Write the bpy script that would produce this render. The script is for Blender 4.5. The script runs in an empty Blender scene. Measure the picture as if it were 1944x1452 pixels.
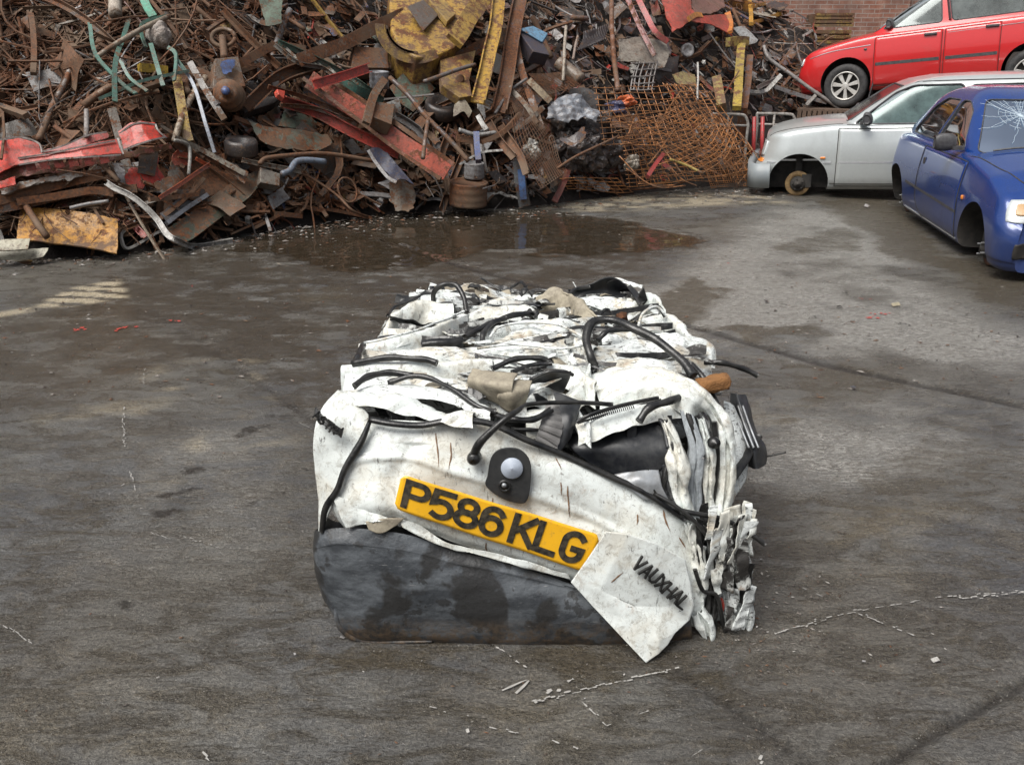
import bpy, bmesh, math, random
import numpy as np
from mathutils import Vector, Matrix
R = math.radians
sc = bpy.context.scene
C = sc.collection

# ---------------------------------------------------------------- camera, sky, sun, exposure
FPX, CAMH, PITCH = 1630.0, 1.5, R(21.0)          # focal length in photo pixels, eye height (m), downward tilt
cam_d = bpy.data.cameras.new("camera")
cam_d.lens = 36.0 * FPX / 1944.0
cam_d.clip_end = 2000
cam = bpy.data.objects.new("camera", cam_d); C.objects.link(cam)
cam.location = (0, 0, CAMH); cam.rotation_euler = (R(90) - PITCH, 0, 0)
sc.camera = cam

SUN_EL, SUN_AZ = R(58), R(226)                   # azimuth clockwise from +Y
w = bpy.data.worlds.new("World"); sc.world = w; w.use_nodes = True
nt = w.node_tree; nt.nodes.clear()
sky = nt.nodes.new("ShaderNodeTexSky"); sky.sky_type = 'NISHITA'; sky.sun_disc = False
sky.sun_elevation = SUN_EL; sky.sun_rotation = SUN_AZ
sky.air_density = 1.0; sky.dust_density = 4.0; sky.ozone_density = 1.0
hs = nt.nodes.new("ShaderNodeHueSaturation"); hs.inputs['Saturation'].default_value = 0.32
bg = nt.nodes.new("ShaderNodeBackground"); bg.inputs['Strength'].default_value = 0.085
wo = nt.nodes.new("ShaderNodeOutputWorld")
nt.links.new(sky.outputs[0], hs.inputs['Color']); nt.links.new(hs.outputs[0], bg.inputs[0]); nt.links.new(bg.outputs[0], wo.inputs[0])
sun_d = bpy.data.lights.new("sun", 'SUN'); sun_d.energy = 2.3; sun_d.angle = R(38); sun_d.color = (1, .97, .92)
sun = bpy.data.objects.new("sun", sun_d); C.objects.link(sun)
sdir = Vector((math.sin(SUN_AZ) * math.cos(SUN_EL), math.cos(SUN_AZ) * math.cos(SUN_EL), math.sin(SUN_EL)))
sun.rotation_euler = sdir.to_track_quat('Z', 'Y').to_euler()
sc.view_settings.view_transform = 'Standard'; sc.view_settings.look = 'None'
sc.view_settings.exposure = 0.80; sc.view_settings.gamma = 1.0
sc.cycles.max_bounces = 6; sc.cycles.transparent_max_bounces = 8; sc.cycles.use_denoising = True
sc.cycles.sample_clamp_indirect = 4.0

# ---------------------------------------------------------------- measuring: photo pixel -> world point
def ray(px, py):
    u = (px - 972.0) / FPX; v = (726.0 - py) / FPX
    return np.array([u, math.cos(PITCH) + v * math.sin(PITCH), -math.sin(PITCH) + v * math.cos(PITCH)])
CAMP = np.array([0, 0, CAMH])
def atY(px, py, Y):
    d = ray(px, py); return CAMP + d * (Y / d[1])
def atZ(px, py, z=0.0):
    d = ray(px, py); return CAMP + d * ((z - CAMH) / d[2])

# ---------------------------------------------------------------- numeric noise
def _hash(ix, iy, iz, seed):
    h = (ix * 374761393 + iy * 668265263 + iz * 2147483647 + seed * 974634777) & 0xFFFFFFFF
    h = ((h ^ (h >> 13)) * 1274126177) & 0xFFFFFFFF
    return ((h ^ (h >> 16)) & 0xFFFF) / 65535.0
def vnoise(P, scale=1.0, seed=0):
    P = np.asarray(P, float) * scale
    if P.shape[-1] == 2: P = np.concatenate([P, np.zeros(P.shape[:-1] + (1,))], -1)
    i = np.floor(P).astype(np.int64); f = P - i; f = f * f * (3 - 2 * f)
    out = 0
    for dx in (0, 1):
        for dy in (0, 1):
            for dz in (0, 1):
                wgt = (f[..., 0] if dx else 1 - f[..., 0]) * (f[..., 1] if dy else 1 - f[..., 1]) * (f[..., 2] if dz else 1 - f[..., 2])
                out = out + wgt * _hash(i[..., 0] + dx, i[..., 1] + dy, i[..., 2] + dz, seed)
    return out * 2 - 1
def fbm(P, scale=1.0, seed=0, oct=4, gain=.5):
    s, a, t = 0, 1.0, 0
    for k in range(oct):
        s = s + a * vnoise(P, scale * 2 ** k, seed + k * 17); t += a; a *= gain
    return s / t
def tri(x):
    return np.abs((x % 2.0) - 1.0) * 2 - 1
def fold(P, scale=1.0, seed=0, n=5, warp=.14):
    """sheet-metal creases: sum of warped triangle waves"""
    P = np.asarray(P, float)
    rg = np.random.RandomState(seed)
    W = np.stack([vnoise(P, scale * .6, seed + 5), vnoise(P, scale * .6, seed + 6), vnoise(P, scale * .6, seed + 7)], -1) * warp / scale
    Q = P + W; s, t, f, a = 0, 0, scale, 1.0
    for k in range(n):
        d = rg.normal(size=3); d /= np.linalg.norm(d)
        s = s + a * tri((Q @ d) * f + rg.rand() * 2); t += a
        f *= 1.45; a *= .68
    return s / t

# ---------------------------------------------------------------- objects
def props(o, label=None, cat=None, group=None, kind=None):
    if label: o['label'] = label
    if cat: o['category'] = cat
    if group: o['group'] = group
    if kind: o['kind'] = kind
    return o
def empty(name, loc, label=None, cat=None, group=None, rz=0):
    o = bpy.data.objects.new(name, None); C.objects.link(o); o.empty_display_size = .1
    o.location = tuple(loc); o.rotation_euler = (0, 0, rz)
    return props(o, label, cat, group)
class MB:
    """collects pieces of one mesh"""
    def __init__(s): s.v, s.f, s.c, s.m, s.n = [], [], [], [], 0
    def add(s, verts, faces, col=(.5, .5, .5, .3), mat=0):
        verts = np.asarray(verts, float).reshape(-1, 3)
        s.v.append(verts)
        for f in faces: s.f.append(tuple(int(i) + s.n for i in f))
        if len(np.shape(col)) == 1: col = np.tile(np.array(col, float), (len(verts), 1))
        s.c.append(col); s.m += [mat] * len(faces); s.n += len(verts)
        return s
    def mesh(s, name, mats, smooth=False, origin=None):
        V = np.concatenate(s.v) if s.v else np.zeros((0, 3))
        if origin is not None: V = V - np.asarray(origin, float)
        me = bpy.data.meshes.new(name)
        me.from_pydata(V.tolist(), [], s.f)
        ca = me.color_attributes.new("Col", 'FLOAT_COLOR', 'POINT')
        ca.data.foreach_set("color", np.concatenate(s.c).astype(np.float32).ravel())
        for m in (mats if isinstance(mats, (list, tuple)) else [mats]): me.materials.append(m)
        me.polygons.foreach_set("material_index", s.m)
        if smooth: me.polygons.foreach_set("use_smooth", [True] * len(me.polygons))
        me.update()
        return me
    def build(s, name, mats, parent=None, smooth=False, local=False, origin=None):
        if parent is None and origin is None and not local:
            V = np.concatenate(s.v); origin = [V[:, 0].mean(), V[:, 1].mean(), V[:, 2].min()]
        if parent is not None and not local:
            root = parent
            while root.parent: root = root.parent
            me = s.mesh(name, mats, smooth, root.location)
        else:
            me = s.mesh(name, mats, smooth, origin)
        o = bpy.data.objects.new(name, me); C.objects.link(o)
        if parent is not None: o.parent = parent
        elif origin is not None: o.location = tuple(origin)
        return o
def mod(o, t, **k):
    m = o.modifiers.new(t.lower(), t)
    for a, b in k.items(): setattr(m, a, b)
    return m
def solid(o, th=.003, off=-1):
    return mod(o, 'SOLIDIFY', thickness=th, offset=off)
def grid_faces(nu, nv, cu=False, cv=False):
    F = []
    for i in range(nu if cu else nu - 1):
        for j in range(nv if cv else nv - 1):
            a, b = i, (i + 1) % nu; c, d = j, (j + 1) % nv
            F.append((a * nv + c, b * nv + c, b * nv + d, a * nv + d))
    return F
def catmull(P, n):
    P = np.asarray(P, float); m = len(P)
    if m == 2: return P[0] + (P[1] - P[0]) * np.linspace(0, 1, n)[:, None]
    E = np.vstack([2 * P[0] - P[1], P, 2 * P[-1] - P[-2]])
    T = np.linspace(0, m - 1, n); out = []
    for t in T:
        i = min(int(t), m - 2); f = t - i
        a, b, c, d = E[i], E[i + 1], E[i + 2], E[i + 3]
        out.append(.5 * ((2 * b) + (-a + c) * f + (2 * a - 5 * b + 4 * c - d) * f * f + (-a + 3 * b - 3 * c + d) * f ** 3))
    return np.array(out)
def frames(P, up=(0, 0, 1)):
    P = np.asarray(P, float)
    T = np.gradient(P, axis=0); T /= np.linalg.norm(T, axis=1)[:, None] + 1e-9
    up = np.asarray(up, float); N = []; last = up - T[0] * (up @ T[0])
    if np.linalg.norm(last) < 1e-3: last = np.array([1., .2, 0]) - T[0] * (np.array([1., .2, 0]) @ T[0])
    for t in T:
        last = last - t * (last @ t); last = last / (np.linalg.norm(last) + 1e-9); N.append(last)
    N = np.array(N); B = np.cross(T, N)
    return T, N, B
def sweep(mb, P, prof, col=(.5, .5, .5, .3), up=(0, 0, 1), roll=0., closed=True, mat=0, taper=None, cap=True, n=None):
    """sweep a 2-D profile (x along B, y along N) down the path P"""
    if n: P = catmull(P, n)
    P = np.asarray(P, float); T, N, B = frames(P, up)
    prof = np.asarray(prof, float)
    cr, sr = math.cos(roll), math.sin(roll)
    pr = np.stack([prof[:, 0] * cr - prof[:, 1] * sr, prof[:, 0] * sr + prof[:, 1] * cr], 1)
    k = len(pr); tp = np.ones(len(P)) if taper is None else np.interp(np.linspace(0, 1, len(P)), np.linspace(0, 1, len(taper)), taper)
    V = P[:, None, :] + (pr[None, :, 0:1] * B[:, None, :] + pr[None, :, 1:2] * N[:, None, :]) * tp[:, None, None]
    F = grid_faces(len(P), k, False, closed)
    if cap and closed: F += [tuple(range(k))[::-1], tuple((len(P) - 1) * k + i for i in range(k))]
    mb.add(V.reshape(-1, 3), F, col, mat)
    return mb
def circ(r, n=8, flat=1.0):
    a = np.linspace(0, 2 * math.pi, n, endpoint=False); return np.stack([np.cos(a) * r, np.sin(a) * r * flat], 1)
def rect(w, h): return np.array([(-w / 2, -h / 2), (w / 2, -h / 2), (w / 2, h / 2), (-w / 2, h / 2)])
def lsec(w, h, t): return np.array([(0, 0), (w, 0), (w, t), (t, t), (t, h), (0, h)])
def usec(w, h, t): return np.array([(-w / 2, 0), (w / 2, 0), (w / 2, h), (w / 2 - t, h), (w / 2 - t, t), (-w / 2 + t, t), (-w / 2 + t, h), (-w / 2, h)])
def isec(w, h, t):
    return np.array([(-w / 2, -h / 2), (w / 2, -h / 2), (w / 2, -h / 2 + t), (t / 2, -h / 2 + t), (t / 2, h / 2 - t), (w / 2, h / 2 - t),
                     (w / 2, h / 2), (-w / 2, h / 2), (-w / 2, h / 2 - t), (-t / 2, h / 2 - t), (-t / 2, -h / 2 + t), (-w / 2, -h / 2 + t)])
def patch(ctrl, nu, nv, amp=0., scale=6., seed=0, n=5, fine=0., lift=None, jag=0., lin=False):
    """control net (rows of 3-D points) -> dense creased surface, vertices (nu, nv, 3)"""
    cm = (lambda P_, n_: np.stack([np.interp(np.linspace(0, len(P_) - 1, n_), np.arange(len(P_)), np.asarray(P_)[:, k]) for k in range(3)], 1)) if lin else catmull
    A = np.array([cm(r, nv) for r in ctrl])
    G = np.array([cm(A[:, j], nu) for j in range(nv)]).transpose(1, 0, 2)
    du = np.gradient(G, axis=0); dv = np.gradient(G, axis=1)
    if jag:
        e = vnoise(G.reshape(-1, 3), 28, seed + 90).reshape(nu, nv) * jag
        U = np.linspace(-1, 1, nu)[:, None] ** 15; Vv = np.linspace(-1, 1, nv)[None, :] ** 15
        lu = np.linalg.norm(du, axis=2) + 1e-9; lv = np.linalg.norm(dv, axis=2) + 1e-9
        G = G + du / lu[..., None] * (U * e)[..., None] + dv / lv[..., None] * (Vv * e)[..., None]
    Nn = np.cross(du, dv); Nn /= np.linalg.norm(Nn, axis=2)[..., None] + 1e-9
    h = 0
    if amp: h = h + amp * fold(G.reshape(-1, 3), scale, seed, n).reshape(nu, nv)
    if fine: h = h + fine * fbm(G.reshape(-1, 3), scale * 5, seed + 3).reshape(nu, nv)
    if lift is not None: h = h + lift(np.linspace(0, 1, nu)[:, None], np.linspace(0, 1, nv)[None, :])
    if np.ndim(h): G = G + Nn * h[..., None]
    return G
def lathe(mb, c, axis, prof, n=20, col=(.5, .5, .5, .3), mat=0, cap=True):
    """prof: (radius, height along axis)"""
    ax = Vector(axis).normalized(); q = ax.to_track_quat('Z', 'Y').to_matrix()
    a = np.linspace(0, 2 * math.pi, n, endpoint=False); V = []
    for r, h in prof:
        for t in a: V.append(np.array(q @ Vector((r * math.cos(t), r * math.sin(t), h))) + c)
    F = grid_faces(len(prof), n, False, True)
    if cap: F += [tuple(range(n))[::-1], tuple((len(prof) - 1) * n + i for i in range(n))]
    mb.add(V, F, col, mat); return mb
def box(mb, c, s, rot=None, col=(.5, .5, .5, .3), mat=0):
    V = np.array([(x, y, z) for x in (-.5, .5) for y in (-.5, .5) for z in (-.5, .5)]) * np.array(s)
    if rot is not None: V = V @ np.array(rot).T
    mb.add(V + np.array(c), [(0, 1, 3, 2), (4, 6, 7, 5), (0, 4, 5, 1), (2, 3, 7, 6), (0, 2, 6, 4), (1, 5, 7, 3)], col, mat); return mb
def eul(x, y, z): return np.array(Matrix.Rotation(z, 3, 'Z') @ Matrix.Rotation(y, 3, 'Y') @ Matrix.Rotation(x, 3, 'X'))
def prism(mb, P, d, col=(.5, .5, .5, .3), mat=0):
    """polygon P (3-D) extruded by vector d"""
    P = np.asarray(P, float); k = len(P); d = np.asarray(d, float)
    mb.add(np.vstack([P, P + d]), [tuple(range(k)), tuple(range(2 * k - 1, k - 1, -1))] + [((i + 1) % k, i, i + k, (i + 1) % k + k) for i in range(k)], col, mat)
    return mb

# ---------------------------------------------------------------- materials
class NT:
    def __init__(s, name):
        s.m = bpy.data.materials.new(name); s.m.use_nodes = True; s.t = s.m.node_tree; s.t.nodes.clear()
        s.out = s.t.nodes.new("ShaderNodeOutputMaterial")
    def n(s, typ, **k):
        nd = s.t.nodes.new("ShaderNode" + typ)
        for a, b in k.items():
            if a.startswith('i_'):
                key = a[2:].replace('_', ' ')
                s.put(nd.inputs[key], b)
            elif a[0] == 'x' and a[1:].isdigit(): s.put(nd.inputs[int(a[1:])], b)
            else: setattr(nd, a, b)
        return nd
    def put(s, inp, v):
        if isinstance(v, bpy.types.NodeSocket): s.t.links.new(v, inp)
        elif isinstance(v, bpy.types.Node): s.t.links.new(v.outputs[0], inp)
        else:
            if isinstance(v, tuple) and len(v) == 3 and inp.type == 'RGBA': v = v + (1,)
            inp.default_value = v
    def obj(s): return s.n('TexCoord').outputs['Object']
    def noise(s, vec, scale, detail=4, rough=.55, dist=0.):
        return s.n('TexNoise', i_Vector=vec, i_Scale=float(scale), i_Detail=float(detail), i_Roughness=float(rough), i_Distortion=float(dist)).outputs[0]
    def ramp(s, v, a, b, lo=0., hi=1.):
        return s.n('MapRange', x0=v, x1=float(a), x2=float(b), x3=float(lo), x4=float(hi)).outputs[0]
    def mix(s, f, a, b, mode='MIX'):
        nd = s.t.nodes.new("ShaderNodeMix"); nd.data_type = 'RGBA'; nd.blend_type = mode
        s.put(nd.inputs[0], f); s.put(nd.inputs[6], a); s.put(nd.inputs[7], b); return nd.outputs[2]
    def math(s, op, a, b=0.): return s.n('Math', operation=op, x0=a, x1=b).outputs[0]
    def mapping(s, v, sc_=(1, 1, 1), rot=(0, 0, 0)): return s.n('Mapping', i_Vector=v, i_Scale=sc_, i_Rotation=rot).outputs[0]
    def pbr(s, col, rough=.5, metal=0., bump=None, bs=.3, bd=.01, spec=.5, coat=0.):
        p = s.n('BsdfPrincipled'); s.put(p.inputs['Base Color'], col); s.put(p.inputs['Roughness'], rough); s.put(p.inputs['Metallic'], metal)
        p.inputs['Specular IOR Level'].default_value = spec; s.put(p.inputs['Coat Weight'], coat); p.inputs['Coat Roughness'].default_value = .06
        if bump is not None:
            b = s.n('Bump', i_Height=bump, i_Strength=float(bs), i_Distance=float(bd)); s.t.links.new(b.outputs[0], p.inputs['Normal'])
        s.t.links.new(p.outputs[0], s.out.inputs[0]); return s.m

def scrap_material():
    """painted or bare steel: paint colour and amount of rust come from the piece itself"""
    s = NT("scrap_metal"); co = s.obj()
    at = s.n('Attribute', attribute_name="Col")
    n1 = s.noise(co, 9, 6, .65); n2 = s.noise(co, 45, 5, .7); n3 = s.noise(co, 2.5, 3); n4 = s.noise(co, 160, 2)
    rustc = s.mix(s.ramp(n2, .35, .7), (.035, .016, .008), (.24, .085, .025))
    rustc = s.mix(s.ramp(n3, .4, .65), rustc, s.mix(n4, (.10, .060, .035), (.20, .14, .09)))
    thr = s.math('ADD', s.math('ADD', s.math('MULTIPLY', at.outputs['Alpha'], 1.2), .05), s.math('MULTIPLY', s.math('SUBTRACT', n1, .5), 2.2))
    thr = s.math('ADD', thr, s.math('MULTIPLY', s.math('SUBTRACT', n2, .5), .9))
    f = s.ramp(thr, .45, .62)
    pc = s.mix(.5, at.outputs['Color'], s.mix(n2, (.55, .55, .55), (1.35, 1.35, 1.35)), 'MULTIPLY')
    pc = s.mix(s.ramp(n3, .4, .7, .1, .6), pc, (.075, .062, .05)); n5 = s.noise(co, 28, 6, .8, .5)
    pc = s.mix(s.ramp(n5, .46, .62, 0, .75), pc, (.085, .055, .038)); pc = s.mix(s.ramp(n4, .60, .72, 0, .5), pc, (.30, .29, .27))
    col = s.mix(f, pc, rustc)
    col = s.mix(1.0, col, (.82, .80, .80), 'MULTIPLY')
    return s.pbr(col, s.math('ADD', .42, s.math('MULTIPLY', f, .38)), 0., s.math('ADD', n2, s.math('MULTIPLY', f, .5)), .5, .006)
def simple(name, c, rough=.5, var=.25, scale=14, metal=0., bs=.25, dust=None, dustamt=.3, coat=0., spec=.5, bd=.004):
    s = NT(name); co = s.obj(); n1 = s.noise(co, scale, 5, .6); n2 = s.noise(co, scale * 6, 3, .6)
    a = tuple(x * (1 - var) for x in c); b = tuple(min(1, x * (1 + var)) for x in c)
    col = s.mix(n1, a, b)
    if dust: col = s.mix(s.ramp(s.math('ADD', n1, s.math('MULTIPLY', n2, .4)), .55, .85, 0, dustamt), col, dust)
    return s.pbr(col, s.ramp(n2, .3, .7, rough * .85, min(1, rough * 1.15)), metal, n2, bs, bd, spec, coat)
M = {}
M['scrap'] = scrap_material()
def white_paint():
    s = NT("white_car_paint"); co = s.obj()
    n1 = s.noise(co, 6, 5, .6, .4); n2 = s.noise(co, 60, 4, .7); n3 = s.noise(s.mapping(co, (14, 14, 2.2)), 6, 5, .75, 1.2); n4 = s.noise(co, 22, 5, .7, .8)
    base = s.mix(n1, (.62, .67, .66), (.73, .75, .71))
    sp = s.ramp(s.noise(co, 34, 6, .85, .6), .49, .62, 0, .85); base = s.mix(s.math('MULTIPLY', sp, s.ramp(n1, .35, .6, .35, 1)), base, (.25, .235, .20))
    base = s.mix(s.ramp(n1, .48, .62, 0, .5), base, (.52, .48, .39))                       # yellowed road film
    base = s.mix(s.ramp(n3, .60, .68, 0, .9), base, (.09, .085, .08))                    # scuffs down to primer
    base = s.mix(s.ramp(n4, .63, .70, 0, .8), base, (.16, .14, .12))
    vo = s.t.nodes.new("ShaderNodeTexVoronoi"); vo.feature = 'DISTANCE_TO_EDGE'; vo.inputs['Scale'].default_value = 13
    s.put(vo.inputs['Vector'], s.n('VectorMath', operation='ADD', x0=co, x1=s.n('VectorMath', operation='SCALE', x0=s.n('TexNoise', i_Vector=co, i_Scale=9.0).outputs[1], i_Scale=.12).outputs[0]).outputs[0])
    crease_shade = s.math('MULTIPLY', s.ramp(vo.outputs[0], 0, .035, 1, 0), s.ramp(n1, .50, .60))
    base = s.mix(s.math('MULTIPLY', crease_shade, .12), base, (.08, .075, .07))  # faint crease lines, cavity shade put into the paint colour
    rr = s.math('MULTIPLY', s.ramp(s.noise(co, 4.3, 3), .60, .70), s.ramp(n2, .46, .62))
    base = s.mix(s.math('MULTIPLY', rr, .8), base, (.27, .14, .055))                       # rust blooms
    base = s.mix(s.ramp(n2, .66, .73, 0, .8), base, (.14, .12, .10))
    return s.pbr(base, s.ramp(n4, .3, .7, .18, .42), 0., s.math('ADD', s.math('MULTIPLY', n2, .5), n4), .35, .004)
M['white'] = white_paint()
def dirty_shaded_white():
    s = NT("torn_painted_steel"); co = s.obj()
    n1 = s.noise(co, 8, 6, .65, .8); n2 = s.noise(co, 70, 4, .75); n3 = s.noise(s.mapping(co, (4, 16, 16)), 5, 5, .75, 1.5)
    base = s.mix(n2, (.56, .60, .59), (.74, .76, .74))
    base = s.mix(s.ramp(n1, .50, .60, 0, .8), base, (.42, .37, .28))
    base = s.mix(s.ramp(n3, .53, .62, 0, .92), base, (.06, .058, .055))  # dark streaks paint the shade of creases and gaps
    vo = s.t.nodes.new("ShaderNodeTexVoronoi"); vo.feature = 'DISTANCE_TO_EDGE'; vo.inputs['Scale'].default_value = 17
    s.put(vo.inputs['Vector'], s.n('VectorMath', operation='ADD', x0=s.mapping(co, (1, 2.2, 1)), x1=s.n('VectorMath', operation='SCALE', x0=s.n('TexNoise', i_Vector=co, i_Scale=11.0).outputs[1], i_Scale=.16).outputs[0]).outputs[0])
    base = s.mix(s.math('MULTIPLY', s.ramp(vo.outputs[0], 0, .05, 1, 0), s.ramp(n3, .46, .60, 0, .55)), base, (.045, .042, .04))  # thin dark lines imitate shade inside the creases
    base = s.mix(s.math('MULTIPLY', s.ramp(n1, .62, .7), .7), base, (.26, .12, .05))
    base = s.mix(s.ramp(n2, .62, .7, 0, .85), base, (.10, .09, .08))
    return s.pbr(base, s.ramp(n3, .4, .6, .24, .5), 0., s.math('ADD', s.math('MULTIPLY', n2, .5), n1), .35, .004)
M['torn'] = dirty_shaded_white()
def gap_shade_steel():
    s = NT("crushed_shade_steel"); co = s.obj(); n1 = s.noise(co, 9, 6, .7, 1.0); n2 = s.noise(co, 50, 4, .7)
    c = s.mix(n2, (.010, .0095, .009), (.05, .046, .042)); c = s.mix(s.ramp(n1, .50, .56), c, (.42, .43, .41)); c = s.mix(s.ramp(n1, .60, .66, 0, .6), c, (.16, .10, .06))  # near-black base puts the shade of the gaps into the colour
    return s.pbr(c, .5, 0., n2, .5, .006)
M['inner'] = gap_shade_steel()
M['rubber'] = simple("black_rubber", (.006, .0065, .0075), .34, .4, 20, dust=(.09, .085, .075), dustamt=.28)
M['plastic'] = simple("dark_plastic", (.011, .0125, .016), .40, .3, 9, dust=(.09, .09, .085), dustamt=.4)
def bumper_mat():
    s = NT("scuffed_bumper_plastic"); co = s.obj()
    n1 = s.noise(co, 5.5, 4, .5, .3); n2 = s.noise(co, 40, 5, .7); n3 = s.noise(co, 16, 4, .6); n4 = s.noise(s.mapping(co, (2, 3, 6)), 3, 6, .7)
    c = s.mix(n2, (.022, .025, .030), (.052, .058, .064))
    c = s.mix(s.ramp(n4, .42, .68, 0, .75), c, (.15, .165, .18))
    sc1 = s.noise(s.mapping(co, (3, 3, 30), (0, R(12), 0)), 7, 3, .8); c = s.mix(s.ramp(sc1, .66, .70, 0, .6), c, (.25, .25, .25))
    c = s.mix(s.ramp(n1, .51, .55, 0, .85), c, (.022, .021, .020))
    c = s.mix(s.ramp(n3, .58, .61, 0, .8), c, (.025, .025, .025))
    z = s.n('SeparateXYZ', x0=co).outputs[2]
    c = s.mix(s.math('MULTIPLY', s.ramp(z, .10, .02), s.ramp(n2, .4, .6)), c, (.10, .07, .045))
    return s.pbr(c, s.ramp(n1, .4, .6, .5, .36), 0., s.math('ADD', n2, n3), .6, .005)
M['bumper'] = bumper_mat()
def _pl():
    s = NT('number_plate_yellow'); co = s.obj(); n1 = s.noise(co, 12, 5, .6); n2 = s.noise(s.mapping(co, (1, 1, 1), (0, R(40), 0)), 60, 6, .8, 2.0); n3 = s.noise(co, 35, 5, .75)
    c = s.mix(n1, (.76, .38, .012), (.84, .46, .02)); c = s.mix(s.ramp(n3, .54, .66, 0, .5), c, (.48, .27, .05)); c = s.mix(s.ramp(n2, .62, .68, 0, .7), c, (.20, .12, .04))
    return s.pbr(c, .34, 0., n3, .1, .002)
M['plate'] = _pl() if True else simple("number_plate_yellow", (.86, .50, .02), .35, .10, 12, dust=(.35, .2, .05), dustamt=.45, bs=.1)
M['letter'] = simple("number_plate_black", (.012, .012, .012), .4, .3, 60, dust=(.25, .2, .12), dustamt=.25)
M['grey'] = simple("dull_grey_metal", (.32, .34, .36), .45, .3, 10, metal=.3, dust=(.12, .10, .08), dustamt=.6)
M['disc'] = simple("pale_lens", (.42, .47, .55), .3, .2, 80, dust=(.2, .22, .25), dustamt=.3)
M['beige'] = simple("beige_underseal", (.36, .32, .24), .7, .3, 25, dust=(.12, .10, .08), dustamt=.6)
M['foam'] = simple("orange_foam", (.24, .11, .035), .9, .4, 40, bs=.8, bd=.01)
M['glassbits'] = simple("glass_grit", (.35, .38, .40), .3, .6, 120, bs=.8)
# ---------------------------------------------------------------- yard ground
def seg_dist(X, Y, pts):
    D = np.full(X.shape, 1e9)
    for (ax, ay), (bx, by) in zip(pts[:-1], pts[1:]):
        dx, dy = bx - ax, by - ay; t = np.clip(((X - ax) * dx + (Y - ay) * dy) / (dx * dx + dy * dy), 0, 1)
        D = np.minimum(D, np.hypot(X - ax - t * dx, Y - ay - t * dy))
    return D
def gp(*pp): return [tuple(atZ(x, y)[:2]) for x, y in pp]
def in_poly(X, Y, pts):
    ins = np.zeros(X.shape, bool); n = len(pts)
    for i in range(n):
        (x1, y1), (x2, y2) = pts[i], pts[(i + 1) % n]
        c = ((y1 > Y) != (y2 > Y)) & (X < (x2 - x1) * (Y - y1) / (y2 - y1 + 1e-12) + x1); ins ^= c
    return ins
def poly_soft(X, Y, pts, soft):
    d = seg_dist(X, Y, pts + [pts[0]]); s = np.where(in_poly(X, Y, pts), d, -d)
    return np.clip(.5 + s / (2 * soft), 0, 1)
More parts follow.
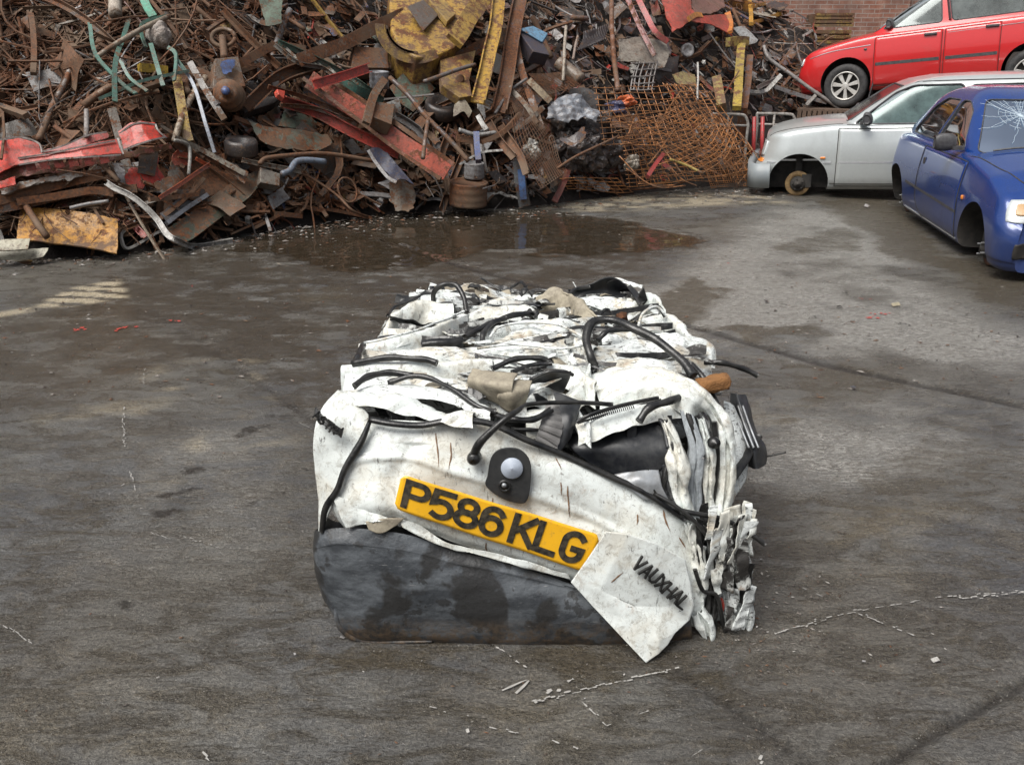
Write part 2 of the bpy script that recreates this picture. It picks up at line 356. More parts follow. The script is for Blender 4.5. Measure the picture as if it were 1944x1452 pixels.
def ground():
    xs = np.concatenate([[-150, -60, -25, -12, -8], np.arange(-5.2, 7.6, .021), [9, 13, 25, 60, 150]])
    ys = [-60, -20, -6, -2, 0, .5]; y = .9
    while y < 13: ys.append(y); y += .012 + .0032 * (y - .9)
    ys = np.array(ys + [14, 18, 30, 60, 150]); nx, ny = len(xs), len(ys)
    X, Y = np.meshgrid(xs, ys, indexing='ij'); P2 = np.stack([X, Y, 0 * X], -1)
    n1 = fbm(P2, 1.3, 11, 4); n2 = fbm(P2 * np.array([1, 1.5, 1]), 6, 23, 4); n3 = fbm(P2, 22, 31, 3)
    wx, wy = X + n1 * .26 + n2 * .10, Y + n1 * .34 + n2 * .14 + n3 * .02
    # standing water at the foot of the heap
    pud = poly_soft(wx, wy, gp((430, 470), (560, 425), (700, 405), (860, 398), (1010, 398), (1150, 418), (1330, 458), (1250, 470), (1060, 484), (900, 480), (820, 500), (640, 510), (520, 490)), .16)
    pud = np.clip(pud * 1.2 + n2 * .35 - .05, 0, 1) * (pud > .02)
    # broad damp area with shallow films
    wet = poly_soft(wx, wy, gp((250, 500), (500, 450), (1000, 400), (1340, 460), (1200, 520), (1000, 560), (760, 640), (640, 760), (300, 700), (0, 760), (-300, 900), (-300, 620), (60, 600)), .35)
    film = np.clip(wet * (.55 + 1.6 * (n2 + .25)) , 0, 1)
    # pale sandy dust
    ox, oy = wx, wy; wx, wy = X + n2 * .03 + n3 * .01, Y + n2 * .05 + n3 * .015
    sand = poly_soft(wx, wy, gp((60, 585), (130, 548), (225, 530), (240, 565), (150, 580)), .03) * (np.sin(wy * 42 + wx * 6) > -.45)
    sand = np.maximum(sand, .8 * poly_soft(wx, wy, gp((-60, 600), (50, 585), (60, 592), (-60, 612)), .03))
    sand = np.maximum(sand, .75 * poly_soft(wx, wy, gp((1040, 395), (1180, 372), (1430, 368), (1500, 385), (1330, 392), (1130, 402)), .12) * np.clip(.6 + n2 * 2.2, 0, 1))
    wx, wy = ox, oy
    el = lambda px, py, rx, ry: np.hypot((wx - atZ(px, py)[0]) / rx, (wy - atZ(px, py)[1]) / ry)
    e = el(375, 715, .26, .24); ring = np.exp(-((e - .98) / .17) ** 2); pit = np.clip(1.15 - e * 1.5, 0, 1)
    sand = np.maximum(sand, ring * .42 * np.clip(.5 + n2 * 2, 0, 1))
    for px, py, rx, ry, a in [(300, 1320, .5, .2, .10), (1000, 1400, .3, .15, .12), (1700, 1000, .3, .2, .18), (1850, 1050, .3, .2, .15), (1450, 780, .2, .1, .12), (170, 790, .25, .12, .40), (390, 835, .10, .06, .45), (540, 840, .14, .08, .4), (440, 800, .08, .04, .35), (500, 760, .1, .04, .3), (620, 560, .3, .2, .1), (240, 930, .12, .08, .3), (1300, 640, .3, .1, .15)]:
        sand = np.maximum(sand, a * np.clip(1.3 - el(px, py, rx, ry), 0, 1) * np.clip(.6 + n2 * 1.6 + n3 * .6, 0, 1))
    # sky sheen painted pale at right; damp patches, plus the bale's painted contact shadow
    dry_sheen = poly_soft(wx, wy, gp((1250, 560), (1360, 470), (1480, 395), (1660, 400), (1720, 470), (1850, 600), (1990, 640), (1990, 760), (1700, 690), (1500, 690), (1330, 660), (1250, 600)), .30)
    dry_sheen = np.maximum(dry_sheen, .6 * poly_soft(wx, wy, gp((1500, 760), (1700, 700), (2050, 800), (2050, 900), (1600, 930), (1450, 860)), .2))
    dry_sheen = np.maximum(dry_sheen, .45 * poly_soft(wx, wy, gp((-50, 900), (300, 760), (580, 780), (560, 1000), (300, 1100), (-50, 1200)), .3))
    dry_sheen = np.clip(dry_sheen * (.8 + n1 * 1.1 + n2 * .5), 0, 1)
    damp_shade = poly_soft(wx, wy, gp((1560, 380), (1680, 370), (1800, 480), (2000, 530), (2000, 600), (1840, 560), (1700, 480), (1620, 430)), .14)
    for q, s_ in [(gp((1250, 570), (1320, 520), (1420, 540), (1350, 600), (1260, 612)), .8), (gp((1290, 612), (1540, 625), (1570, 650), (1420, 660)), .8), (gp((1450, 690), (1690, 720), (1740, 760), (1500, 790)), .6),
                  (gp((1450, 470), (1600, 430), (1660, 470), (1500, 490)), .6), (gp((1500, 940), (1760, 820), (1990, 860), (1990, 1000), (1600, 1010)), .5), (gp((620, 1180), (1440, 1200), (1440, 1290), (1100, 1310), (640, 1270)), .6),  # last area is shadow under the bale's front, put into the colour
                  (gp((1260, 1330), (1900, 1130), (2000, 1500), (1300, 1500)), .25), (gp((-100, 1000), (100, 980), (80, 1130), (-100, 1160)), .3)]:
        damp_shade = np.maximum(damp_shade, s_ * poly_soft(wx, wy, q, .06))
    damp_shade = np.maximum(damp_shade, pit * .8)
    oil = np.zeros_like(X)
    for px, py, rx, ry in [(510, 945, .035, .018), (225, 1012, .045, .02), (330, 905, .07, .03), (290, 955, .05, .02), (540, 1120, .02, .01), (505, 800, .06, .04), (790, 1150, .03, .02), (520, 1180, .03, .015), (185, 1175, .035, .02), (1010, 1245, .05, .02)]:
        oil = np.maximum(oil, np.clip(1.4 - el(px, py, rx * 1.2, ry * 1.3), 0, 1))
    # slab joints
    jw = np.zeros_like(X); j2 = n2 * .012 + n3 * .006
    for pts, wd, a in [(gp((640, 420), (860, 500), (1290, 612), (1560, 690), (1990, 780), (2300, 850)), .022, 1.0), (gp((1285, 1275), (1440, 1375), (1610, 1500)), .010, .9), (gp((2000, 1270), (1800, 1375), (1640, 1480)), .009, .9), (gp((1285, 1275), (1440, 1375), (1610, 1500)), .06, .25),
                       (gp((440, 690), (560, 770), (660, 860)), .012, .85), (gp((290, 590), (440, 690)), .02, .5), (gp((290, 590), (470, 700), (660, 860)), .09, .22), (gp((330, 1110), (350, 1050), (345, 900)), .006, .35), (gp((250, 1068), (600, 1062)), .005, .4)]:
        d = seg_dist(X + j2, Y + j2, pts); jw = np.maximum(jw, a * np.clip(1.6 - d / (wd * 1.4), 0, 1))
    Z = -.012 * np.clip(jw, 0, 1) * (jw > .2) + .0025 * n2 + .0015 * n3 - .02 * pit - .006 * pud
    Z = np.where((np.abs(X) > 7.5) | (Y > 13) | (Y < .9), 0, Z)
    V = np.stack([X, Y, Z], -1).reshape(-1, 3)
    me = bpy.data.meshes.new("ground")
    F = np.array(grid_faces(nx, ny))
    me.vertices.add(len(V)); me.vertices.foreach_set("co", V.ravel())
    me.loops.add(F.size); me.loops.foreach_set("vertex_index", F.ravel())
    me.polygons.add(len(F)); me.polygons.foreach_set("loop_start", np.arange(0, F.size, 4)); me.polygons.foreach_set("loop_total", np.full(len(F), 4))
    me.polygons.foreach_set("use_smooth", [True] * len(F)); me.update(calc_edges=True)
    def attr(nm, a, b, c, d):
        ca = me.color_attributes.new(nm, 'FLOAT_COLOR', 'POINT')
        ca.data.foreach_set("color", np.stack([a, b, c, d], -1).reshape(-1).astype(np.float32))
    attr("wear", film, pud, sand, dry_sheen); attr("marks", damp_shade, oil, jw, 0 * X)
    s = NT("yard_concrete"); co = s.n('TexCoord').outputs['Object']
    A = s.n('Attribute', attribute_name="wear"); B = s.n('Attribute', attribute_name="marks")
    sa = s.n('SeparateColor', x0=A.outputs['Color']); sb = s.n('SeparateColor', x0=B.outputs['Color'])
    film_, pud_, sand_, dry_sheen_ = sa.outputs[0], sa.outputs[1], sa.outputs[2], A.outputs['Alpha']
    damp_shade_, oil_, j_ = sb.outputs[0], sb.outputs[1], sb.outputs[2]
    st = s.mapping(co, (1.0, 2.6, 1), (0, 0, R(12)))
    a1 = s.noise(co, 1.6, 6, .62); a2 = s.noise(st, 9, 6, .68, .5); a3 = s.noise(co, 95, 4, .75); a4 = s.noise(co, 300, 2, .7); a5 = s.noise(st, 26, 5, .65, .8)
    grain = s.math('ADD', s.math('MULTIPLY', a3, .6), s.math('MULTIPLY', a4, .4))
    a6 = s.noise(st, 4.2, 7, .72, .8); a7 = s.noise(co, .55, 3, .5); a8 = s.noise(co, 14, 6, .7, .4)
    col = s.mix(s.ramp(a1, .38, .62), (.084, .086, .092), (.158, .156, .148))
    col = s.mix(s.ramp(a7, .42, .6, 0, .6), col, (.112, .098, .076))
    col = s.mix(s.ramp(a6, .45, .56, 0, .8), col, (.064, .056, .044))
    col = s.mix(s.ramp(a8, .54, .68, 0, .5), col, (.17, .15, .12)); a9 = s.noise(st, 17, 7, .8, 1.2)
    col = s.mix(s.ramp(a9, .50, .62, 0, .5), col, (.050, .042, .033)); fk = s.noise(s.mapping(co, (1.0, 3.4, 1), (0, 0, R(6))), 26, 8, .78, .6)
    fk = s.math('MULTIPLY', s.ramp(fk, .585, .61), s.ramp(a6, .36, .5, .15, 1))
    dr2 = s.ramp(s.math('ADD', dry_sheen_, s.math('MULTIPLY', s.math('SUBTRACT', a6, .5), 1.1)), .12, .75)
    col = s.mix(s.math('MULTIPLY', dr2, .92), col, s.mix(s.ramp(a5, .40, .58), (.36, .35, .33), (.17, .16, .145)))
    fl = s.ramp(s.math('ADD', film_, s.math('ADD', s.math('MULTIPLY', s.math('SUBTRACT', a5, .5), 1.5), s.math('MULTIPLY', s.math('SUBTRACT', a8, .5), 1.6))), .12, 1.0)
    col = s.mix(s.math('MULTIPLY', fl, .82), col, s.mix(s.ramp(a5, .4, .6), (.018, .013, .008), (.058, .043, .027)))
    dm = s.ramp(s.math('ADD', damp_shade_, s.math('ADD', s.math('MULTIPLY', s.math('SUBTRACT', a6, .5), 1.3), s.math('MULTIPLY', s.math('SUBTRACT', a8, .5), .5))), .25, .75)
    col = s.mix(s.math('MULTIPLY', dm, .8), col, (.066, .053, .034))
    col = s.mix(s.math('MULTIPLY', sand_, s.ramp(a3, .3, .62, .35, 1)), col, (.50, .43, .31))
    col = s.mix(s.ramp(s.math('MULTIPLY', oil_, s.ramp(a8, .35, .55)), .2, .7, 0, .85), col, (.018, .014, .010))
    col = s.mix(s.math('MULTIPLY', s.math('MULTIPLY', j_, s.ramp(a8, .3, .5, .5, 1)), .85), col, (.022, .018, .015))
    col = s.mix(s.ramp(pud_, .3, .7, 0, .85), col, (.026, .019, .012))
    col = s.mix(1.0, col, s.mix(s.ramp(grain, .35, .65), (.36, .36, .37), (1.66, 1.64, 1.58)), 'MULTIPLY')
    col = s.mix(s.math('MULTIPLY', fk, .8), col, (.026, .019, .013))
    spk = s.ramp(s.noise(co, 120, 1, .5), .70, .75)
    col = s.mix(s.math('MULTIPLY', spk, .55), col, (.36, .34, .30))
    rough = s.ramp(a6, .38, .60, .46, .20)
    rough = s.mix(s.math('MULTIPLY', fl, .9), rough, (.12, .12, .12))
    rough = s.mix(s.ramp(dm, 0, 1, 0, .7), rough, (.22, .22, .22))
    rough = s.mix(s.ramp(pud_, .3, .6), rough, (.03, .03, .03))
    b = s.math('ADD', s.math('MULTIPLY', grain, .6), s.math('ADD', s.math('MULTIPLY', a5, .7), s.math('MULTIPLY', a8, .5)))
    keep = s.math('SUBTRACT', 1.0, s.math('MAXIMUM', s.ramp(pud_, .25, .5, 0, 1), s.math('MULTIPLY', fl, .60)))
    s.pbr(col, rough, 0., s.math('MULTIPLY', b, keep), 1.0, .024)
    me.materials.append(s.m)
    o = bpy.data.objects.new("ground", me); C.objects.link(o); props(o, kind='structure')
    # scrape marks and paint left on the concrete
    rg = random.Random(4)
    def marks(name, strokes, mat, seed, dens=1.0):
        mb = MB(); rr = np.random.RandomState(seed)
        for pts, wd, fill in strokes:
            P = np.array([atZ(x, y) for x, y in pts]); P = catmull(P, max(8, int(np.linalg.norm(P[-1] - P[0]) / .006)))
            i = 0
            while i < len(P) - 2:
                k = rr.randint(1, 4)
                if rr.rand() < fill:
                    seg = P[i:i + k + 1]
                    if len(seg) < 2: break
                    t = seg[-1] - seg[0]; t /= np.linalg.norm(t) + 1e-9; nn = np.array([-t[1], t[0], 0])
                    ww = wd * rr.uniform(.05, .65, len(seg)) * .5; of = nn * rr.normal() * wd * .4
                    L = seg + nn * ww[:, None] + of; Rr = seg - nn * ww[:, None] + of
                    V = np.stack([L, Rr], 1).reshape(-1, 3); V[:, 2] = .0062
                    mb.add(V, grid_faces(len(seg), 2))
                i += k
        o = mb.build(name, mat); props(o, kind='structure'); return o
    chalk = simple("scrape_white", (.30, .29, .27), .8, .3, 60, bs=.1)
    marks("ground_scrapes", [([(1470, 1205), (1620, 1163)], .010, .75), ([(1620, 1163), (1740, 1210)], .009, .5), ([(1620, 1163), (1800, 1135), (1944, 1125)], .008, .45), ([(1820, 1137), (1944, 1125)], .011, .7),
        ([(1500, 1105), (1590, 1150)], .007, .6), ([(1010, 1335), (1290, 1271)], .010, .85), ([(930, 1225), (1000, 1270)], .011, .7), ([(950, 1310), (1000, 1290), (960, 1330)], .018, .5), ([(1000, 1340), (1110, 1285)], .020, .4),
        ([(1105, 1335), (1150, 1380)], .008, .7), ([(925, 1380), (1000, 1400)], .008, .6), ([(1050, 1405), (1130, 1440)], .009, .5), ([(1290, 1450), (1340, 1420)], .006, .5), ([(810, 1345), (900, 1365)], .006, .45), ([(1440, 1455), (1450, 1435)], .012, .6),
        ([(233, 775), (236, 820), (236, 850)], .009, .75), ([(275, 700), (272, 740)], .006, .5), ([(240, 740), (190, 765), (160, 770)], .006, .3), ([(248, 895), (260, 940)], .008, .6), ([(260, 905), (190, 950)], .006, .35),
        ([(350, 1020), (420, 1045)], .006, .5), ([(0, 1185), (65, 1225)], .006, .75), ([(280, 1010), (330, 1030)], .006, .4), ([(385, 1430), (410, 1455)], .008, .6), ([(1250, 700), (1340, 712)], .004, .3), ([(1120, 1390), (1240, 1350)], .006, .3), ([(560, 800), (620, 830)], .006, .3)], chalk, 3)
    redp = simple("spilled_red_paint", (.45, .05, .035), .5, .3, 40)
    marks("red_paint_traces", [([(138, 632), (165, 622)], .045, .8), ([(140, 628), (150, 626)], .06, .8), ([(212, 628), (253, 618)], .045, .85), ([(330, 613), (342, 610)], .05, .8), ([(1640, 598), (1690, 596)], .035, .6), ([(1630, 568), (1665, 571)], .02, .6),
        ([(1645, 605), (1655, 600)], .05, .7), ([(1370, 503), (1390, 501)], .03, .5), ([(360, 545), (372, 541)], .03, .5), ([(400, 555), (410, 558)], .03, .5)], redp, 5)
    bits = simple("flattened_dirt", (.035, .030, .026), .7, .4, 60)
    st_ = []
    for _ in range(46):
        px, py = rg.uniform(1250, 1900), rg.uniform(400, 640); l = rg.uniform(6, 26)
        st_.append(([(px, py), (px + l, py + rg.uniform(-3, 3))], rg.uniform(.012, .035), .55))
    for _ in range(30):
        px, py = rg.uniform(0, 600), rg.uniform(560, 1000); l = rg.uniform(6, 22)
        st_.append(([(px, py), (px + l, py + rg.uniform(-4, 2))], rg.uniform(.008, .02), .5))
    marks("ground_grime_flakes", st_, bits, 8)
ground()
# ---------------------------------------------------------------- the crushed car bale
def W(p):
    px, py, d = p
    return atZ(px, py, d) if d < 1 else atY(px, py, d)
def WP(pts): return np.array([W(p) for p in pts])
def grid_obj(name, G, mat, parent, th=.003, smooth=True, seed=None, off=-1, label=None):
    nu, nv = G.shape[:2]; mb = MB(); F = grid_faces(nu, nv)
    mb.add(G.reshape(-1, 3), F)
    o = mb.build(name, mat, parent, smooth)
    if th: solid(o, th, off)
    if label: o['label'] = label
    return o
def tube_obj(name, pts, r, mat, parent, n=None, taper=None, flat=1.0, wob=0., seed=0, label=None, sides=10):
    P = catmull(WP(pts) if len(np.shape(pts)) == 2 and not isinstance(pts, np.ndarray) else pts, n or max(10, len(pts) * 7))
    if wob: P = P + np.stack([vnoise(P, 14, seed + k) for k in range(3)], -1) * wob
    mb = MB(); sweep(mb, P, circ(r, sides, flat), taper=taper)
    o = mb.build(name, mat, parent, True)
    if label: o['label'] = label
    return o
def ribbonpx(path, wpx, nu=9, nv=60, bulge=.012, back=.03, amp=.004, scale=16, seed=0, fine=.001, jag=.0, lean=0.):
    """band following a path; wpx = width in photo pixels at each path point, edges folded back"""
    P = np.array([(a, b) for a, b, _ in path], float); T = np.gradient(P, axis=0); T /= np.linalg.norm(T, axis=1)[:, None]
    N = np.stack([-T[:, 1], T[:, 0]], 1); wv = np.interp(np.linspace(0, 1, len(P)), np.linspace(0, 1, len(wpx)), wpx)
    rows = []
    for k, dep in ((-.5, back), (-.47, .002), (-.30, -bulge * .8), (-.10, -bulge * 1.0), (.0, .003), (.12, -bulge * .75), (.30, -bulge * .45), (.47, .004 + lean), (.5, back + lean)):
        row = []
        for i, p in enumerate(path):
            a = W((P[i, 0] + N[i, 0] * k * wv[i], P[i, 1] + N[i, 1] * k * wv[i], p[2]))
            if p[2] < 1: a[2] -= dep
            else: a[1] += dep
            row.append(a)
        rows.append(row)
    return patch(rows, nu * 4, nv, amp, scale, seed, 5, fine, jag=jag)
def ledge(ridge, fw=.05, bw=.10, fd=.06, bd=.05, amp=.012, seed=0, nu=40, nv=110, scale=9.5, jag=.007, sharp=.3):
    bw *= .8; amp *= 1.25
    Pp = WP(ridge)
    rows = [Pp + np.array([0, -fw, -fd]), Pp + np.array([0, -fw * .55, -fd * sharp]), Pp, Pp + np.array([0, bw * .5, -bd * .25]), Pp + np.array([0, bw, -bd])]
    return patch(rows, nu, nv, amp, scale, seed, 6, .0012, jag=jag)
bale = empty('crushed_car_bale', (.04, 2.7, 0), 'white car crushed into a block with a yellow plate on its front', 'crushed car')
def core():
    n = 46
    mb = MB(); c = np.array([.045, 2.82, .285]); h = np.array([.535, .61, .262])
    def side(ax, sg):
        u, v = np.meshgrid(np.linspace(-1, 1, n), np.linspace(-1, 1, n), indexing='ij')
        a = [None] * 3; o = [k for k in range(3) if k != ax]; a[ax] = np.full(u.shape, float(sg)); a[o[0]], a[o[1]] = u, v
        Q = np.stack(a, -1); r = np.power((np.abs(Q) ** 12).sum(-1), 1 / 12.)[..., None]; Q = Q / r
        Pp = c + Q * h; d = fold(Pp.reshape(-1, 3), 7, 3, 7, .5).reshape(n, n)[..., None] * .032 + fbm(Pp.reshape(-1, 3), 30, 4).reshape(n, n)[..., None] * .006
        Pp = Pp + Q * d; Pp[..., 2] = np.maximum(Pp[..., 2], .006)
        F = grid_faces(n, n)
        fl = (ax == 1) ^ (sg < 0)
        mb.add(Pp.reshape(-1, 3), [f if not fl else f[::-1] for f in F])
    for ax in range(3):
        for sg in (-1, 1): side(ax, sg)
    mb.build('compacted_body', M['inner'], bale, False)
core()
# -- tailgate skin
TG = [[(700, 795, 2.045), (800, 800, 2.04), (930, 810, 2.035), (1050, 852, 2.03), (1180, 912, 2.02), (1285, 975, 2.01), (1322, 1015, 2.02)],
      [(672, 858, 2.01), (780, 852, 2.00), (900, 872, 2.00), (1040, 902, 1.99), (1170, 965, 1.985), (1265, 1022, 1.98), (1335, 1085, 2.0)],
      [(640, 925, 1.985), (750, 905, 1.975), (880, 935, 1.985), (1010, 975, 1.98), (1140, 1015, 1.965), (1240, 1065, 1.955), (1335, 1120, 1.985)],
      [(632, 965, 1.975), (742, 960, 1.945), (870, 1008, 1.95), (990, 1042, 1.95), (1095, 1082, 1.95), (1200, 1120, 1.945), (1330, 1160, 1.975)],
      [(655, 1000, 1.985), (745, 985, 1.955), (870, 1032, 1.965), (1000, 1072, 1.965), (1090, 1102, 1.965), (1190, 1150, 1.96), (1325, 1190, 1.98)]]
def tg_lift(u, v):
    # pressed recess round the number plate and two soft dents
    d = -.014 * np.exp(-(((v - .30) / .10) ** 2 + ((u - .38) / .12) ** 2)) * 1.0
    d = d + .010 * np.exp(-(((v - .17) / .03) ** 2)) * (u > .2) + .009 * np.exp(-(((v - .62) / .09) ** 2 + ((u - .42) / .08) ** 2))
    return d - .007 * np.exp(-(((u - .30 - .18 * v) / .03) ** 2)) * (v < .8)
tg_net = [WP(r) for r in TG]
G = patch(tg_net, 110, 190, .0085, 5.0, 21, 6, .0005, lift=lambda u, v: -tg_lift(u, v))
tailgate = grid_obj('tailgate', G, M['white'], bale, .003, off=1)
# -- number plate: every glyph follows the plate's own surface
PL = [W((763, 899, 1.9425)), W((1141, 1017, 1.938)), W((1114, 1088, 1.9275)), W((748, 963, 1.932))]
def plate_pt(u, v, lift=0.):
    """u 0..1 along, v 0..1 from the top"""
    a = PL[0] * (1 - u) + PL[1] * u; b = PL[3] * (1 - u) + PL[2] * u; p = a * (1 - v) + b * v
    n = np.cross(PL[1] - PL[0], PL[3] - PL[0]); n /= np.linalg.norm(n)
    if n[1] > 0: n = -n
    return p + n * (lift + .004 * math.sin(u * 5.2 + .6) + .0015 * math.sin(u * 17))
def plate():
    nu, nv = 60, 14; V = []
    for i in range(nu):
        for j in range(nv):
            u, v = i / (nu - 1), j / (nv - 1)
            r = .035; e = min(u, 1 - u); k = max(0, (r - e) / r); ins = .14 * (1 - math.sqrt(max(0, 1 - k * k)))
            V.append(plate_pt(u, ins + v * (1 - 2 * ins)))
    mb = MB(); mb.add(V, grid_faces(nu, nv)); o = mb.build('number_plate', M['plate'], bale, True); solid(o, .003, 0)
    sub = []
    def arc(cx, cy, rx, ry, a0, a1, n=10): return [(cx + rx * math.cos(R(a0 + (a1 - a0) * i / n)), cy + ry * math.sin(R(a0 + (a1 - a0) * i / n))) for i in range(n + 1)]
    G_ = {'P': [[(0, 1), (0, 0), (.62, 0)] + arc(.62, .27, .38, .27, -90, 90) + [(.62, .54), (.05, .54)]],
          '5': [[(.95, 0), (.12, 0), (.06, .46)] + arc(.48, .68, .50, .32, -130, 130, 16)[0:]],
          '8': [arc(.5, .25, .40, .25, 0, 360, 20), arc(.5, .73, .48, .27, 0, 360, 20)],
          '6': [arc(.5, .68, .47, .32, 0, 360, 22), [(.03, .66), (.03, .42)] + arc(.5, .36, .47, .36, 180, 328, 12)],
          'K': [[(0, 0), (0, 1)], [(.95, 0), (.08, .60)], [(.34, .42), (1.0, 1)]],
          'L': [[(0, 0), (0, 1), (.88, 1)]],
          'G': [arc(.5, .32, .47, .32, -35, -180, 12) + [(.03, .68)] + arc(.5, .68, .47, .32, 180, 20, 12) + [(.97, .56), (.55, .56)]]}
    x = .035; H = .76; y0 = .10; wch = .108; th = .0168
    for ch in 'P586 KLG':
        if ch == ' ': x += .034; continue
        mb = MB()
        for k, st in enumerate(G_[ch]):
            pts = np.array([(x + a * wch * .93 + .007, y0 + .04 + b * (H - .08)) for a, b in st])
            # stroke as a flat ribbon, corners mitred
            S = np.array([.52, .111]); q = pts * S; q = q[[0] + [i for i in range(1, len(q)) if np.linalg.norm(q[i] - q[i - 1]) > 5e-4]]
            T = []
            for i in range(len(q)):
                a = q[i] - q[i - 1] if i else q[1] - q[0]; b = q[i + 1] - q[i] if i < len(q) - 1 else a
                a = a / (np.linalg.norm(a) + 1e-9); b = b / (np.linalg.norm(b) + 1e-9); na = np.array([-a[1], a[0]]); nb = np.array([-b[1], b[0]])
                m = na + nb; m /= np.linalg.norm(m) + 1e-9; T.append(m / max(.55, float(m @ na)))
            T = np.array(T)
            if np.allclose(q[0], q[-1], atol=1e-6): T[0] = T[-1] = (T[0] + T[-1]) / np.linalg.norm(T[0] + T[-1])
            # ends squared off
            if not np.allclose(q[0], q[-1], atol=1e-6):
                q[0] -= (q[1] - q[0]) / np.linalg.norm(q[1] - q[0]) * th * .45; q[-1] += (q[-1] - q[-2]) / np.linalg.norm(q[-1] - q[-2]) * th * .45
            V = []
            for i in range(len(q)):
                for sg in (1, -1):
                    e = (q[i] + T[i] * sg * th * .5) / S
                    V.append(plate_pt(e[0], e[1], .0032 + .0003 * k))
            V = np.array(V); mb.add(V, grid_faces(len(q), 2))
        c = mb.build('plate_letter', M['letter'], o); solid(c, .0015, 0)
        x += wch + .019
plate()
# -- rubber seal over the tailgate's top edge, quarter panel, its seal and badge
tube_obj('rubber_seal', [(702, 796, 2.02), (745, 804, 2.01), (800, 807, 2.01), (860, 798, 2.01), (930, 804, 2.01), (1000, 835, 2.00), (1080, 868, 2.015), (1160, 905, 2.01), (1225, 935, 2.0), (1300, 985, 1.99)], .0105, M['rubber'], bale, flat=.8)
tube_obj('rubber_seal', [(703, 797, 2.02), (685, 840, 2.0), (655, 890, 1.98), (640, 930, 1.965), (618, 965, 1.965), (610, 1010, 1.97)], .008, M['rubber'], bale, taper=[.7, 1.3, 1, 1.2, .8])
Q = [[(642, 742, 2.12), (668, 755, 2.10), (700, 788, 2.07)], [(612, 775, 2.06), (650, 800, 2.04), (697, 815, 2.035)], [(598, 820, 2.03), (640, 850, 2.015), (682, 850, 2.01)],
     [(600, 900, 2.02), (628, 905, 1.995), (656, 895, 1.99)], [(606, 970, 2.01), (622, 965, 1.985), (640, 945, 1.98)], [(603, 1060, 2.01), (608, 1020, 1.985), (618, 985, 1.98)]]
grid_obj('quarter_panel', patch([WP(r) for r in Q], 60, 30, .008, 9, 41, 5, .0008), M['white'], bale, .003, off=1)
def strokes_on(name, org, du, dv, nrm, word, glyphs, size, adv, th, thick, mat, parent, jit=0., seed=0):
    mb = MB(); rr = np.random.RandomState(seed); x = 0.
    for ch in word:
        jx, jy, ja = rr.normal(0, jit, 3)
        for st in glyphs[ch]:
            for a, b in zip(st[:-1], st[1:]):
                A = org + du * (x + a[0] * size * .62) + dv * ((1 - a[1]) * size + jy * size); Bp = org + du * (x + b[0] * size * .62) + dv * ((1 - b[1]) * size + (jy + ja) * size)
                t = Bp - A; L = np.linalg.norm(t); t = t / L; s_ = np.cross(t, nrm)
                A = A - t * th * .4; Bp = Bp + t * th * .4
                prism(mb, [A - s_ * th / 2, A + s_ * th / 2, Bp + s_ * th / 2, Bp - s_ * th / 2], nrm * thick)
        x += adv
    o = mb.build(name, mat, parent); return o
GL = {'V': [[(0, 0), (.5, 1), (1, 0)]], 'A': [[(0, 1), (.5, 0), (1, 1)], [(.2, .65), (.8, .65)]], 'U': [[(0, 0), (0, .8), (.3, 1), (.7, 1), (1, .8), (1, 0)]], 'X': [[(0, 0), (1, 1)], [(1, 0), (0, 1)]],
      'H': [[(0, 0), (0, 1)], [(1, 0), (1, 1)], [(0, .5), (1, .5)]], 'L': [[(0, 0), (0, 1), (.9, 1)]], 'T': [[(0, 0), (1, 0)], [(.5, 0), (.5, 1)]],
      'R': [[(0, 1), (0, 0), (.8, .05), (.95, .28), (.8, .5), (0, .52)], [(.45, .52), (1, 1)]], 'S': [[(1, .1), (.5, 0), (.05, .2), (.3, .45), (.8, .58), (.95, .8), (.5, 1), (0, .9)]]}
def face_frame(p0, p1, p2):
    du = p1 - p0; du /= np.linalg.norm(du); n = np.cross(du, p2 - p0); n /= np.linalg.norm(n)
    if n[1] > 0: n = -n
    dv = np.cross(n, du); dv /= np.linalg.norm(dv)
    if dv[2] < 0: dv = -dv
    return du, dv, n
a0, a1, a2 = W((598, 790, 2.02)), W((650, 830, 1.995)), W((604, 775, 2.02))
du, dv, nn = face_frame(a0, a1, a2)
strokes_on('model_badge', a0 + nn * .008, du, dv, nn, 'ASTRA', GL, .022, .0185, .0045, .005, M['rubber'], bale, .12, 3)
grid_obj('badge_backing', patch([WP([(600, 772, 2.05), (618, 795, 2.01), (650, 815, 2.0)]), WP([(597, 788, 2.03), (613, 806, 2.0), (645, 828, 1.985)])], 8, 24, .004, 30, 5), M['rubber'], bale, .005, off=0)
# -- handle recess: dark backing, round lamp, key lock
def plate_shape(name, pts, Y0, mat, parent, th=.006):
    P = catmull(np.array([W((x, y, Y0)) for x, y in pts + [pts[0]]]), 40)[:-1]
    mb = MB(); prism(mb, P, (0, th, 0)); o = mb.build(name, mat, parent); mod(o, 'BEVEL', width=.0015, segments=2); return o
hr = plate_shape('handle_plate', [(925, 905), (932, 870), (950, 853), (985, 853), (1006, 875), (1008, 910), (1000, 952), (975, 954), (945, 942), (922, 922)], 1.962, M['plastic'], bale)
mb = MB(); lathe(mb, W((972, 888, 1.961)), (0, -1, .12), [(.0275, 0), (.0285, .004), (.026, .0075), (0.001, .0085)], 28); mb.build('round_lamp', M['disc'], hr, True)
mb = MB(); lathe(mb, W((958, 922, 1.961)), (0, -1, .12), [(.017, 0), (.015, .005), (.011, .004), (.009, .001), (.0085, .001), (.008, .006), (.001, .0065)], 20); mb.build('key_lock', M['rubber'], hr, True)
mb = MB(); lathe(mb, W((957, 921, 1.953)), (0, -1, .12), [(.006, 0), (.0055, .003), (.001, .0035)], 14); mb.build('lock_barrel', M['grey'], hr, True)
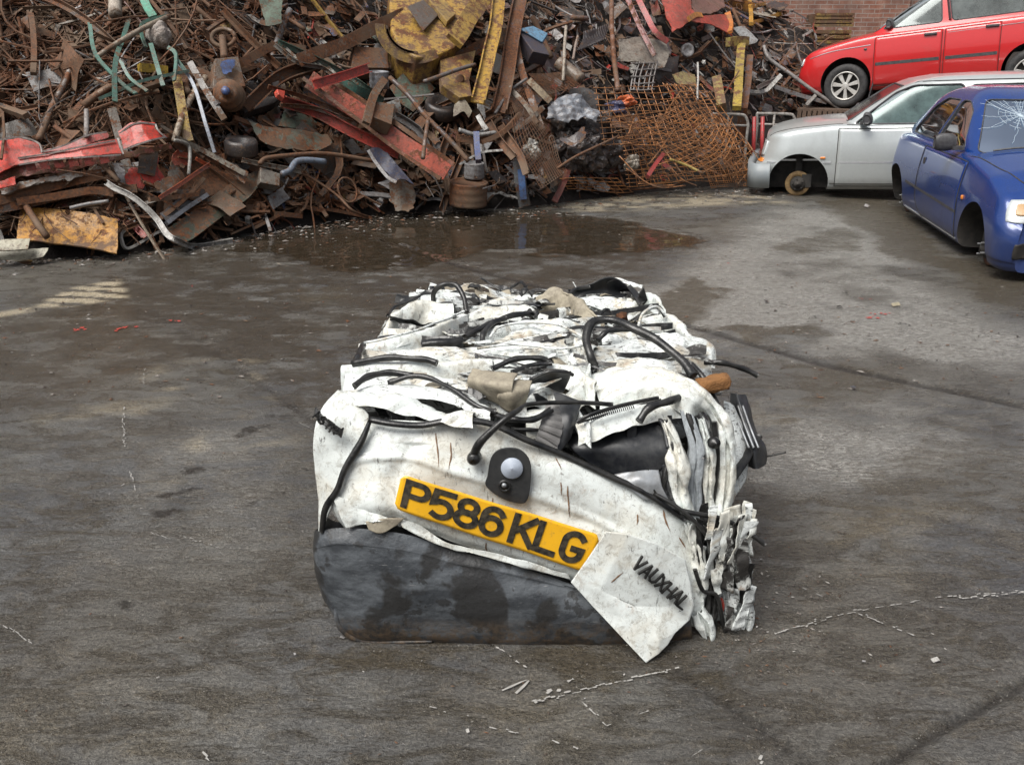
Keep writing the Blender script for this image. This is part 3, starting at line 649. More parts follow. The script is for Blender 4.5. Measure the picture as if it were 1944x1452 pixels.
# -- wiper: pivot cap, arm and blade
wp = tube_obj('wiper_arm', [(899, 866, 1.965), (908, 845, 1.955), (925, 826, 1.955), (960, 795, 1.97), (985, 778, 2.01), (1003, 768, 2.05), (1060, 764, 2.08), (1120, 765, 2.09), (1163, 768, 2.10)], .0075, M['rubber'], bale, flat=.75, taper=[1.9, 1.9, 1.5, 1.3, 1, .9, .9, 1])
mb = MB(); lathe(mb, W((902, 866, 1.985)), (-.1, -1, .25), [(.017, 0), (.018, .02), (.0165, .034), (.011, .042), (.001, .045)], 20); mb.build('pivot_cap', M['rubber'], wp, True)
wb = tube_obj('wiper_blade', [(1095, 802, .60), (1120, 788, .62), (1160, 775, .63), (1200, 765, .635), (1250, 755, .635)], .0035, M['rubber'], bale, flat=1.6)
tube_obj('wiper_blade', [(1098, 803, .605), (1140, 790, .60), (1190, 775, .605), (1255, 758, .625)], .003, M['rubber'], bale)
mb = MB()
for i in range(22):
    t = i / 21.; a = catmull(WP([(1120, 788, .62), (1160, 775, .63), (1200, 765, .635)]), 22)[i]; sweep(mb, [a, a + np.array([.004, -.014, -.010])], circ(.0016, 5))
mb.build('blade_rubs', M['rubber'], wb)
# -- folded corner flap with the maker's raised letters
FL = [[(1150, 1008, 1.925), (1190, 1012, 1.93), (1245, 1030, 1.94), (1300, 1062, 1.955)],
      [(1118, 1056, 1.915), (1165, 1065, 1.91), (1225, 1085, 1.92), (1312, 1110, 1.945)],
      [(1084, 1104, 1.905), (1140, 1120, 1.895), (1200, 1150, 1.905), (1318, 1150, 1.935)],
      [(1130, 1155, 1.89), (1180, 1170, 1.885), (1240, 1180, 1.895), (1308, 1176, 1.925)],
      [(1180, 1208, 1.87), (1208, 1215, 1.868), (1250, 1215, 1.875), (1280, 1200, 1.90)],
      [(1226, 1257, 1.852), (1232, 1252, 1.855), (1248, 1240, 1.866), (1266, 1222, 1.885)]]
flap = grid_obj('folded_flap', patch([WP(r) for r in FL], 101, 61, .0030, 9, 61, 6, .0004, lin=True), M['white'], bale, .004, off=1)
a0, a1, a2 = W((1198, 1072, 1.905)), W((1300, 1160, 1.915)), W((1215, 1050, 1.91))
du, dv, nn = face_frame(a0, a1, a2)
strokes_on('raised_letters', a0 + nn * .004, du, dv, nn, 'VAUXHAL', GL, .036, .0295, .0052, .007, M['rubber'], flap, .03, 8)
# -- bumper
BP = [[(612, 1000, 2.10), (604, 1008, 1.995), (640, 1003, 1.975), (700, 1004, 1.96), (780, 1016, 1.955), (862, 1046, 1.955), (930, 1062, 1.955), (1000, 1082, 1.955), (1090, 1110, 1.955), (1200, 1140, 1.965), (1310, 1165, 1.98)],
      [(606, 1035, 2.10), (601, 1036, 1.985), (640, 1028, 1.95), (700, 1032, 1.935), (780, 1042, 1.93), (862, 1066, 1.93), (930, 1078, 1.93), (1000, 1094, 1.93), (1090, 1116, 1.93), (1200, 1144, 1.935), (1312, 1170, 1.955)],
      [(606, 1042, 2.10), (601, 1044, 1.985), (640, 1037, 1.946), (700, 1040, 1.93), (780, 1050, 1.925), (862, 1073, 1.925), (930, 1086, 1.925), (1000, 1101, 1.925), (1090, 1122, 1.925), (1200, 1149, 1.93), (1312, 1176, 1.95)],
      [(606, 1090, 2.10), (603, 1090, 1.975), (640, 1085, 1.925), (700, 1085, 1.905), (780, 1092, 1.90), (862, 1108, 1.90), (930, 1120, 1.90), (1000, 1130, 1.895), (1090, 1145, 1.895), (1200, 1165, 1.90), (1314, 1185, 1.93)],
      [(618, 1130, 2.10), (622, 1140, 1.965), (655, 1148, 1.915), (700, 1150, 1.895), (780, 1152, 1.89), (862, 1158, 1.89), (930, 1164, 1.89), (1000, 1168, 1.885), (1090, 1175, 1.885), (1200, 1187, 1.89), (1314, 1196, 1.92)],
      [(650, 1175, 2.10), (645, 1180, 1.955), (672, 1200, 1.925), (712, 1205, 1.905), (780, 1204, 1.90), (862, 1204, 1.90), (930, 1207, 1.90), (1000, 1209, 1.90), (1090, 1210, 1.90), (1200, 1211, 1.905), (1314, 1208, 1.93)],
      [(660, 1190, 2.10), (655, 1192, 1.97), (682, 1214, 1.955), (720, 1219, 1.94), (780, 1219, 1.935), (862, 1220, 1.935), (930, 1224, 1.93), (1000, 1226, 1.93), (1090, 1228, 1.93), (1200, 1228, 1.93), (1314, 1218, 1.95)]]
BP = [[(a, b, 1.952 - (1.952 - d) * .6 if d < 1.952 else d) for a, b, d in r] for r in BP]
bumper = grid_obj('bumper', patch([WP(r) for r in BP], 110, 200, .0095, 4.6, 71, 6, .0007), M['bumper'], bale, .004, off=1)
tube_obj('bumper_lip', [(648, 1120, 1.95), (640, 1160, 1.94), (648, 1190, 1.94), (680, 1212, 1.94), (740, 1218, 1.93), (820, 1217, 1.925)], .006, M['bumper'], bumper, flat=1.4, taper=[.4, 1, 1.3, 1.2, .8, .3])
mb = MB(); sweep(mb, WP([(700, 1222, 1.945), (760, 1226, 1.94), (850, 1226, 1.945)]), rect(.012, .03), n=16, col=(.5, .16, .03, .35)); mb.build('rusty_underbar', M['scrap'], bale, label if False else False) if False else mb.build('rusty_underbar', M['scrap'], bale)
grid_obj('torn_bumper_corner', patch([WP([(600, 1085, 2.02), (618, 1090, 1.96), (630, 1100, 1.95)]), WP([(612, 1130, 2.02), (630, 1140, 1.95), (645, 1150, 1.94)]), WP([(640, 1165, 2.02), (648, 1178, 1.955), (655, 1180, 1.95)])], 20, 20, .008, 18, 5, 4), M['plastic'], bale, .003)
grid_obj('gap_shade_sheet', patch([WP([(606, 960, 2.03), (640, 990, 2.03), (760, 1000, 2.02), (900, 1030, 2.01), (1100, 1080, 2.01)]), WP([(606, 1020, 2.0), (640, 1020, 1.99), (760, 1030, 1.98), (900, 1075, 1.98), (1100, 1125, 1.98)])], 14, 50, .008, 12, 8), M['rubber'], bale, .003)  # black sheet standing in for the shade between tailgate and bumper
grid_obj('torn_edge', patch([WP([(630, 938, 1.965), (690, 960, 1.955), (740, 985, 1.95)]), WP([(640, 965, 1.955), (690, 980, 1.945), (735, 990, 1.94)]), WP([(657, 1004, 1.945), (680, 998, 1.945), (705, 990, 1.94)])], 24, 40, .006, 20, 12, 5, .0008), M['white'], bale, .002)
grid_obj('cracked_lens', patch([WP([(694, 990, 1.94), (730, 984, 1.94), (768, 984, 1.94)]), WP([(700, 1006, 1.935), (725, 1012, 1.935), (755, 996, 1.94)])], 12, 20, .003, 30, 13, 4), M['beige'], bale, .003)
grid_obj('torn_strip', patch([WP([(760, 985, 1.95), (800, 1000, 1.945), (850, 1030, 1.94), (940, 1050, 1.94), (1080, 1090, 1.94)]), WP([(765, 1000, 1.94), (805, 1020, 1.935), (850, 1040, 1.935), (935, 1060, 1.935), (1085, 1101, 1.94)])], 10, 80, .006, 22, 14, 5, .001, jag=.004), M['white'], bale, .002)
# -- dark boot-floor plastics inside the front edge
grid_obj('boot_tray', patch([WP([(1078, 818, 2.12), (1150, 806, 2.13), (1245, 797, 2.13), (1262, 805, 2.12)]), WP([(1082, 850, 2.08), (1160, 850, 2.06), (1240, 850, 2.06), (1268, 850, 2.06)]), WP([(1120, 880, 2.06), (1180, 905, 2.045), (1235, 900, 2.04), (1262, 885, 2.05)])], 30, 50, .004, 9, 15, 4), M['plastic'], bale, .004)
tube_obj('tray_edge', [(1080, 820, 2.11), (1150, 808, 2.11), (1240, 798, 2.11), (1258, 806, 2.10), (1268, 850, 2.06)], .007, M['plastic'], bale)
mb = MB(); box(mb, W((1199, 822, 2.09)), (.026, .012, .04), eul(R(-10), 0, R(0))); o = mb.build('clip_housing', M['plastic'], bale); mod(o, 'BEVEL', width=.003, segments=2)
grid_obj('lamp_housing', patch([WP([(1160, 902, 2.04), (1200, 895, 2.03), (1250, 893, 2.03)]), WP([(1190, 925, 2.0), (1220, 915, 2.0), (1258, 925, 2.0)]), WP([(1225, 948, 2.0), (1250, 950, 2.0), (1275, 960, 2.0)])], 20, 30, .008, 16, 17, 4), M['grey'], bale, .003, label='grey lamp housing')
rb = patch([WP([(1015, 838, 2.03), (1035, 850, 2.03), (1052, 868, 2.02)]), WP([(1028, 800, 2.06), (1045, 805, 2.05), (1066, 812, 2.06)]), WP([(1040, 766, 2.12), (1052, 768, 2.11), (1062, 770, 2.12)])], 60, 16)
rb[..., 1] += (.004 * np.sign(np.sin(np.linspace(0, 44, 60))))[:, None]
grid_obj('ribbed_duct', rb, simple('ribbed_grey', (.16, .155, .15), .6, .2, 30), bale, .006, smooth=False)
grid_obj('trim_panel', patch([WP([(1050, 742, 2.16), (1078, 752, 2.14), (1106, 762, 2.14)]), WP([(1060, 790, 2.08), (1082, 795, 2.07), (1092, 800, 2.08)]), WP([(1054, 868, 2.02), (1070, 850, 2.04), (1084, 830, 2.06)])], 30, 20, .003, 12, 19, 4), M['plastic'], bale, .004)
# -- crumpled top sheets
rgb = random.Random(77)
L = [ # ridge, front width, back width, front drop, back drop, amp, material
 ([(640, 746, .655), (700, 752, .655), (790, 765, .65), (850, 782, .64), (900, 792, .63)], .035, .08, .02, .04, .022, 'white'),
 ([(650, 742, .64), (760, 735, .655), (860, 748, .65), (930, 785, .63)], .03, .10, .02, .05, .016, 'torn'),
 ([(648, 700, .66), (720, 692, .665), (820, 690, .665), (932, 684, .66)], .035, .09, .10, .05, .008, 'white'),
 ([(660, 715, .64), (760, 712, .645), (870, 722, .64), (1000, 760, .62)], .05, .08, .04, .04, .018, 'torn'),
 ([(688, 668, .65), (760, 664, .655), (840, 668, .655), (915, 672, .65)], .04, .07, .05, .05, .018, 'torn'),
 ([(682, 655, .65), (750, 640, .665), (830, 618, .67), (888, 595, .66)], .035, .06, .05, .06, .007, 'white'),
 ([(730, 622, .62), (752, 596, .65), (800, 572, .66), (860, 578, .65)], .06, .10, .07, .06, .014, 'white'),
 ([(745, 600, .60), (800, 566, .64), (870, 556, .64), (925, 562, .63)], .05, .10, .06, .10, .016, 'torn'),
 ([(868, 612, .63), (910, 588, .65), (990, 582, .65), (1040, 600, .63)], .06, .09, .06, .05, .010, 'white'),
 ([(930, 572, .62), (985, 558, .64), (1040, 556, .64)], .05, .10, .06, .12, .02, 'torn'),
 ([(1015, 562, .65), (1050, 546, .68), (1075, 553, .68), (1105, 578, .66), (1142, 602, .64)], .05, .06, .07, .08, .022, 'beige'),
 ([(900, 662, .64), (980, 653, .65), (1070, 662, .65), (1120, 690, .63)], .04, .05, .05, .04, .02, 'torn'),
 ([(905, 640, .64), (1000, 610, .66), (1080, 606, .665), (1140, 600, .66)], .02, .05, .045, .04, .012, 'torn'),
 ([(930, 650, .64), (1010, 628, .65), (1090, 640, .65), (1130, 668, .64)], .05, .06, .05, .04, .02, 'torn'),
 ([(940, 690, .64), (1010, 684, .65), (1090, 700, .65), (1130, 730, .64)], .05, .08, .05, .06, .012, 'white'),
 ([(1125, 668, .63), (1190, 655, .65), (1270, 660, .65), (1345, 672, .62)], .06, .06, .06, .05, .016, 'torn'),
 ([(1130, 690, .64), (1200, 680, .65), (1290, 688, .64)], .05, .06, .06, .05, .012, 'torn'),
 ([(1140, 640, .64), (1210, 628, .65), (1290, 640, .645), (1352, 658, .60)], .05, .07, .06, .06, .02, 'torn'),
 ([(1200, 612, .63), (1262, 600, .64), (1310, 640, .62)], .05, .07, .06, .08, .018, 'white'),
 ([(1190, 588, .62), (1232, 556, .65), (1262, 585, .63)], .05, .08, .10, .10, .014, 'white'),
 ([(1060, 590, .63), (1120, 566, .64), (1200, 572, .64)], .05, .08, .07, .08, .014, 'torn'),
 ([(1000, 790, .60), (1060, 770, .61), (1110, 720, .64), (1120, 690, .65)], .05, .12, .05, .04, .010, 'white'),
 ([(880, 700, .62), (960, 712, .63), (1060, 745, .62), (1120, 800, .60)], .06, .10, .05, .04, .014, 'torn'),
 ([(1095, 812, .58), (1160, 788, .60), (1230, 770, .61), (1290, 760, .61)], .05, .12, .03, .02, .004, 'white'),
]
for i, (r_, fw, bw, fd, bd, am, mt) in enumerate(L):
    grid_obj('crumpled_panel', ledge(r_, fw, bw, fd, bd, am, 100 + i * 7), M[mt], bale, .003, smooth=False)
# small torn pieces between the sheets
for i in range(190):
    y = rgb.uniform(2.14, 3.38); x = rgb.uniform(-.45 + .08 * (y - 2.2), .58 - .04 * (y - 2.2))
    if y < 2.3 and x > .1: continue
    z = .60 + rgb.uniform(-.03, .04); a = rgb.uniform(-.5, .5) + (math.pi / 2 if rgb.random() < .2 else 0); l, wd = rgb.uniform(.05, .17), rgb.uniform(.012, .055)
    e, n_ = np.array([math.cos(a), math.sin(a), rgb.uniform(-.25, .25)]), np.array([-math.sin(a), math.cos(a), rgb.uniform(-.9, .9)])
    c = np.array([x, y, z]); rows = [[c + e * (s - .5) * l + n_ * (t - .5) * wd * (1 - .3 * s) + np.array([0, 0, .012 * math.sin(3 * s + i)]) for s in (0, .35, .7, 1)] for t in (0, .5, 1)]
    mt = rgb.choice(['torn', 'torn', 'white', 'torn', 'rubber', 'rubber', 'inner', 'plastic', 'beige', 'inner'])
    grid_obj('torn_scrap_piece', patch(rows, 16, 28, .014, 17, 400 + i, 4, .0004, jag=.005), M[mt], bale, .0025, smooth=False)
for i in range(95):
    x, y = rgb.uniform(-.48, .58), rgb.uniform(2.20, 3.40); l = rgb.uniform(.12, .34); a = rgb.gauss(0, .28); z = .625 + rgb.uniform(-.015, .03)
    t_ = (y - 2.2) / 1.2; x = max(-.47 + .09 * t_ + l / 2, min(.56 - .04 * t_ - l / 2, x)); z -= .012 * t_
    if y < 2.32 and x > .08: continue
    e = np.array([math.cos(a), math.sin(a), rgb.uniform(-.10, .10)]); sd = np.array([-math.sin(a), math.cos(a) * .5, rgb.uniform(.4, 1.2)]); sd /= np.linalg.norm(sd); wd = rgb.uniform(.006, .024); bow = rgb.uniform(-.03, .04)
    rows = [[np.array([x, y, z]) + e * (s - .5) * l + sd * (t - .5) * wd + np.array([0, bow * (1 - (2 * s - 1) ** 2), .3 * bow * math.sin(5 * s + i)]) for s in (0, .25, .5, .75, 1)] for t in (0, .5, 1)]
    grid_obj('folded_strip', patch(rows, 8, 46, .006, 22, 900 + i, 4, .0004, jag=.003), M[rgb.choice(['white', 'torn', 'torn', 'rubber', 'rubber', 'inner', 'inner', 'plastic'])], bale, .002, smooth=False)  # dark ones imitate the shaded gaps between folds
# broken beige casting shells and the dark cup behind them
grid_obj('beige_shell', patch([WP([(892, 742, .63), (930, 760, .62), (975, 775, .61)]), WP([(890, 722, .67), (925, 728, .685), (975, 735, .68)]), WP([(900, 704, .68), (930, 706, .69), (982, 713, .685)])], 26, 30, .006, 16, 33, 5, .001, jag=.006), M['beige'], bale, .004)
grid_obj('beige_shell', patch([WP([(948, 772, .61), (972, 780, .605), (992, 768, .61)]), WP([(950, 745, .66), (975, 745, .665), (1003, 742, .66)]), WP([(985, 722, .67), (995, 724, .67), (1008, 724, .67)])], 22, 24, .004, 16, 35, 5, .001, jag=.005), M['beige'], bale, .004)
grid_obj('dark_duct', patch([WP([(1005, 720, .66), (1045, 708, .68), (1086, 708, .67)]), WP([(1010, 740, .62), (1045, 738, .62), (1075, 738, .61)]), WP([(1020, 765, .60), (1045, 760, .60), (1060, 756, .60)])], 20, 24, .006, 14, 37, 4), M['plastic'], bale, .004)
grid_obj('dark_side_panel', patch([WP([(1082, 575, .60), (1130, 572, .62), (1180, 575, .61)]), WP([(1085, 556, .64), (1140, 552, .64), (1200, 555, .62)]), WP([(1095, 548, .66), (1160, 526, .70), (1195, 545, .66)])], 26, 30, .008, 14, 39, 4), M['plastic'], bale, .004)
grid_obj('black_bracket', patch([WP([(1190, 545, .67), (1197, 540, .68)]), WP([(1215, 578, .64), (1226, 570, .64)])], 14, 8, .003, 20, 3), M['rubber'], bale, .01)
grid_obj('black_bracket', patch([WP([(1212, 560, .66), (1222, 545, .69)]), WP([(1222, 580, .62), (1230, 570, .64)])], 14, 8, .004, 20, 5), M['rubber'], bale, .01)
grid_obj('dark_block', patch([WP([(800, 660, .65), (840, 656, .655), (878, 650, .65)]), WP([(800, 645, .68), (840, 642, .685), (876, 640, .68)])], 10, 20, .004, 26, 7), M['rubber'], bale, .02)
for i, (px, py, s) in enumerate([(985, 548, .03), (1000, 560, .025), (900, 548, .02), (1005, 600, .03), (1150, 595, .02)]):
    c = W((px, py, .655)); rows = [[c + np.array([(a - 1) * s, (b - 1) * s * .6, (1 - abs(a - 1)) * s * .8]) for a in (0, .7, 1.3, 2)] for b in (0, 1, 2)]
    grid_obj('mangled_bracket', patch(rows, 16, 16, s * .6, 40, 500 + i, 5), M['rubber'], bale, .004, smooth=False)
mb = MB(); G = patch([WP([(1168, 604, .66), (1178, 600, .67), (1190, 600, .665)]), WP([(1170, 596, .69), (1180, 592, .695), (1190, 593, .69)])], 8, 10, .003, 40, 4); mb.add(G.reshape(-1, 3), grid_faces(8, 10), col=(.35, .10, .04, .8)); o = mb.build('rusty_bracket', M['scrap'], bale); solid(o, .02)
# foam block
f0 = W((1352, 735, .62)); mb = MB(); Gs = []
bmf = bmesh.new(); bmesh.ops.create_icosphere(bmf, subdivisions=4, radius=1); bmf.verts.ensure_lookup_table(); bmf.faces.ensure_lookup_table()
V = np.array([v.co[:] for v in bmf.verts]); V = np.sign(V) * np.abs(V) ** .55; V *= np.array([.048, .026, .021]); V += fbm(V, 60, 3)[:, None] * V * .25
V = V @ eul(0, R(-14), R(6)).T + f0 + np.array([0, 0, .01]); mb.add(V, [[v.index for v in f.verts] for f in bmf.faces]); bmf.free()
mb.build('foam_block', M['foam'], bale, True)
# -- seals, hoses and cables over the top
for pts, r_, fl in [
    ([(1128, 700, .63), (1118, 675, .67), (1113, 640, .71), (1125, 612, .74), (1160, 605, .75), (1200, 620, .74), (1250, 648, .71), (1290, 680, .68), (1315, 712, .65)], .0125, 1.3),
    ([(1135, 645, .66), (1155, 628, .68), (1195, 624, .68)], .010, 1),
    ([(1310, 690, .66), (1335, 715, .64), (1352, 745, .60), (1372, 800, 2.2), (1378, 850, 2.15)], .009, 1),
    ([(826, 580, .63), (824, 555, .68), (840, 541, .71), (865, 541, .71), (880, 562, .68), (886, 592, .63)], .010, 1.2),
    ([(885, 640, .65), (915, 622, .665), (950, 607, .67), (985, 598, .67), (1008, 594, .665)], .0115, 1),
    ([(914, 650, .64), (918, 632, .66), (935, 615, .67), (960, 604, .675)], .010, 1),
    ([(668, 690, .675), (740, 680, .685), (800, 682, .685), (830, 692, .675)], .009, 1.3),
    ([(672, 690, .67), (682, 672, .67), (690, 655, .66)], .011, 1),
    ([(674, 735, .66), (700, 715, .675), (740, 706, .68), (785, 712, .675)], .0085, 1.4),
    ([(735, 728, .66), (780, 714, .68), (820, 718, .68), (860, 740, .665), (900, 768, .645), (940, 782, .63)], .0075, 1.2),
    ([(935, 700, .655), (980, 684, .67), (1030, 682, .67), (1048, 690, .66)], .010, 1),
    ([(970, 706, .65), (1010, 692, .66), (1048, 690, .66)], .008, 1),
    ([(1010, 718, .67), (1040, 706, .69), (1070, 705, .69), (1086, 712, .675)], .006, 1),
    ([(930, 785, .62), (970, 796, .62), (1010, 796, .62), (1045, 778, .63)], .010, 1),
    ([(970, 812, 2.06), (1020, 815, 2.06), (1045, 815, 2.07)], .006, 1),
    ([(735, 600, .64), (748, 585, .64), (770, 575, .65), (795, 562, .65)], .006, 1),
    ([(912, 528, .69), (930, 538, .68), (952, 552, .66)], .0045, 1),
    ([(1080, 560, .66), (1095, 548, .67), (1120, 545, .67)], .008, 1),
    ([(1205, 612, .65), (1225, 590, .68), (1250, 585, .68), (1265, 602, .65)], .006, 1.5),
    ([(1336, 686, .62), (1370, 690, .62), (1410, 700, .60), (1438, 714, .58)], .0075, 1.4),
    ([(1212, 800, .60), (1235, 775, .63), (1270, 760, .64), (1300, 750, .64)], .011, 1.2),
    ([(1100, 545, .66), (1140, 540, .66), (1168, 530, .70)], .004, 1)]:
    tube_obj('rubber_seal', pts, r_, M['rubber'], bale, flat=fl * .85, wob=.005, seed=int(pts[0][0]), taper=[1, .85, 1.1, .8, 1.05, .9, 1.0])
for pts, r_ in [([(905, 662, .655), (980, 655, .66), (1060, 662, .66), (1120, 655, .66)], .004), ([(930, 640, .66), (950, 620, .68), (1000, 612, .685), (1060, 618, .68), (1110, 640, .665)], .0045),
                ([(1210, 622, .66), (1220, 596, .69), (1245, 583, .695), (1266, 600, .665)], .005), ([(690, 650, .67), (780, 630, .69), (880, 592, .68)], .004)]:
    tube_obj('bent_wire', pts, r_, M['torn'], bale, wob=.003)
# -- folded panels running down the right-hand corner
RB = [
 ([(1128, 742, .60), (1180, 722, .635), (1250, 716, .655), (1320, 745, .645), (1362, 790, 2.14), (1380, 850, 2.11), (1378, 930, 2.08), (1362, 1010, 2.06), (1350, 1070, 2.05)], [64, 50, 34, 30, 34, 38, 36, 30, 22], 'white', .016),
 ([(1262, 800, 2.10), (1280, 850, 2.06), (1290, 920, 2.03), (1300, 980, 2.02), (1325, 1050, 2.02)], [14, 40, 42, 34, 24], 'white', .014),
 ([(1300, 775, 2.12), (1322, 850, 2.08), (1318, 920, 2.06), (1322, 985, 2.04)], [22, 26, 28, 20], 'glassbits', .008),
 ([(1330, 795, 2.13), (1346, 860, 2.09), (1344, 930, 2.07), (1346, 1000, 2.05), (1356, 1060, 2.03)], [14, 24, 28, 24, 18], 'white', .012),
 ([(1255, 880, 2.06), (1266, 930, 2.03), (1280, 968, 2.01)], [18, 20, 14], 'plastic', .006),
 ([(1300, 985, 2.0), (1322, 1040, 1.99), (1330, 1110, 1.98), (1322, 1180, 1.98)], [16, 26, 30, 22], 'white', .012),
 ([(1340, 1050, 2.0), (1352, 1110, 1.985), (1350, 1160, 1.98), (1345, 1215, 1.985)], [26, 22, 24, 34], 'rubber', .010),
 ([(1325, 1160, 1.965), (1340, 1185, 1.955), (1345, 1212, 1.955)], [26, 40, 26], 'white', .016),
 ([(1370, 1060, 2.04), (1375, 1110, 2.01), (1382, 1160, 2.0), (1392, 1205, 1.99)], [18, 22, 28, 40], 'torn', .014),
 ([(1398, 1075, 2.05), (1412, 1120, 2.02), (1420, 1165, 2.0), (1408, 1215, 1.99)], [14, 18, 22, 26], 'torn', .012),
 ([(1392, 1000, 2.10), (1398, 1040, 2.09), (1402, 1075, 2.08)], [16, 18, 12], 'rubber', .006),
 ([(1385, 1040, 2.08), (1392, 1058, 2.07), (1402, 1040, 2.08), (1406, 1020, 2.08)], [8, 8, 8, 6], 'white', .004),
 ([(1372, 960, 2.09), (1384, 1010, 2.08), (1388, 1080, 2.06), (1400, 1140, 2.04)], [16, 18, 16, 14], 'torn', .008)]
for i, (path, wv, mt, bl) in enumerate(RB):
    grid_obj('folded_side_strip', ribbonpx(path, wv, 8, 110, bl, .05, .010, 16, 200 + i * 3, .0008, jag=.002), M[mt], bale, .003, smooth=False)
for i in range(50):
    px, py = rgb.uniform(1312, 1424), rgb.uniform(990, 1212); c = W((px, py, rgb.uniform(1.955, 2.05))); l = rgb.uniform(.07, .17); wd = rgb.uniform(.012, .035); t = rgb.uniform(-.22, .22)
    e = np.array([math.sin(t), 0, math.cos(t)]); nvec = np.array([math.cos(t), rgb.uniform(-.8, .8), -math.sin(t)])
    c[2] = max(c[2], l * .55 + .01)
    rows = [[c + e * (s - .5) * l + nvec * (q - .5) * wd for s in (0, .5, 1)] for q in (0, .5, 1)]
    grid_obj('torn_scrap_piece', patch(rows, 10, 20, .010, 26, 700 + i, 4, .0008, jag=.008), M[rgb.choice(['torn', 'white', 'white', 'rubber', 'inner', 'torn', 'torn'])], bale, .0025, smooth=rgb.random() < .5)
mb = MB(); sweep(mb, WP([(1368, 1135, 1.985), (1372, 1150, 1.98), (1370, 1160, 1.98)]), rect(.006, .01), col=(.45, .03, .02, .05), n=6); mb.build('red_cable_stub', M['scrap'], bale)
for pts, r_, fl in [([(1268, 960, 2.0), (1310, 972, 1.98), (1370, 985, 1.98), (1410, 1005, 1.97), (1452, 1034, 1.96)], .0065, 1), ([(1240, 935, 2.0), (1290, 965, 1.975), (1330, 1000, 1.965), (1350, 1040, 1.97), (1345, 1080, 1.97)], .0055, 1),
    ([(1290, 975, 1.985), (1320, 990, 1.975), (1350, 1015, 1.97), (1365, 1060, 1.975)], .005, 1), ([(1440, 828, 2.30), (1415, 870, 2.22), (1375, 930, 2.12)], .014, .5), ([(1330, 880, 2.08), (1335, 960, 2.06), (1352, 1030, 2.03)], .006, 1),
    ([(1356, 800, 2.12), (1362, 880, 2.10), (1352, 960, 2.08), (1362, 1040, 2.04)], .008, 1), ([(1320, 1080, 1.97), (1335, 1120, 1.965), (1360, 1130, 1.97), (1372, 1180, 1.975), (1378, 1215, 1.98)], .006, 1), ([(1230, 890, 2.03), (1240, 925, 2.0), (1250, 945, 2.0)], .004, 1),
    ([(1448, 868, 2.3), (1470, 863, 2.29), (1492, 858, 2.28)], .0028, 1), ([(1270, 790, 2.12), (1276, 850, 2.07), (1262, 900, 2.04), (1254, 950, 2.02)], .007, 1), ([(1292, 760, 2.14), (1312, 800, 2.10), (1334, 870, 2.07)], .009, 1)]:
    tube_obj('rubber_strip', pts, r_, M['rubber'], bale, flat=fl, wob=.002)
mb = MB(); lathe(mb, W((1350, 838, 2.09)), (.3, -1, .2), [(.012, 0), (.018, .012), (.014, .026), (.001, .03)], 14); mb.build('rubber_bung', M['rubber'], bale, True)
dk = patch([WP([(1384, 745, 2.42), (1400, 748, 2.38), (1416, 748, 2.42)]), WP([(1392, 800, 2.36), (1416, 800, 2.30), (1434, 806, 2.36)]), WP([(1404, 845, 2.30), (1430, 842, 2.24), (1455, 852, 2.30)]), WP([(1420, 885, 2.28), (1436, 890, 2.22), (1454, 880, 2.28)])], 50, 26, .008, 14, 51, 5)
grid_obj('crushed_lamp_unit', dk, M['plastic'], bale, .01, smooth=False)
for k in range(3):
    tube_obj('chrome_rib', [(1392 + k * 9, 770, 2.34), (1406 + k * 9, 810, 2.28), (1422 + k * 9, 850, 2.23)], .003, M['grey'], bale)
grid_obj('inner_wing', patch([WP([(1375, 760, 2.3), (1395, 770, 2.3), (1410, 800, 2.3)]), WP([(1380, 880, 2.2), (1400, 890, 2.2), (1420, 900, 2.22)]), WP([(1375, 960, 2.12), (1385, 960, 2.12), (1392, 950, 2.14)])], 30, 16, .01, 14, 53, 5), M['torn'], bale, .004)
grid_obj('rubber_wedge', patch([WP([(1386, 982, 2.06), (1424, 980, 2.04)]), WP([(1388, 1005, 2.05), (1420, 1006, 2.03)])], 10, 14, .002, 14, 5), M['plastic'], bale, .02)

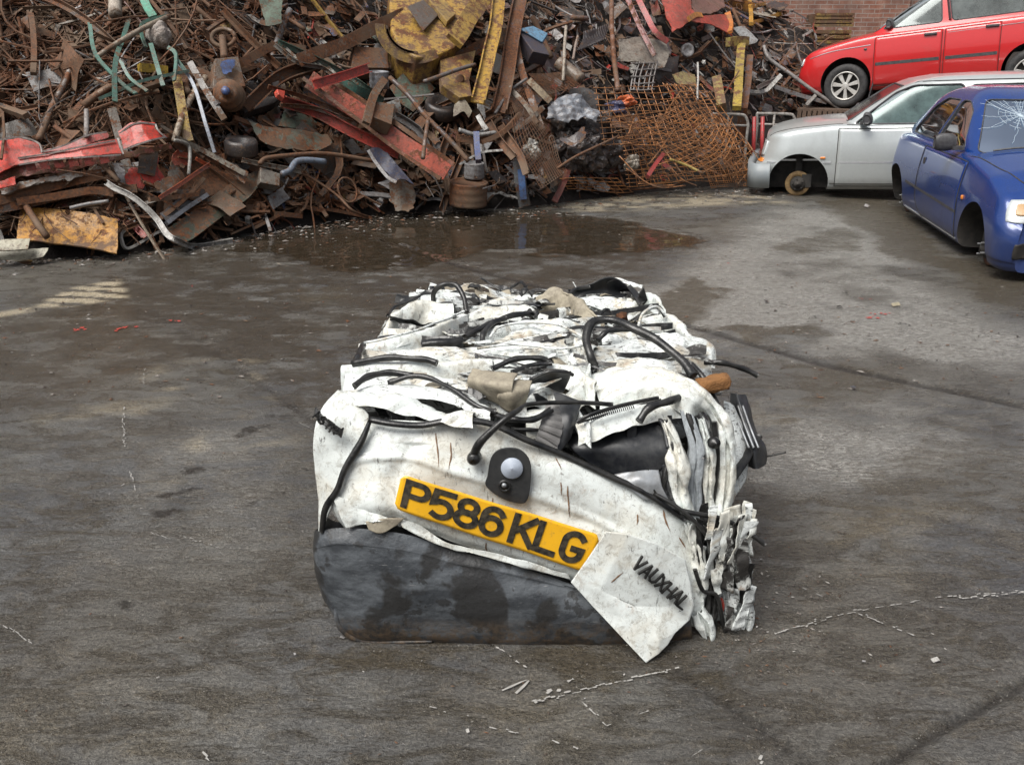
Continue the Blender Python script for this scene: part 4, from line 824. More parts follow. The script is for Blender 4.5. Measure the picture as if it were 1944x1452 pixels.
# rust runs and dents' dirt lines on the tailgate, laid on its own surface
from mathutils.bvhtree import BVHTree
def on_mesh(objs, px, py):
    best = None; d = Vector(ray(px, py)).normalized()
    for bv in objs:
        h = bv.ray_cast(Vector(CAMP), d)
        if h[0] is not None and (best is None or h[3] < best[1]): best = (np.array(h[0][:]) - np.array(d) * .0012, h[3])
    return None if best is None else best[0]
bpy.context.view_layer.update()
bvs = []
for o_ in (tailgate, flap):
    m_ = o_.evaluated_get(bpy.context.evaluated_depsgraph_get()).to_mesh(); mw = Vector(bale.location); bvs.append(BVHTree.FromPolygons([v.co + mw for v in m_.vertices], [p.vertices for p in m_.polygons]))
rustm = simple("rust_run", (.17, .095, .05), .8, .5, 80)
for pts, w_ in [([(828, 822), (830, 850), (833, 886)], .0022), ([(855, 840), (856, 865), (852, 892)], .0022), ([(1078, 922), (1079, 950), (1082, 982)], .0024), ([(1065, 915), (1066, 940)], .002), ([(1212, 976), (1209, 996)], .0026), ([(1258, 968), (1264, 988), (1272, 1008)], .003), ([(1056, 868), (1066, 892)], .0018),
    ([(1290, 1020), (1302, 1040)], .003), ([(935, 945), (936, 965)], .0018), ([(922, 1030), (924, 1050)], .0022), ([(795, 1108), (797, 1120)], .002), ([(1160, 1105), (1184, 1086)], .0025)]:
    P = [on_mesh(bvs, *q) for q in catmull(np.array([(a, b, 0.) for a, b in pts]), 16)[:, :2]]; P = [p for p in P if p is not None]
    if len(P) < 4: continue
    P = np.array(P) + np.stack([vnoise(np.array(P), 60, 3)] * 3, -1) * np.array([.002, 0, 0]); mb = MB(); sweep(mb, P, circ(w_, 5, .35), up=(0, -1, 0), taper=[.4, 1, .7, 1, .5, .2]); mb.build('rust_run', rustm, tailgate)
# ---------------------------------------------------------------- scrapped cars
from mathutils.bvhtree import BVHTree
def car_paint(name, c, metallic=.0, rough=.28, dust=(.20, .18, .15), grime=.5):
    s = NT(name); co = s.obj(); n1 = s.noise(co, 3, 5, .6, .4); n2 = s.noise(co, 30, 4, .7); n3 = s.noise(co, 130, 2)
    z = s.n('SeparateXYZ', x0=co).outputs[2]
    col = s.mix(n2, tuple(x * .9 for x in c), tuple(min(1, x * 1.08) for x in c))
    low = s.math('MULTIPLY', s.ramp(z, .62, .12, 0, 1), s.ramp(n1, .25, .7, .25, 1))        # road film thrown up along the sills
    col = s.mix(s.math('MULTIPLY', low, grime), col, dust)
    col = s.mix(s.ramp(n1, .55, .8, 0, .28), col, dust)
    return s.pbr(col, s.math('ADD', rough, s.math('MULTIPLY', low, .3)), metallic, s.math('ADD', n1, s.math('MULTIPLY', n3, .12)), .08, .02, .5, .6)
def glass_mat(name, tint, trans=.45, cracks=False, rough=.04, haze=(.35, .42, .45), hz=.12, gcol=(.9, .95, 1)):
    s = NT(name); co = s.obj()
    fr = s.n('Fresnel', i_IOR=1.5).outputs[0]
    tr = s.n('BsdfTransparent', i_Color=tint + (1,)); gl = s.n('BsdfGlossy', i_Roughness=rough, i_Color=gcol + (1,))
    df = s.n('BsdfDiffuse', i_Color=haze + (1,))
    hzf = s.ramp(s.noise(co, 5, 5, .65), .35, .75, hz * .4, hz * 1.6)
    base = s.n('MixShader', x0=hzf, x1=tr.outputs[0], x2=df.outputs[0])
    if cracks:
        v = s.t.nodes.new("ShaderNodeTexVoronoi"); v.feature = 'DISTANCE_TO_EDGE'; s.put(v.inputs['Vector'], s.mapping(co, (1.0, 1.0, 1.0))); v.inputs['Scale'].default_value = 11
        v2 = s.t.nodes.new("ShaderNodeTexVoronoi"); v2.feature = 'DISTANCE_TO_EDGE'; s.put(v2.inputs['Vector'], co); v2.inputs['Scale'].default_value = 34
        near = s.ramp(s.n('VectorMath', operation='DISTANCE', x0=co, x1=(.95, .30, 1.05)).outputs['Value'], .15, .75, 1, 0)
        cr = s.math('MULTIPLY', s.math('MAXIMUM', s.math('MULTIPLY', s.ramp(v.outputs[0], .0, .06, 1, 0), s.ramp(near, .0, .4)), s.math('MULTIPLY', s.ramp(v2.outputs[0], 0, .09, 1, 0), s.ramp(near, .35, .7))), .8)
        cd = s.n('BsdfDiffuse', i_Color=(.7, .78, .8, 1)); base = s.n('MixShader', x0=cr, x1=base.outputs[0], x2=cd.outputs[0])
    mx = s.n('MixShader', x0=s.math('ADD', s.math('MULTIPLY', fr, 1.0), .05), x1=base.outputs[0], x2=gl.outputs[0])
    s.t.links.new(mx.outputs[0], s.out.inputs[0]); return s.m
M['dark'] = simple("car_underside_black", (.016, .015, .014), .8, .4, 12, dust=(.07, .06, .05), dustamt=.5)
M['tyre'] = simple("tyre_rubber", (.022, .022, .023), .75, .3, 30, dust=(.08, .075, .07), dustamt=.4)
M['alloy'] = simple("alloy_wheel", (.62, .61, .58), .35, .12, 30, metal=.35, dust=(.3, .25, .2), dustamt=.4)
M['chrome'] = simple("bright_trim", (.72, .74, .76), .2, .08, 30, metal=.7)
M['trim'] = simple("black_trim", (.035, .033, .036), .5, .3, 30, dust=(.12, .12, .12), dustamt=.4)
M['amber'] = simple("amber_lens", (.62, .20, .03), .2, .2, 60, coat=.5)
M['lens'] = simple("headlamp_lens", (.55, .58, .58), .12, .2, 60, coat=.8, metal=.15)
M['seat'] = simple("seat_cloth", (.05, .055, .065), .9, .3, 40)
M['brake'] = simple("rusted_disc_yellow", (.27, .18, .075), .75, .4, 24, bs=.6, dust=(.08, .04, .02), dustamt=.8)
M['brakebrown'] = simple("rusted_disc_brown", (.10, .045, .025), .8, .4, 40, bs=.6)
def mesh_from(o):
    dg = bpy.context.evaluated_depsgraph_get(); return bpy.data.meshes.new_from_object(o.evaluated_get(dg))
def temp(V, F, mats, midx=0):
    me = bpy.data.meshes.new("tmp"); me.from_pydata(np.asarray(V).tolist(), [], F)
    for m in mats: me.materials.append(m)
    me.polygons.foreach_set("material_index", [midx] * len(me.polygons)); me.update()
    bm = bmesh.new(); bm.from_mesh(me); bmesh.ops.recalc_face_normals(bm, faces=bm.faces); bm.to_mesh(me); bm.free()
    o = bpy.data.objects.new("tmp", me); C.objects.link(o); return o
def boolean(o, cutters):
    for c in cutters:
        m = o.modifiers.new('b', 'BOOLEAN'); m.operation = 'DIFFERENCE'; m.solver = 'EXACT'; m.object = c
        try: m.material_mode = 'TRANSFER'
        except Exception: pass
    bpy.context.view_layer.update()
    me = mesh_from(o)
    for c in cutters + [o]: bpy.data.objects.remove(c)
    return me
def cylcut(x, z, y0, y1, r, mats, n=40):
    a = np.linspace(0, 2 * math.pi, n, endpoint=False)
    V = [(x + r * math.cos(t), y, z + r * math.sin(t)) for y in (y0, y1) for t in a]
    F = [(i, (i + 1) % n, n + (i + 1) % n, n + i) for i in range(n)] + [tuple(range(n))[::-1], tuple(range(n, 2 * n))]
    return temp(V, F, mats, 0)
def prismcut(P, axis, a, b, mats, midx=0):
    k = len(P)
    if axis == 'y': V = [(p[0], y, p[1]) for y in (a, b) for p in P]
    else: V = [(x, p[0], p[1]) for x in (a, b) for p in P]
    F = [tuple(range(k))[::-1], tuple(range(k, 2 * k))] + [(i, (i + 1) % k, k + (i + 1) % k, k + i) for i in range(k)]
    return temp(V, F, mats, midx)
def roundpoly(P, r=.05, n=4):
    P = [np.array(p, float) for p in P]; out = []; k = len(P)
    for i in range(k):
        a, b, c = P[i - 1], P[i], P[(i + 1) % k]; u = (a - b); v = (c - b); lu, lv = np.linalg.norm(u), np.linalg.norm(v)
        rr = min(r, lu * .4, lv * .4); s, e = b + u / lu * rr, b + v / lv * rr
        for t in np.linspace(0, 1, n + 1): out.append((1 - t) ** 2 * s + 2 * t * (1 - t) * b + t * t * e)
    return out
def build_car(name, label, K, loc, rz, tilt=0.):
    """local frame: x rearwards from the front axle, y across, z up"""
    root = empty(name, loc, label, 'car'); root.rotation_euler = (0, -tilt, rz)
    xf, xr, Wd, zb = K['xf'], K['xr'], K['width'], K['zb']
    tx, tz = zip(*K['top']); fx = K.get('front', [(0, 0), (1, 0)])
    wh = K['wheels']; ra = K['arch']
    xs = np.unique(np.concatenate([np.linspace(xf, xf + .5, 16), np.linspace(xf + .5, xr - .4, 60), np.linspace(xr - .4, xr, 12)]))
    tzs = np.interp(xs, tx, tz); ker = np.array([1, 2, 3, 2, 1.]) / 9; tzs = np.convolve(np.pad(tzs, 2, 'edge'), ker, 'valid')
    def hw(x):
        w_ = Wd / 2; Rf, Lf = K.get('round_f', (.35, .28)); Rr, Lr = K.get('round_r', (.3, .22))
        for e, R_, L_ in ((x - xf, Rf, Lf), (xr - x, Rr, Lr)):
            if e < R_: w_ = min(w_, Wd / 2 - L_ * (1 - math.sqrt(max(0, 1 - ((R_ - e) / R_) ** 2))))
        return w_
    V = []; nr = 0; cr_ = K.get('crown', .05)
    for x, t in zip(xs, tzs):
        h = hw(x); H = t - zb; sec = [(0, zb), (.80 * h, zb), (.93 * h, zb + .02), (.965 * h, zb + .07), (.985 * h, zb + .2 * H), (1.0 * h, zb + .45 * H), (.998 * h, zb + .62 * H), (.975 * h, zb + .82 * H),
             (.95 * h, t - .035), (.90 * h, t - .008), (.82 * h, t + .004), (.5 * h, t + cr_ * .75), (0, t + cr_)]
        s3 = catmull(np.array([(x, a, b) for a, b in sec]), 44)
        fz = np.interp(s3[:, 2], [f[0] for f in fx], [f[1] for f in fx]); s3[:, 0] += fz * max(0, 1 - (x - xf) / .5)
        mirror = s3[1:-1][::-1] * np.array([1, -1, 1]); ring = np.vstack([s3, mirror]); nr = len(ring); V.append(ring)
    V = np.concatenate(V); n = len(xs)
    F = grid_faces(n, nr, False, True) + [tuple(range(nr)), tuple((n - 1) * nr + i for i in range(nr))[::-1]]
    paint, dark = K['paint'], M['dark']
    if 'dent' in K: V = V + K['dent'](V)
    body = temp(V, F, [paint, dark])
    cut = []
    for wx in wh:
        for sg in (-1, 1): cut.append(cylcut(wx, K['archz'], sg * (Wd / 2 - .30), sg * (Wd / 2 + .1), ra, [dark]))
    g0, g1 = K['cabin']; cut.append(prismcut([(g0, .2), (g1, .2), (g1, 1.6), (g0, 1.6)], 'y', -Wd / 2 + .14, Wd / 2 - .14, [dark]))
    me = boolean(body, cut)
    me.polygons.foreach_set("use_smooth", [True] * len(me.polygons))
    bvh = BVHTree.FromPolygons([v.co for v in me.vertices], [p.vertices for p in me.polygons])
    def part(nm, me_, parent=root, sharp=True):
        o = bpy.data.objects.new(nm, me_); C.objects.link(o); o.parent = parent
        return o
    def sharpen(me_, ang=32):
        bm = bmesh.new(); bm.from_mesh(me_)
        for e in bm.edges:
            if len(e.link_faces) == 2 and e.calc_face_angle(0) > R(ang): e.smooth = False
        bm.to_mesh(me_); bm.free()
    sharpen(me); bodyo = part('body', me)
    # greenhouse: stacked rounded plan rings
    gl = K['green']   # list of (z, x_front, x_rear, half_width)
    def green(inset):
        ringn = 72; VV = []
        zs = np.concatenate([np.linspace(gl[0][0], gl[-2][0], 16), np.linspace(gl[-2][0], gl[-1][0], 8)[1:]])
        ga = np.array(gl)
        for z in zs:
            a, b, h = [np.interp(z, ga[:, 0], ga[:, k]) for k in (1, 2, 3)]
            a += inset; b -= inset; h -= inset
            cx, hx = (a + b) / 2, (b - a) / 2
            for k in range(ringn):
                t = 2 * math.pi * k / ringn; c_, s_ = math.cos(t), math.sin(t); p = K.get('gexp', 5.)
                q = (abs(c_) ** p + abs(s_) ** p) ** (-1 / p); bow = .05 * (1 - abs(s_ * q)) * 0
                xx = cx + hx * q * c_; yy = h * q * s_
                xx += (-.07 if c_ < 0 else .05) * (1 - (yy / (h + 1e-6)) ** 2) * (1 - (z - gl[0][0]) / (gl[-1][0] - gl[0][0]))
                VV.append((xx, yy, z - (inset if z > gl[-2][0] - .01 else 0)))
        m = len(zs); Fg = grid_faces(m, ringn, False, True) + [tuple(range(ringn))[::-1], tuple((m - 1) * ringn + i for i in range(ringn))]
        return VV, Fg
    Vo, Fo = green(0.); Vi, Fi = green(.035); Vg, Fg = green(.012)
    Vi = np.array(Vi); Vi[:72, 2] -= .1
    g = temp(Vo, Fo, [paint, dark])
    cg = [temp(Vi, Fi, [dark])]
    for wpoly in K['side_windows']: cg.append(prismcut(roundpoly(wpoly, .05), 'y', -1.2, 1.2, [M['trim']]))
    ws, rw = K['windscreen'], K['rear_window']     # (half width bottom, half width top, z0, z1)
    for (wb_, wt_, z0, z1), xa, xb in ((ws, xf - .5, K['gmid']), (rw, K['gmid'], xr + .5)):
        cg.append(prismcut(roundpoly([(-wb_, z0), (wb_, z0), (wt_, z1), (-wt_, z1)], .06), 'x', xa, xb, [M['trim']]))
    meg = boolean(g, cg); meg.polygons.foreach_set("use_smooth", [True] * len(meg.polygons)); sharpen(meg, 40)
    part('roof', meg, root)
    gbvh = BVHTree.FromPolygons([Vector(v) for v in Vo], Fo)
    # glass pieces, cut from the same surface a little further in
    Vg = np.array(Vg); cen = np.array([Vg[list(f)].mean(0) for f in Fg])
    def glass(nm, cond, mat):
        fs = [Fg[i] for i in range(len(Fg)) if len(Fg[i]) == 4 and cond(cen[i])]
        if not fs: return
        used = sorted({i for f in fs for i in f}); mp = {u: i for i, u in enumerate(used)}
        me_ = bpy.data.meshes.new(nm); me_.from_pydata(Vg[used].tolist(), [], [tuple(mp[i] for i in f) for f in fs]); me_.materials.append(mat)
        me_.polygons.foreach_set("use_smooth", [True] * len(me_.polygons)); return part(nm, me_)
    hwf = lambda z: np.interp(z, [g_[0] for g_ in gl], [g_[3] for g_ in gl])
    for sg in (-1, 1):
        bx = K['bpillar']
        glass('side_window', lambda c: c[1] * sg > hwf(c[2]) * .86 and c[0] < bx, K['glass'])
        glass('side_window', lambda c: c[1] * sg > hwf(c[2]) * .86 and c[0] >= bx, K['glass'])
    glass('windscreen', lambda c: abs(c[1]) <= hwf(c[2]) * .86 and c[0] < K['gmid'] and c[2] < gl[-2][0] + .01, K.get('wglass', K['glass']))
    glass('rear_window', lambda c: abs(c[1]) <= hwf(c[2]) * .86 and c[0] > K['gmid'] and c[2] < gl[-2][0] + .01, K['glass'])
    def surf(x, z, sg, up=False, strict=False):
        b_ = gbvh if up else bvh
        h = b_.ray_cast(Vector((x, sg * 3, z)), Vector((0, -sg, 0)))
        if h[0] is None or (strict and abs(h[0][1]) < Wd * .28): return None if strict else np.array([x, sg * Wd / 2, z])
        return np.array(h[0][:])
    def strip(nm, pts, w_, mat, sides=(-1, 1), th=.006, up=False, parent=bodyo, n=30, round_=False):
        for sg in sides:
            P = catmull(np.array([(a, 0, b) for a, b in pts]), n); P = [surf(p[0], p[2], sg, up, True) for p in P]; P = np.array([p for p in P if p is not None])
            if len(P) < 3: continue
            mb = MB(); sweep(mb, P, circ(w_ / 2, 6, .6) if round_ else rect(th * 2, w_), up=(0, 0, 1)); mb.build(nm, mat, parent, local=True)
    def facepatch(nm, y0, y1, z0, z1, d, mat, off=.006, parent=bodyo, cx=xf, n=10, rnd=.25):
        """patch on the front or rear, cast along direction d"""
        d = np.array(d, float); d /= np.linalg.norm(d); V_ = []
        for i in range(n):
            for j in range(n):
                a, b = 2 * i / (n - 1) - 1, 2 * j / (n - 1) - 1
                k = 1 - rnd * .3 * (a * a * b * b) ; yy = (y0 + y1) / 2 + a * k * (y1 - y0) / 2; zz = (z0 + z1) / 2 + b * k * (z1 - z0) / 2
                o_ = np.array([cx, yy, zz]) - d * 2; h = bvh.ray_cast(Vector(o_), Vector(d))
                V_.append((np.array(h[0][:]) if h[0] is not None else np.array([cx, yy, zz])) - d * off)
        mb = MB(); mb.add(V_, grid_faces(n, n)); o = mb.build(nm, mat, parent, True, local=True); solid(o, .012, 0); return o
    # a door: skin lifted a few millimetres, with its seam, handle
    for sg in (-1, 1):
        for (xa, xb, za, zt, hx, hz) in K['doors']:
            nu, nv = 26, 20; Vd = []
            for i in range(nu):
                for j in range(nv):
                    u, v_ = i / (nu - 1), j / (nv - 1); x = xa + (xb - xa) * u; zt_ = np.interp(x, tx, tz) - .045; z = za + (zt_ - za) * v_
                    if K.get('doorcut') and u > .75: z = max(z, za + K['doorcut'] * ((u - .75) / .25) ** 2)
                    p = surf(x, z, sg); p[1] += sg * .0035; Vd.append(p)
            mb = MB(); Fd = grid_faces(nu, nv); Fd = [f[::-1] for f in Fd] if sg < 0 else Fd; mb.add(Vd, Fd); d_ = mb.build('door', paint, bodyo, True, local=True); solid(d_, .003, 0)
            gi = [i * nv for i in range(nu)] + [(nu - 1) * nv + j for j in range(nv)] + [i * nv + nv - 1 for i in range(nu)][::-1] + [j for j in range(nv)][::-1]
            Pm = np.array([Vd[i] for i in gi]); keep = [0] + [i for i in range(1, len(Pm)) if np.linalg.norm(Pm[i] - Pm[i - 1]) > 1e-4]
            mb = MB(); sweep(mb, Pm[keep], circ(.0042, 5)); mb.build('door_seam', M['dark'], bodyo, local=True)
            if hx is not None:
                p = surf(hx, hz, sg); mb = MB(); box(mb, p + np.array([0, sg * .016, 0]), (.15, .028, .032)); o = mb.build('door_handle', M['trim'], d_, local=True); mod(o, 'BEVEL', width=.009, segments=3)
    for nm, pts, w_, mt, up in K.get('strips', []): strip(nm, pts, w_, M[mt] if mt in M else paint, up=up)
    for nm, x, z, sx, sz, mt in K.get('marks', []):
        for sg in (-1, 1):
            p = surf(x, z, sg); mb = MB(); box(mb, p + np.array([0, sg * .004, 0]), (sx, .02, sz)); o = mb.build(nm, M[mt], bodyo, local=True); mod(o, 'BEVEL', width=min(sx, sz) * .35, segments=2)
    for nm, y0, y1, z0, z1, d, mt in K.get('faces', []):
        for sg in ((-1, 1) if y0 * y1 > 0 or y0 != -y1 else (1,)):
            a, b = sorted((sg * y0, sg * y1)); facepatch(nm, a, b, z0, z1, (d[0], sg * d[1], d[2]), M[mt] if mt in M else paint, cx=K['xf'] if d[0] > 0 else xr)
    def seal(poly, ax, sgs, x0=None):
        for sg in sgs:
            P = []
            pp = roundpoly(poly, .05, 5); pp = pp + [pp[0]]
            for a_, b_ in zip(pp[:-1], pp[1:]):
                for t in np.linspace(0, 1, 6)[:-1]:
                    q = np.array(a_) * (1 - t) + np.array(b_) * t
                    if ax == 'y': h = gbvh.ray_cast(Vector((q[0], sg * 3, q[1])), Vector((0, -sg, 0)))
                    else: h = gbvh.ray_cast(Vector((-3 if sg < 0 else 6, q[0], q[1])), Vector((-sg, 0, 0)))
                    if h[0] is not None: P.append(np.array(h[0][:]))
            if len(P) > 5: mb = MB(); P.append(P[0]); sweep(mb, np.array(P), circ(K.get('sealw', .008), 6)); mb.build('window_seal', M['trim'], root, local=True)
    for wpoly in K['side_windows']: seal(wpoly, 'y', (-1, 1))
    for (wb_, wt_, z0, z1), sg in ((ws, -1), (rw, 1)): seal([(-wb_, z0), (wb_, z0), (wt_, z1), (-wt_, z1)], 'x', (sg,))
    if K.get('cracks'):
        cy, cz = K['cracks']; rk = random.Random(3); mb = MB()
        def onw(y_, z_):
            h = gbvh.ray_cast(Vector((-3, y_, z_)), Vector((1, 0, 0))); return None if h[0] is None or abs(y_) > ws[0] * .95 or not (ws[2] < z_ < ws[3]) else np.array(h[0][:]) - [.002, 0, 0]
        for q in range(34):
            t = q * .185 + rk.uniform(-.08, .08); L_ = rk.uniform(.10, .42); P = []
            for s_ in np.linspace(.01, 1, 12):
                t += rk.uniform(-.05, .05); p = onw(cy + math.cos(t) * L_ * s_, cz + math.sin(t) * L_ * s_ * .6)
                if p is None: break
                P.append(p)
            if len(P) > 3: sweep(mb, np.array(P), circ(.0012, 4))
        for rr_ in (.035, .06, .09, .13):
            for q in range(9):
                P = [onw(cy + math.cos(t) * rr_ * 1.2, cz + math.sin(t) * rr_ * .7) for t in np.linspace(q * .7, q * .7 + .55, 5)]; P = [p for p in P if p is not None]
                if len(P) > 3: sweep(mb, np.array(P), circ(.0012, 4))
        mb.build('glass_cracks', simple("crack_white", (.42, .50, .56), .5), root, local=True)
    # interior: dashboard, wheel, seats
    mb = MB(); box(mb, (g0 + .18, 0, K['belt'] - .10), (.34, Wd - .34, .22)); o = mb.build('dashboard', M['trim'], root, local=True); mod(o, 'BEVEL', width=.04, segments=3)
    mb = MB(); a = np.linspace(0, 2 * math.pi, 29); c0 = np.array([g0 + .45, K.get('driver', .36), K['belt'] + .0])
    ring = np.array([c0 + np.array([.07 * math.sin(t), .185 * math.cos(t), .17 * math.sin(t)]) for t in a]); sweep(mb, ring, circ(.014, 8)); sweep(mb, [c0 - [0, .18, 0], c0 + [0, .18, 0]], rect(.05, .02)); mb.build('steering_wheel', M['trim'], root, True, local=True)
    for sx in K['seats']:
        for sy in (-.36, .36):
            mb = MB(); box(mb, (sx, sy, K['belt'] - .30), (.5, .46, .14)); box(mb, (sx + .30, sy, K['belt'] - .06), (.13, .44, .52), eul(0, R(14), 0)); box(mb, (sx + .37, sy, K['belt'] + .24), (.09, .24, .15), eul(0, R(10), 0))
            o = mb.build('seat', M['seat'], root, local=True); mod(o, 'BEVEL', width=.04, segments=3)
    # mirrors
    mxx, mzz = K['mirror']
    for sg in (-1, 1):
        p = surf(mxx, mzz - .06, sg); mb = MB(); V_ = []
        prof = [(0, -.065), (.06, -.07), (.09, -.03), (.085, .03), (.055, .075), (0, .085), (-.02, .04), (-.02, -.03)]
        mw = K.get('mirror_w', .17)
        for k, sc_ in ((0, .6), (.18, .95), (.6, 1), (.9, .9), (1, .6)):
            for a_, b_ in prof: V_.append((mxx + a_ * sc_ + .02, p[1] + sg * (.035 + k * mw), mzz + .02 + b_ * sc_))
        mb.add(V_, grid_faces(5, 8, False, True) + [tuple(range(8))[::-1], tuple(range(32, 40))]); mo = mb.build('door_mirror', M[K.get('mirror_mat', 'trim')], root, local=True); mod(mo, 'SUBSURF', levels=2, render_levels=2)
        for q in mo.data.polygons: q.use_smooth = True
        mb = MB(); box(mb, (mxx + .02, p[1] + sg * .02, mzz - .015), (.07, .09, .03)); mb.build('mirror_foot', M['trim'], mo, local=True)
    # wheels or bare hubs
    for k, wx in enumerate(wh):
        for sg in (-1, 1):
            yc = sg * (Wd / 2 - K.get('hub_in', .16)); c = np.array([wx, yc, K['hubz']])
            if K['wheel'] == 'wheel':
                yc = sg * (Wd / 2 - .10); c[1] = yc; r_ = K['wr']; wo_ = empty('wheel', (0, 0, 0)); wo_.parent = root
                for _k in ('label', 'category'):
                    if _k in wo_: del wo_[_k]
                mb = MB(); lathe(mb, c, (0, sg, 0), [(r_ * .62, -.10), (r_ * .93, -.10), (r_ * .99, -.07), (r_, -.03), (r_, .03), (r_ * .99, .07), (r_ * .94, .092), (r_ * .80, .10), (r_ * .66, .085), (r_ * .62, .07)], 48, cap=False); mb.build('tyre', M['tyre'], wo_, True, local=True)
                mb = MB(); lathe(mb, c, (0, sg, 0), [(r_ * .655, .085), (r_ * .645, .094), (r_ * .60, .09), (r_ * .585, .05), (r_ * .58, 0)], 40, cap=False); None
                mb.m = [0] * len(mb.m); o = mb.build('rim', M['alloy'], wo_, True, local=True)
                mb = MB(); lathe(mb, c + [0, sg * .025, 0], (0, sg, 0), [(r_ * .585, 0), (.002, .001)], 30); mb.build('rim_back', M['dark'], wo_, local=True)
                mb = MB(); ns = 7
                for q in range(ns):
                    t = 2 * math.pi * q / ns + .25; dr = np.array([math.cos(t), 0, math.sin(t)]); tn = np.array([-math.sin(t), 0, math.cos(t)])
                    P_ = []
                    for rr_, ww_ in ((.10, .020), (.35, .030), (.60, .040)):
                        for s2 in (-1, 1): P_.append(c + dr * rr_ * r_ * 1.0 + tn * s2 * ww_ * r_ / .3 * .75 + np.array([0, sg * (.072 + .012 * (1 - rr_)), 0]))
                    P_ = np.array(P_); base_ = P_ - np.array([0, sg * .035, 0])
                    poly = [0, 2, 4, 5, 3, 1]; prism(mb, P_[poly], (0, -sg * .04, 0))
                lathe(mb, c + [0, sg * .05, 0], (0, sg, 0), [(r_ * .16, 0), (r_ * .16, .025), (r_ * .12, .035), (.001, .037)], 20)
                o = mb.build('spokes', M['alloy'], wo_, local=True); mod(o, 'BEVEL', width=.004, segments=2)
            else:
                mt = M['brake'] if K['wheel'] == 'disc' else M['brakebrown']; rd = K['wr']
                h_ = empty('bare_hub', (0, 0, 0)); h_.parent = root
                mb = MB(); lathe(mb, c, (0, sg, 0), [(rd * .45, -.012), (rd * .98, -.012), (rd, -.008), (rd, .008), (rd * .98, .012), (rd * .62, .012), (rd * .60, .006)], 40); mb.build('brake_disc', mt, h_, True, local=True)
                mb = MB(); lathe(mb, c, (0, sg, 0), [(rd * .60, 0), (rd * .58, .035), (rd * .50, .042), (rd * .28, .042), (rd * .26, .075), (.001, .078)], 28); mb.build('hub_cap', M['dark'], h_, True, local=True)
                mb = MB()
                for q in range(5 if K['wheel'] == 'disc' else 4):
                    mb = MB(); t = 2 * math.pi * q / (5 if K['wheel'] == 'disc' else 4) + .5; lathe(mb, c + np.array([math.cos(t) * rd * .42, sg * .04, math.sin(t) * rd * .42]), (0, sg, 0), [(.007, 0), (.007, .045), (.001, .047)], 8); mb.build('wheel_stud', M['chrome'] if K['wheel'] != 'disc' else M['dark'], h_, local=True)
                mb = MB(); sweep(mb, [c + [0, -sg * .02, 0], c + [.02, -sg * .25, .06]], circ(.05, 12)); box(mb, c + [.09, -sg * .01, .03], (.10, .07, .14)); box(mb, c + [0.0, -sg * .10, .25], (.07, .09, .5)); mb.build('suspension', M['dark'], h_, local=True)
    return root, bodyo, surf, strip, facepatch
silver_p = car_paint("silver_car_paint", (.50, .53, .525), .4, .30, (.22, .21, .19), .35)
red_p = car_paint("red_car_paint", (.50, .014, .016), .0, .30, (.20, .07, .055), .45)
blue_p = car_paint("blue_car_paint", (.006, .036, .18), .15, .22, (.08, .085, .12), .65)
KS = dict(xf=-.47, xr=4.05, width=1.72, zb=.075, top=[(-.47, .60), (-.43, .655), (-.3, .69), (-.1, .725), (.39, .775), (.6, .765), (3.2, .78), (4.0, .75), (4.05, .62)], crown=.045,
          front=[(0, .10), (.12, .07), (.20, .0), (.36, .0), (.40, .05), (.60, .10)], wheels=(0., 2.62), arch=.315, archz=.155, hubz=.135, wr=.135, hub_in=.14, wheel='disc', paint=silver_p,
          cabin=(.62, 3.1), belt=.75, gexp=12., green=[(.70, .36, 3.55, .80), (.85, .56, 3.38, .765), (1.10, .94, 3.02, .70), (1.175, 1.10, 2.85, .66), (1.215, 1.34, 2.6, .54), (1.23, 1.7, 2.35, .25)],
          side_windows=[[(.53, .765), (1.60, .765), (1.56, 1.14), (1.09, 1.14), (.92, 1.07)], [(1.66, .765), (2.62, .765), (2.50, 1.08), (2.32, 1.13), (1.62, 1.13)]],
          windscreen=(.66, .54, .79, 1.13), rear_window=(.64, .52, .80, 1.12), gmid=1.9, bpillar=1.62, glass=glass_mat("greenish_glass", (.10, .16, .15), haze=(.075, .115, .11), hz=.9, rough=.18, gcol=(.5, .56, .56)),
          doors=[(.38, 1.62, .12, 0, 1.45, .66), (1.65, 2.45, .12, 0, 2.28, .66)], doorcut=0, mirror=(.60, .80), mirror_w=.12,
          strips=[('side_moulding', [(-.34, .375), (.33, .375)], .020, 'chrome', False), ('side_moulding', [(.40, .375), (2.35, .375)], .020, 'chrome', False), ('window_trim', [(.46, .76), (1.0, .762), (2.6, .765)], .010, 'trim', False),
                  ('roof_gutter', [(.50, .80), (.90, 1.09), (1.10, 1.165), (1.6, 1.175), (2.4, 1.17)], .010, 'trim', True), ('sill_line', [(.33, .15), (2.2, .15)], .007, 'dark', False)],
          marks=[('side_repeater', .24, .425, .055, .022, 'amber')],
          faces=[('headlamp', .46, .80, .44, .60, (1, -.9, 0), 'lens'), ('indicator', .62, .84, .375, .415, (1, -1.2, 0), 'amber'), ('grille', -.42, .42, .40, .585, (1, 0, 0), 'trim')], seats=(1.25,), driver=.36)
silver_root, sbody, ssurf, sstrip, sface = build_car('scrapped_car', 'silver saloon car without wheels, its brake disc on the ground beside the rusty mesh', KS, (3.423, 10.448, 0), R(-18), R(2.3))
sm = simple("silver_bumper_grey", (.20, .225, .24), .45, .15, 12, dust=(.2, .2, .18), dustamt=.3)
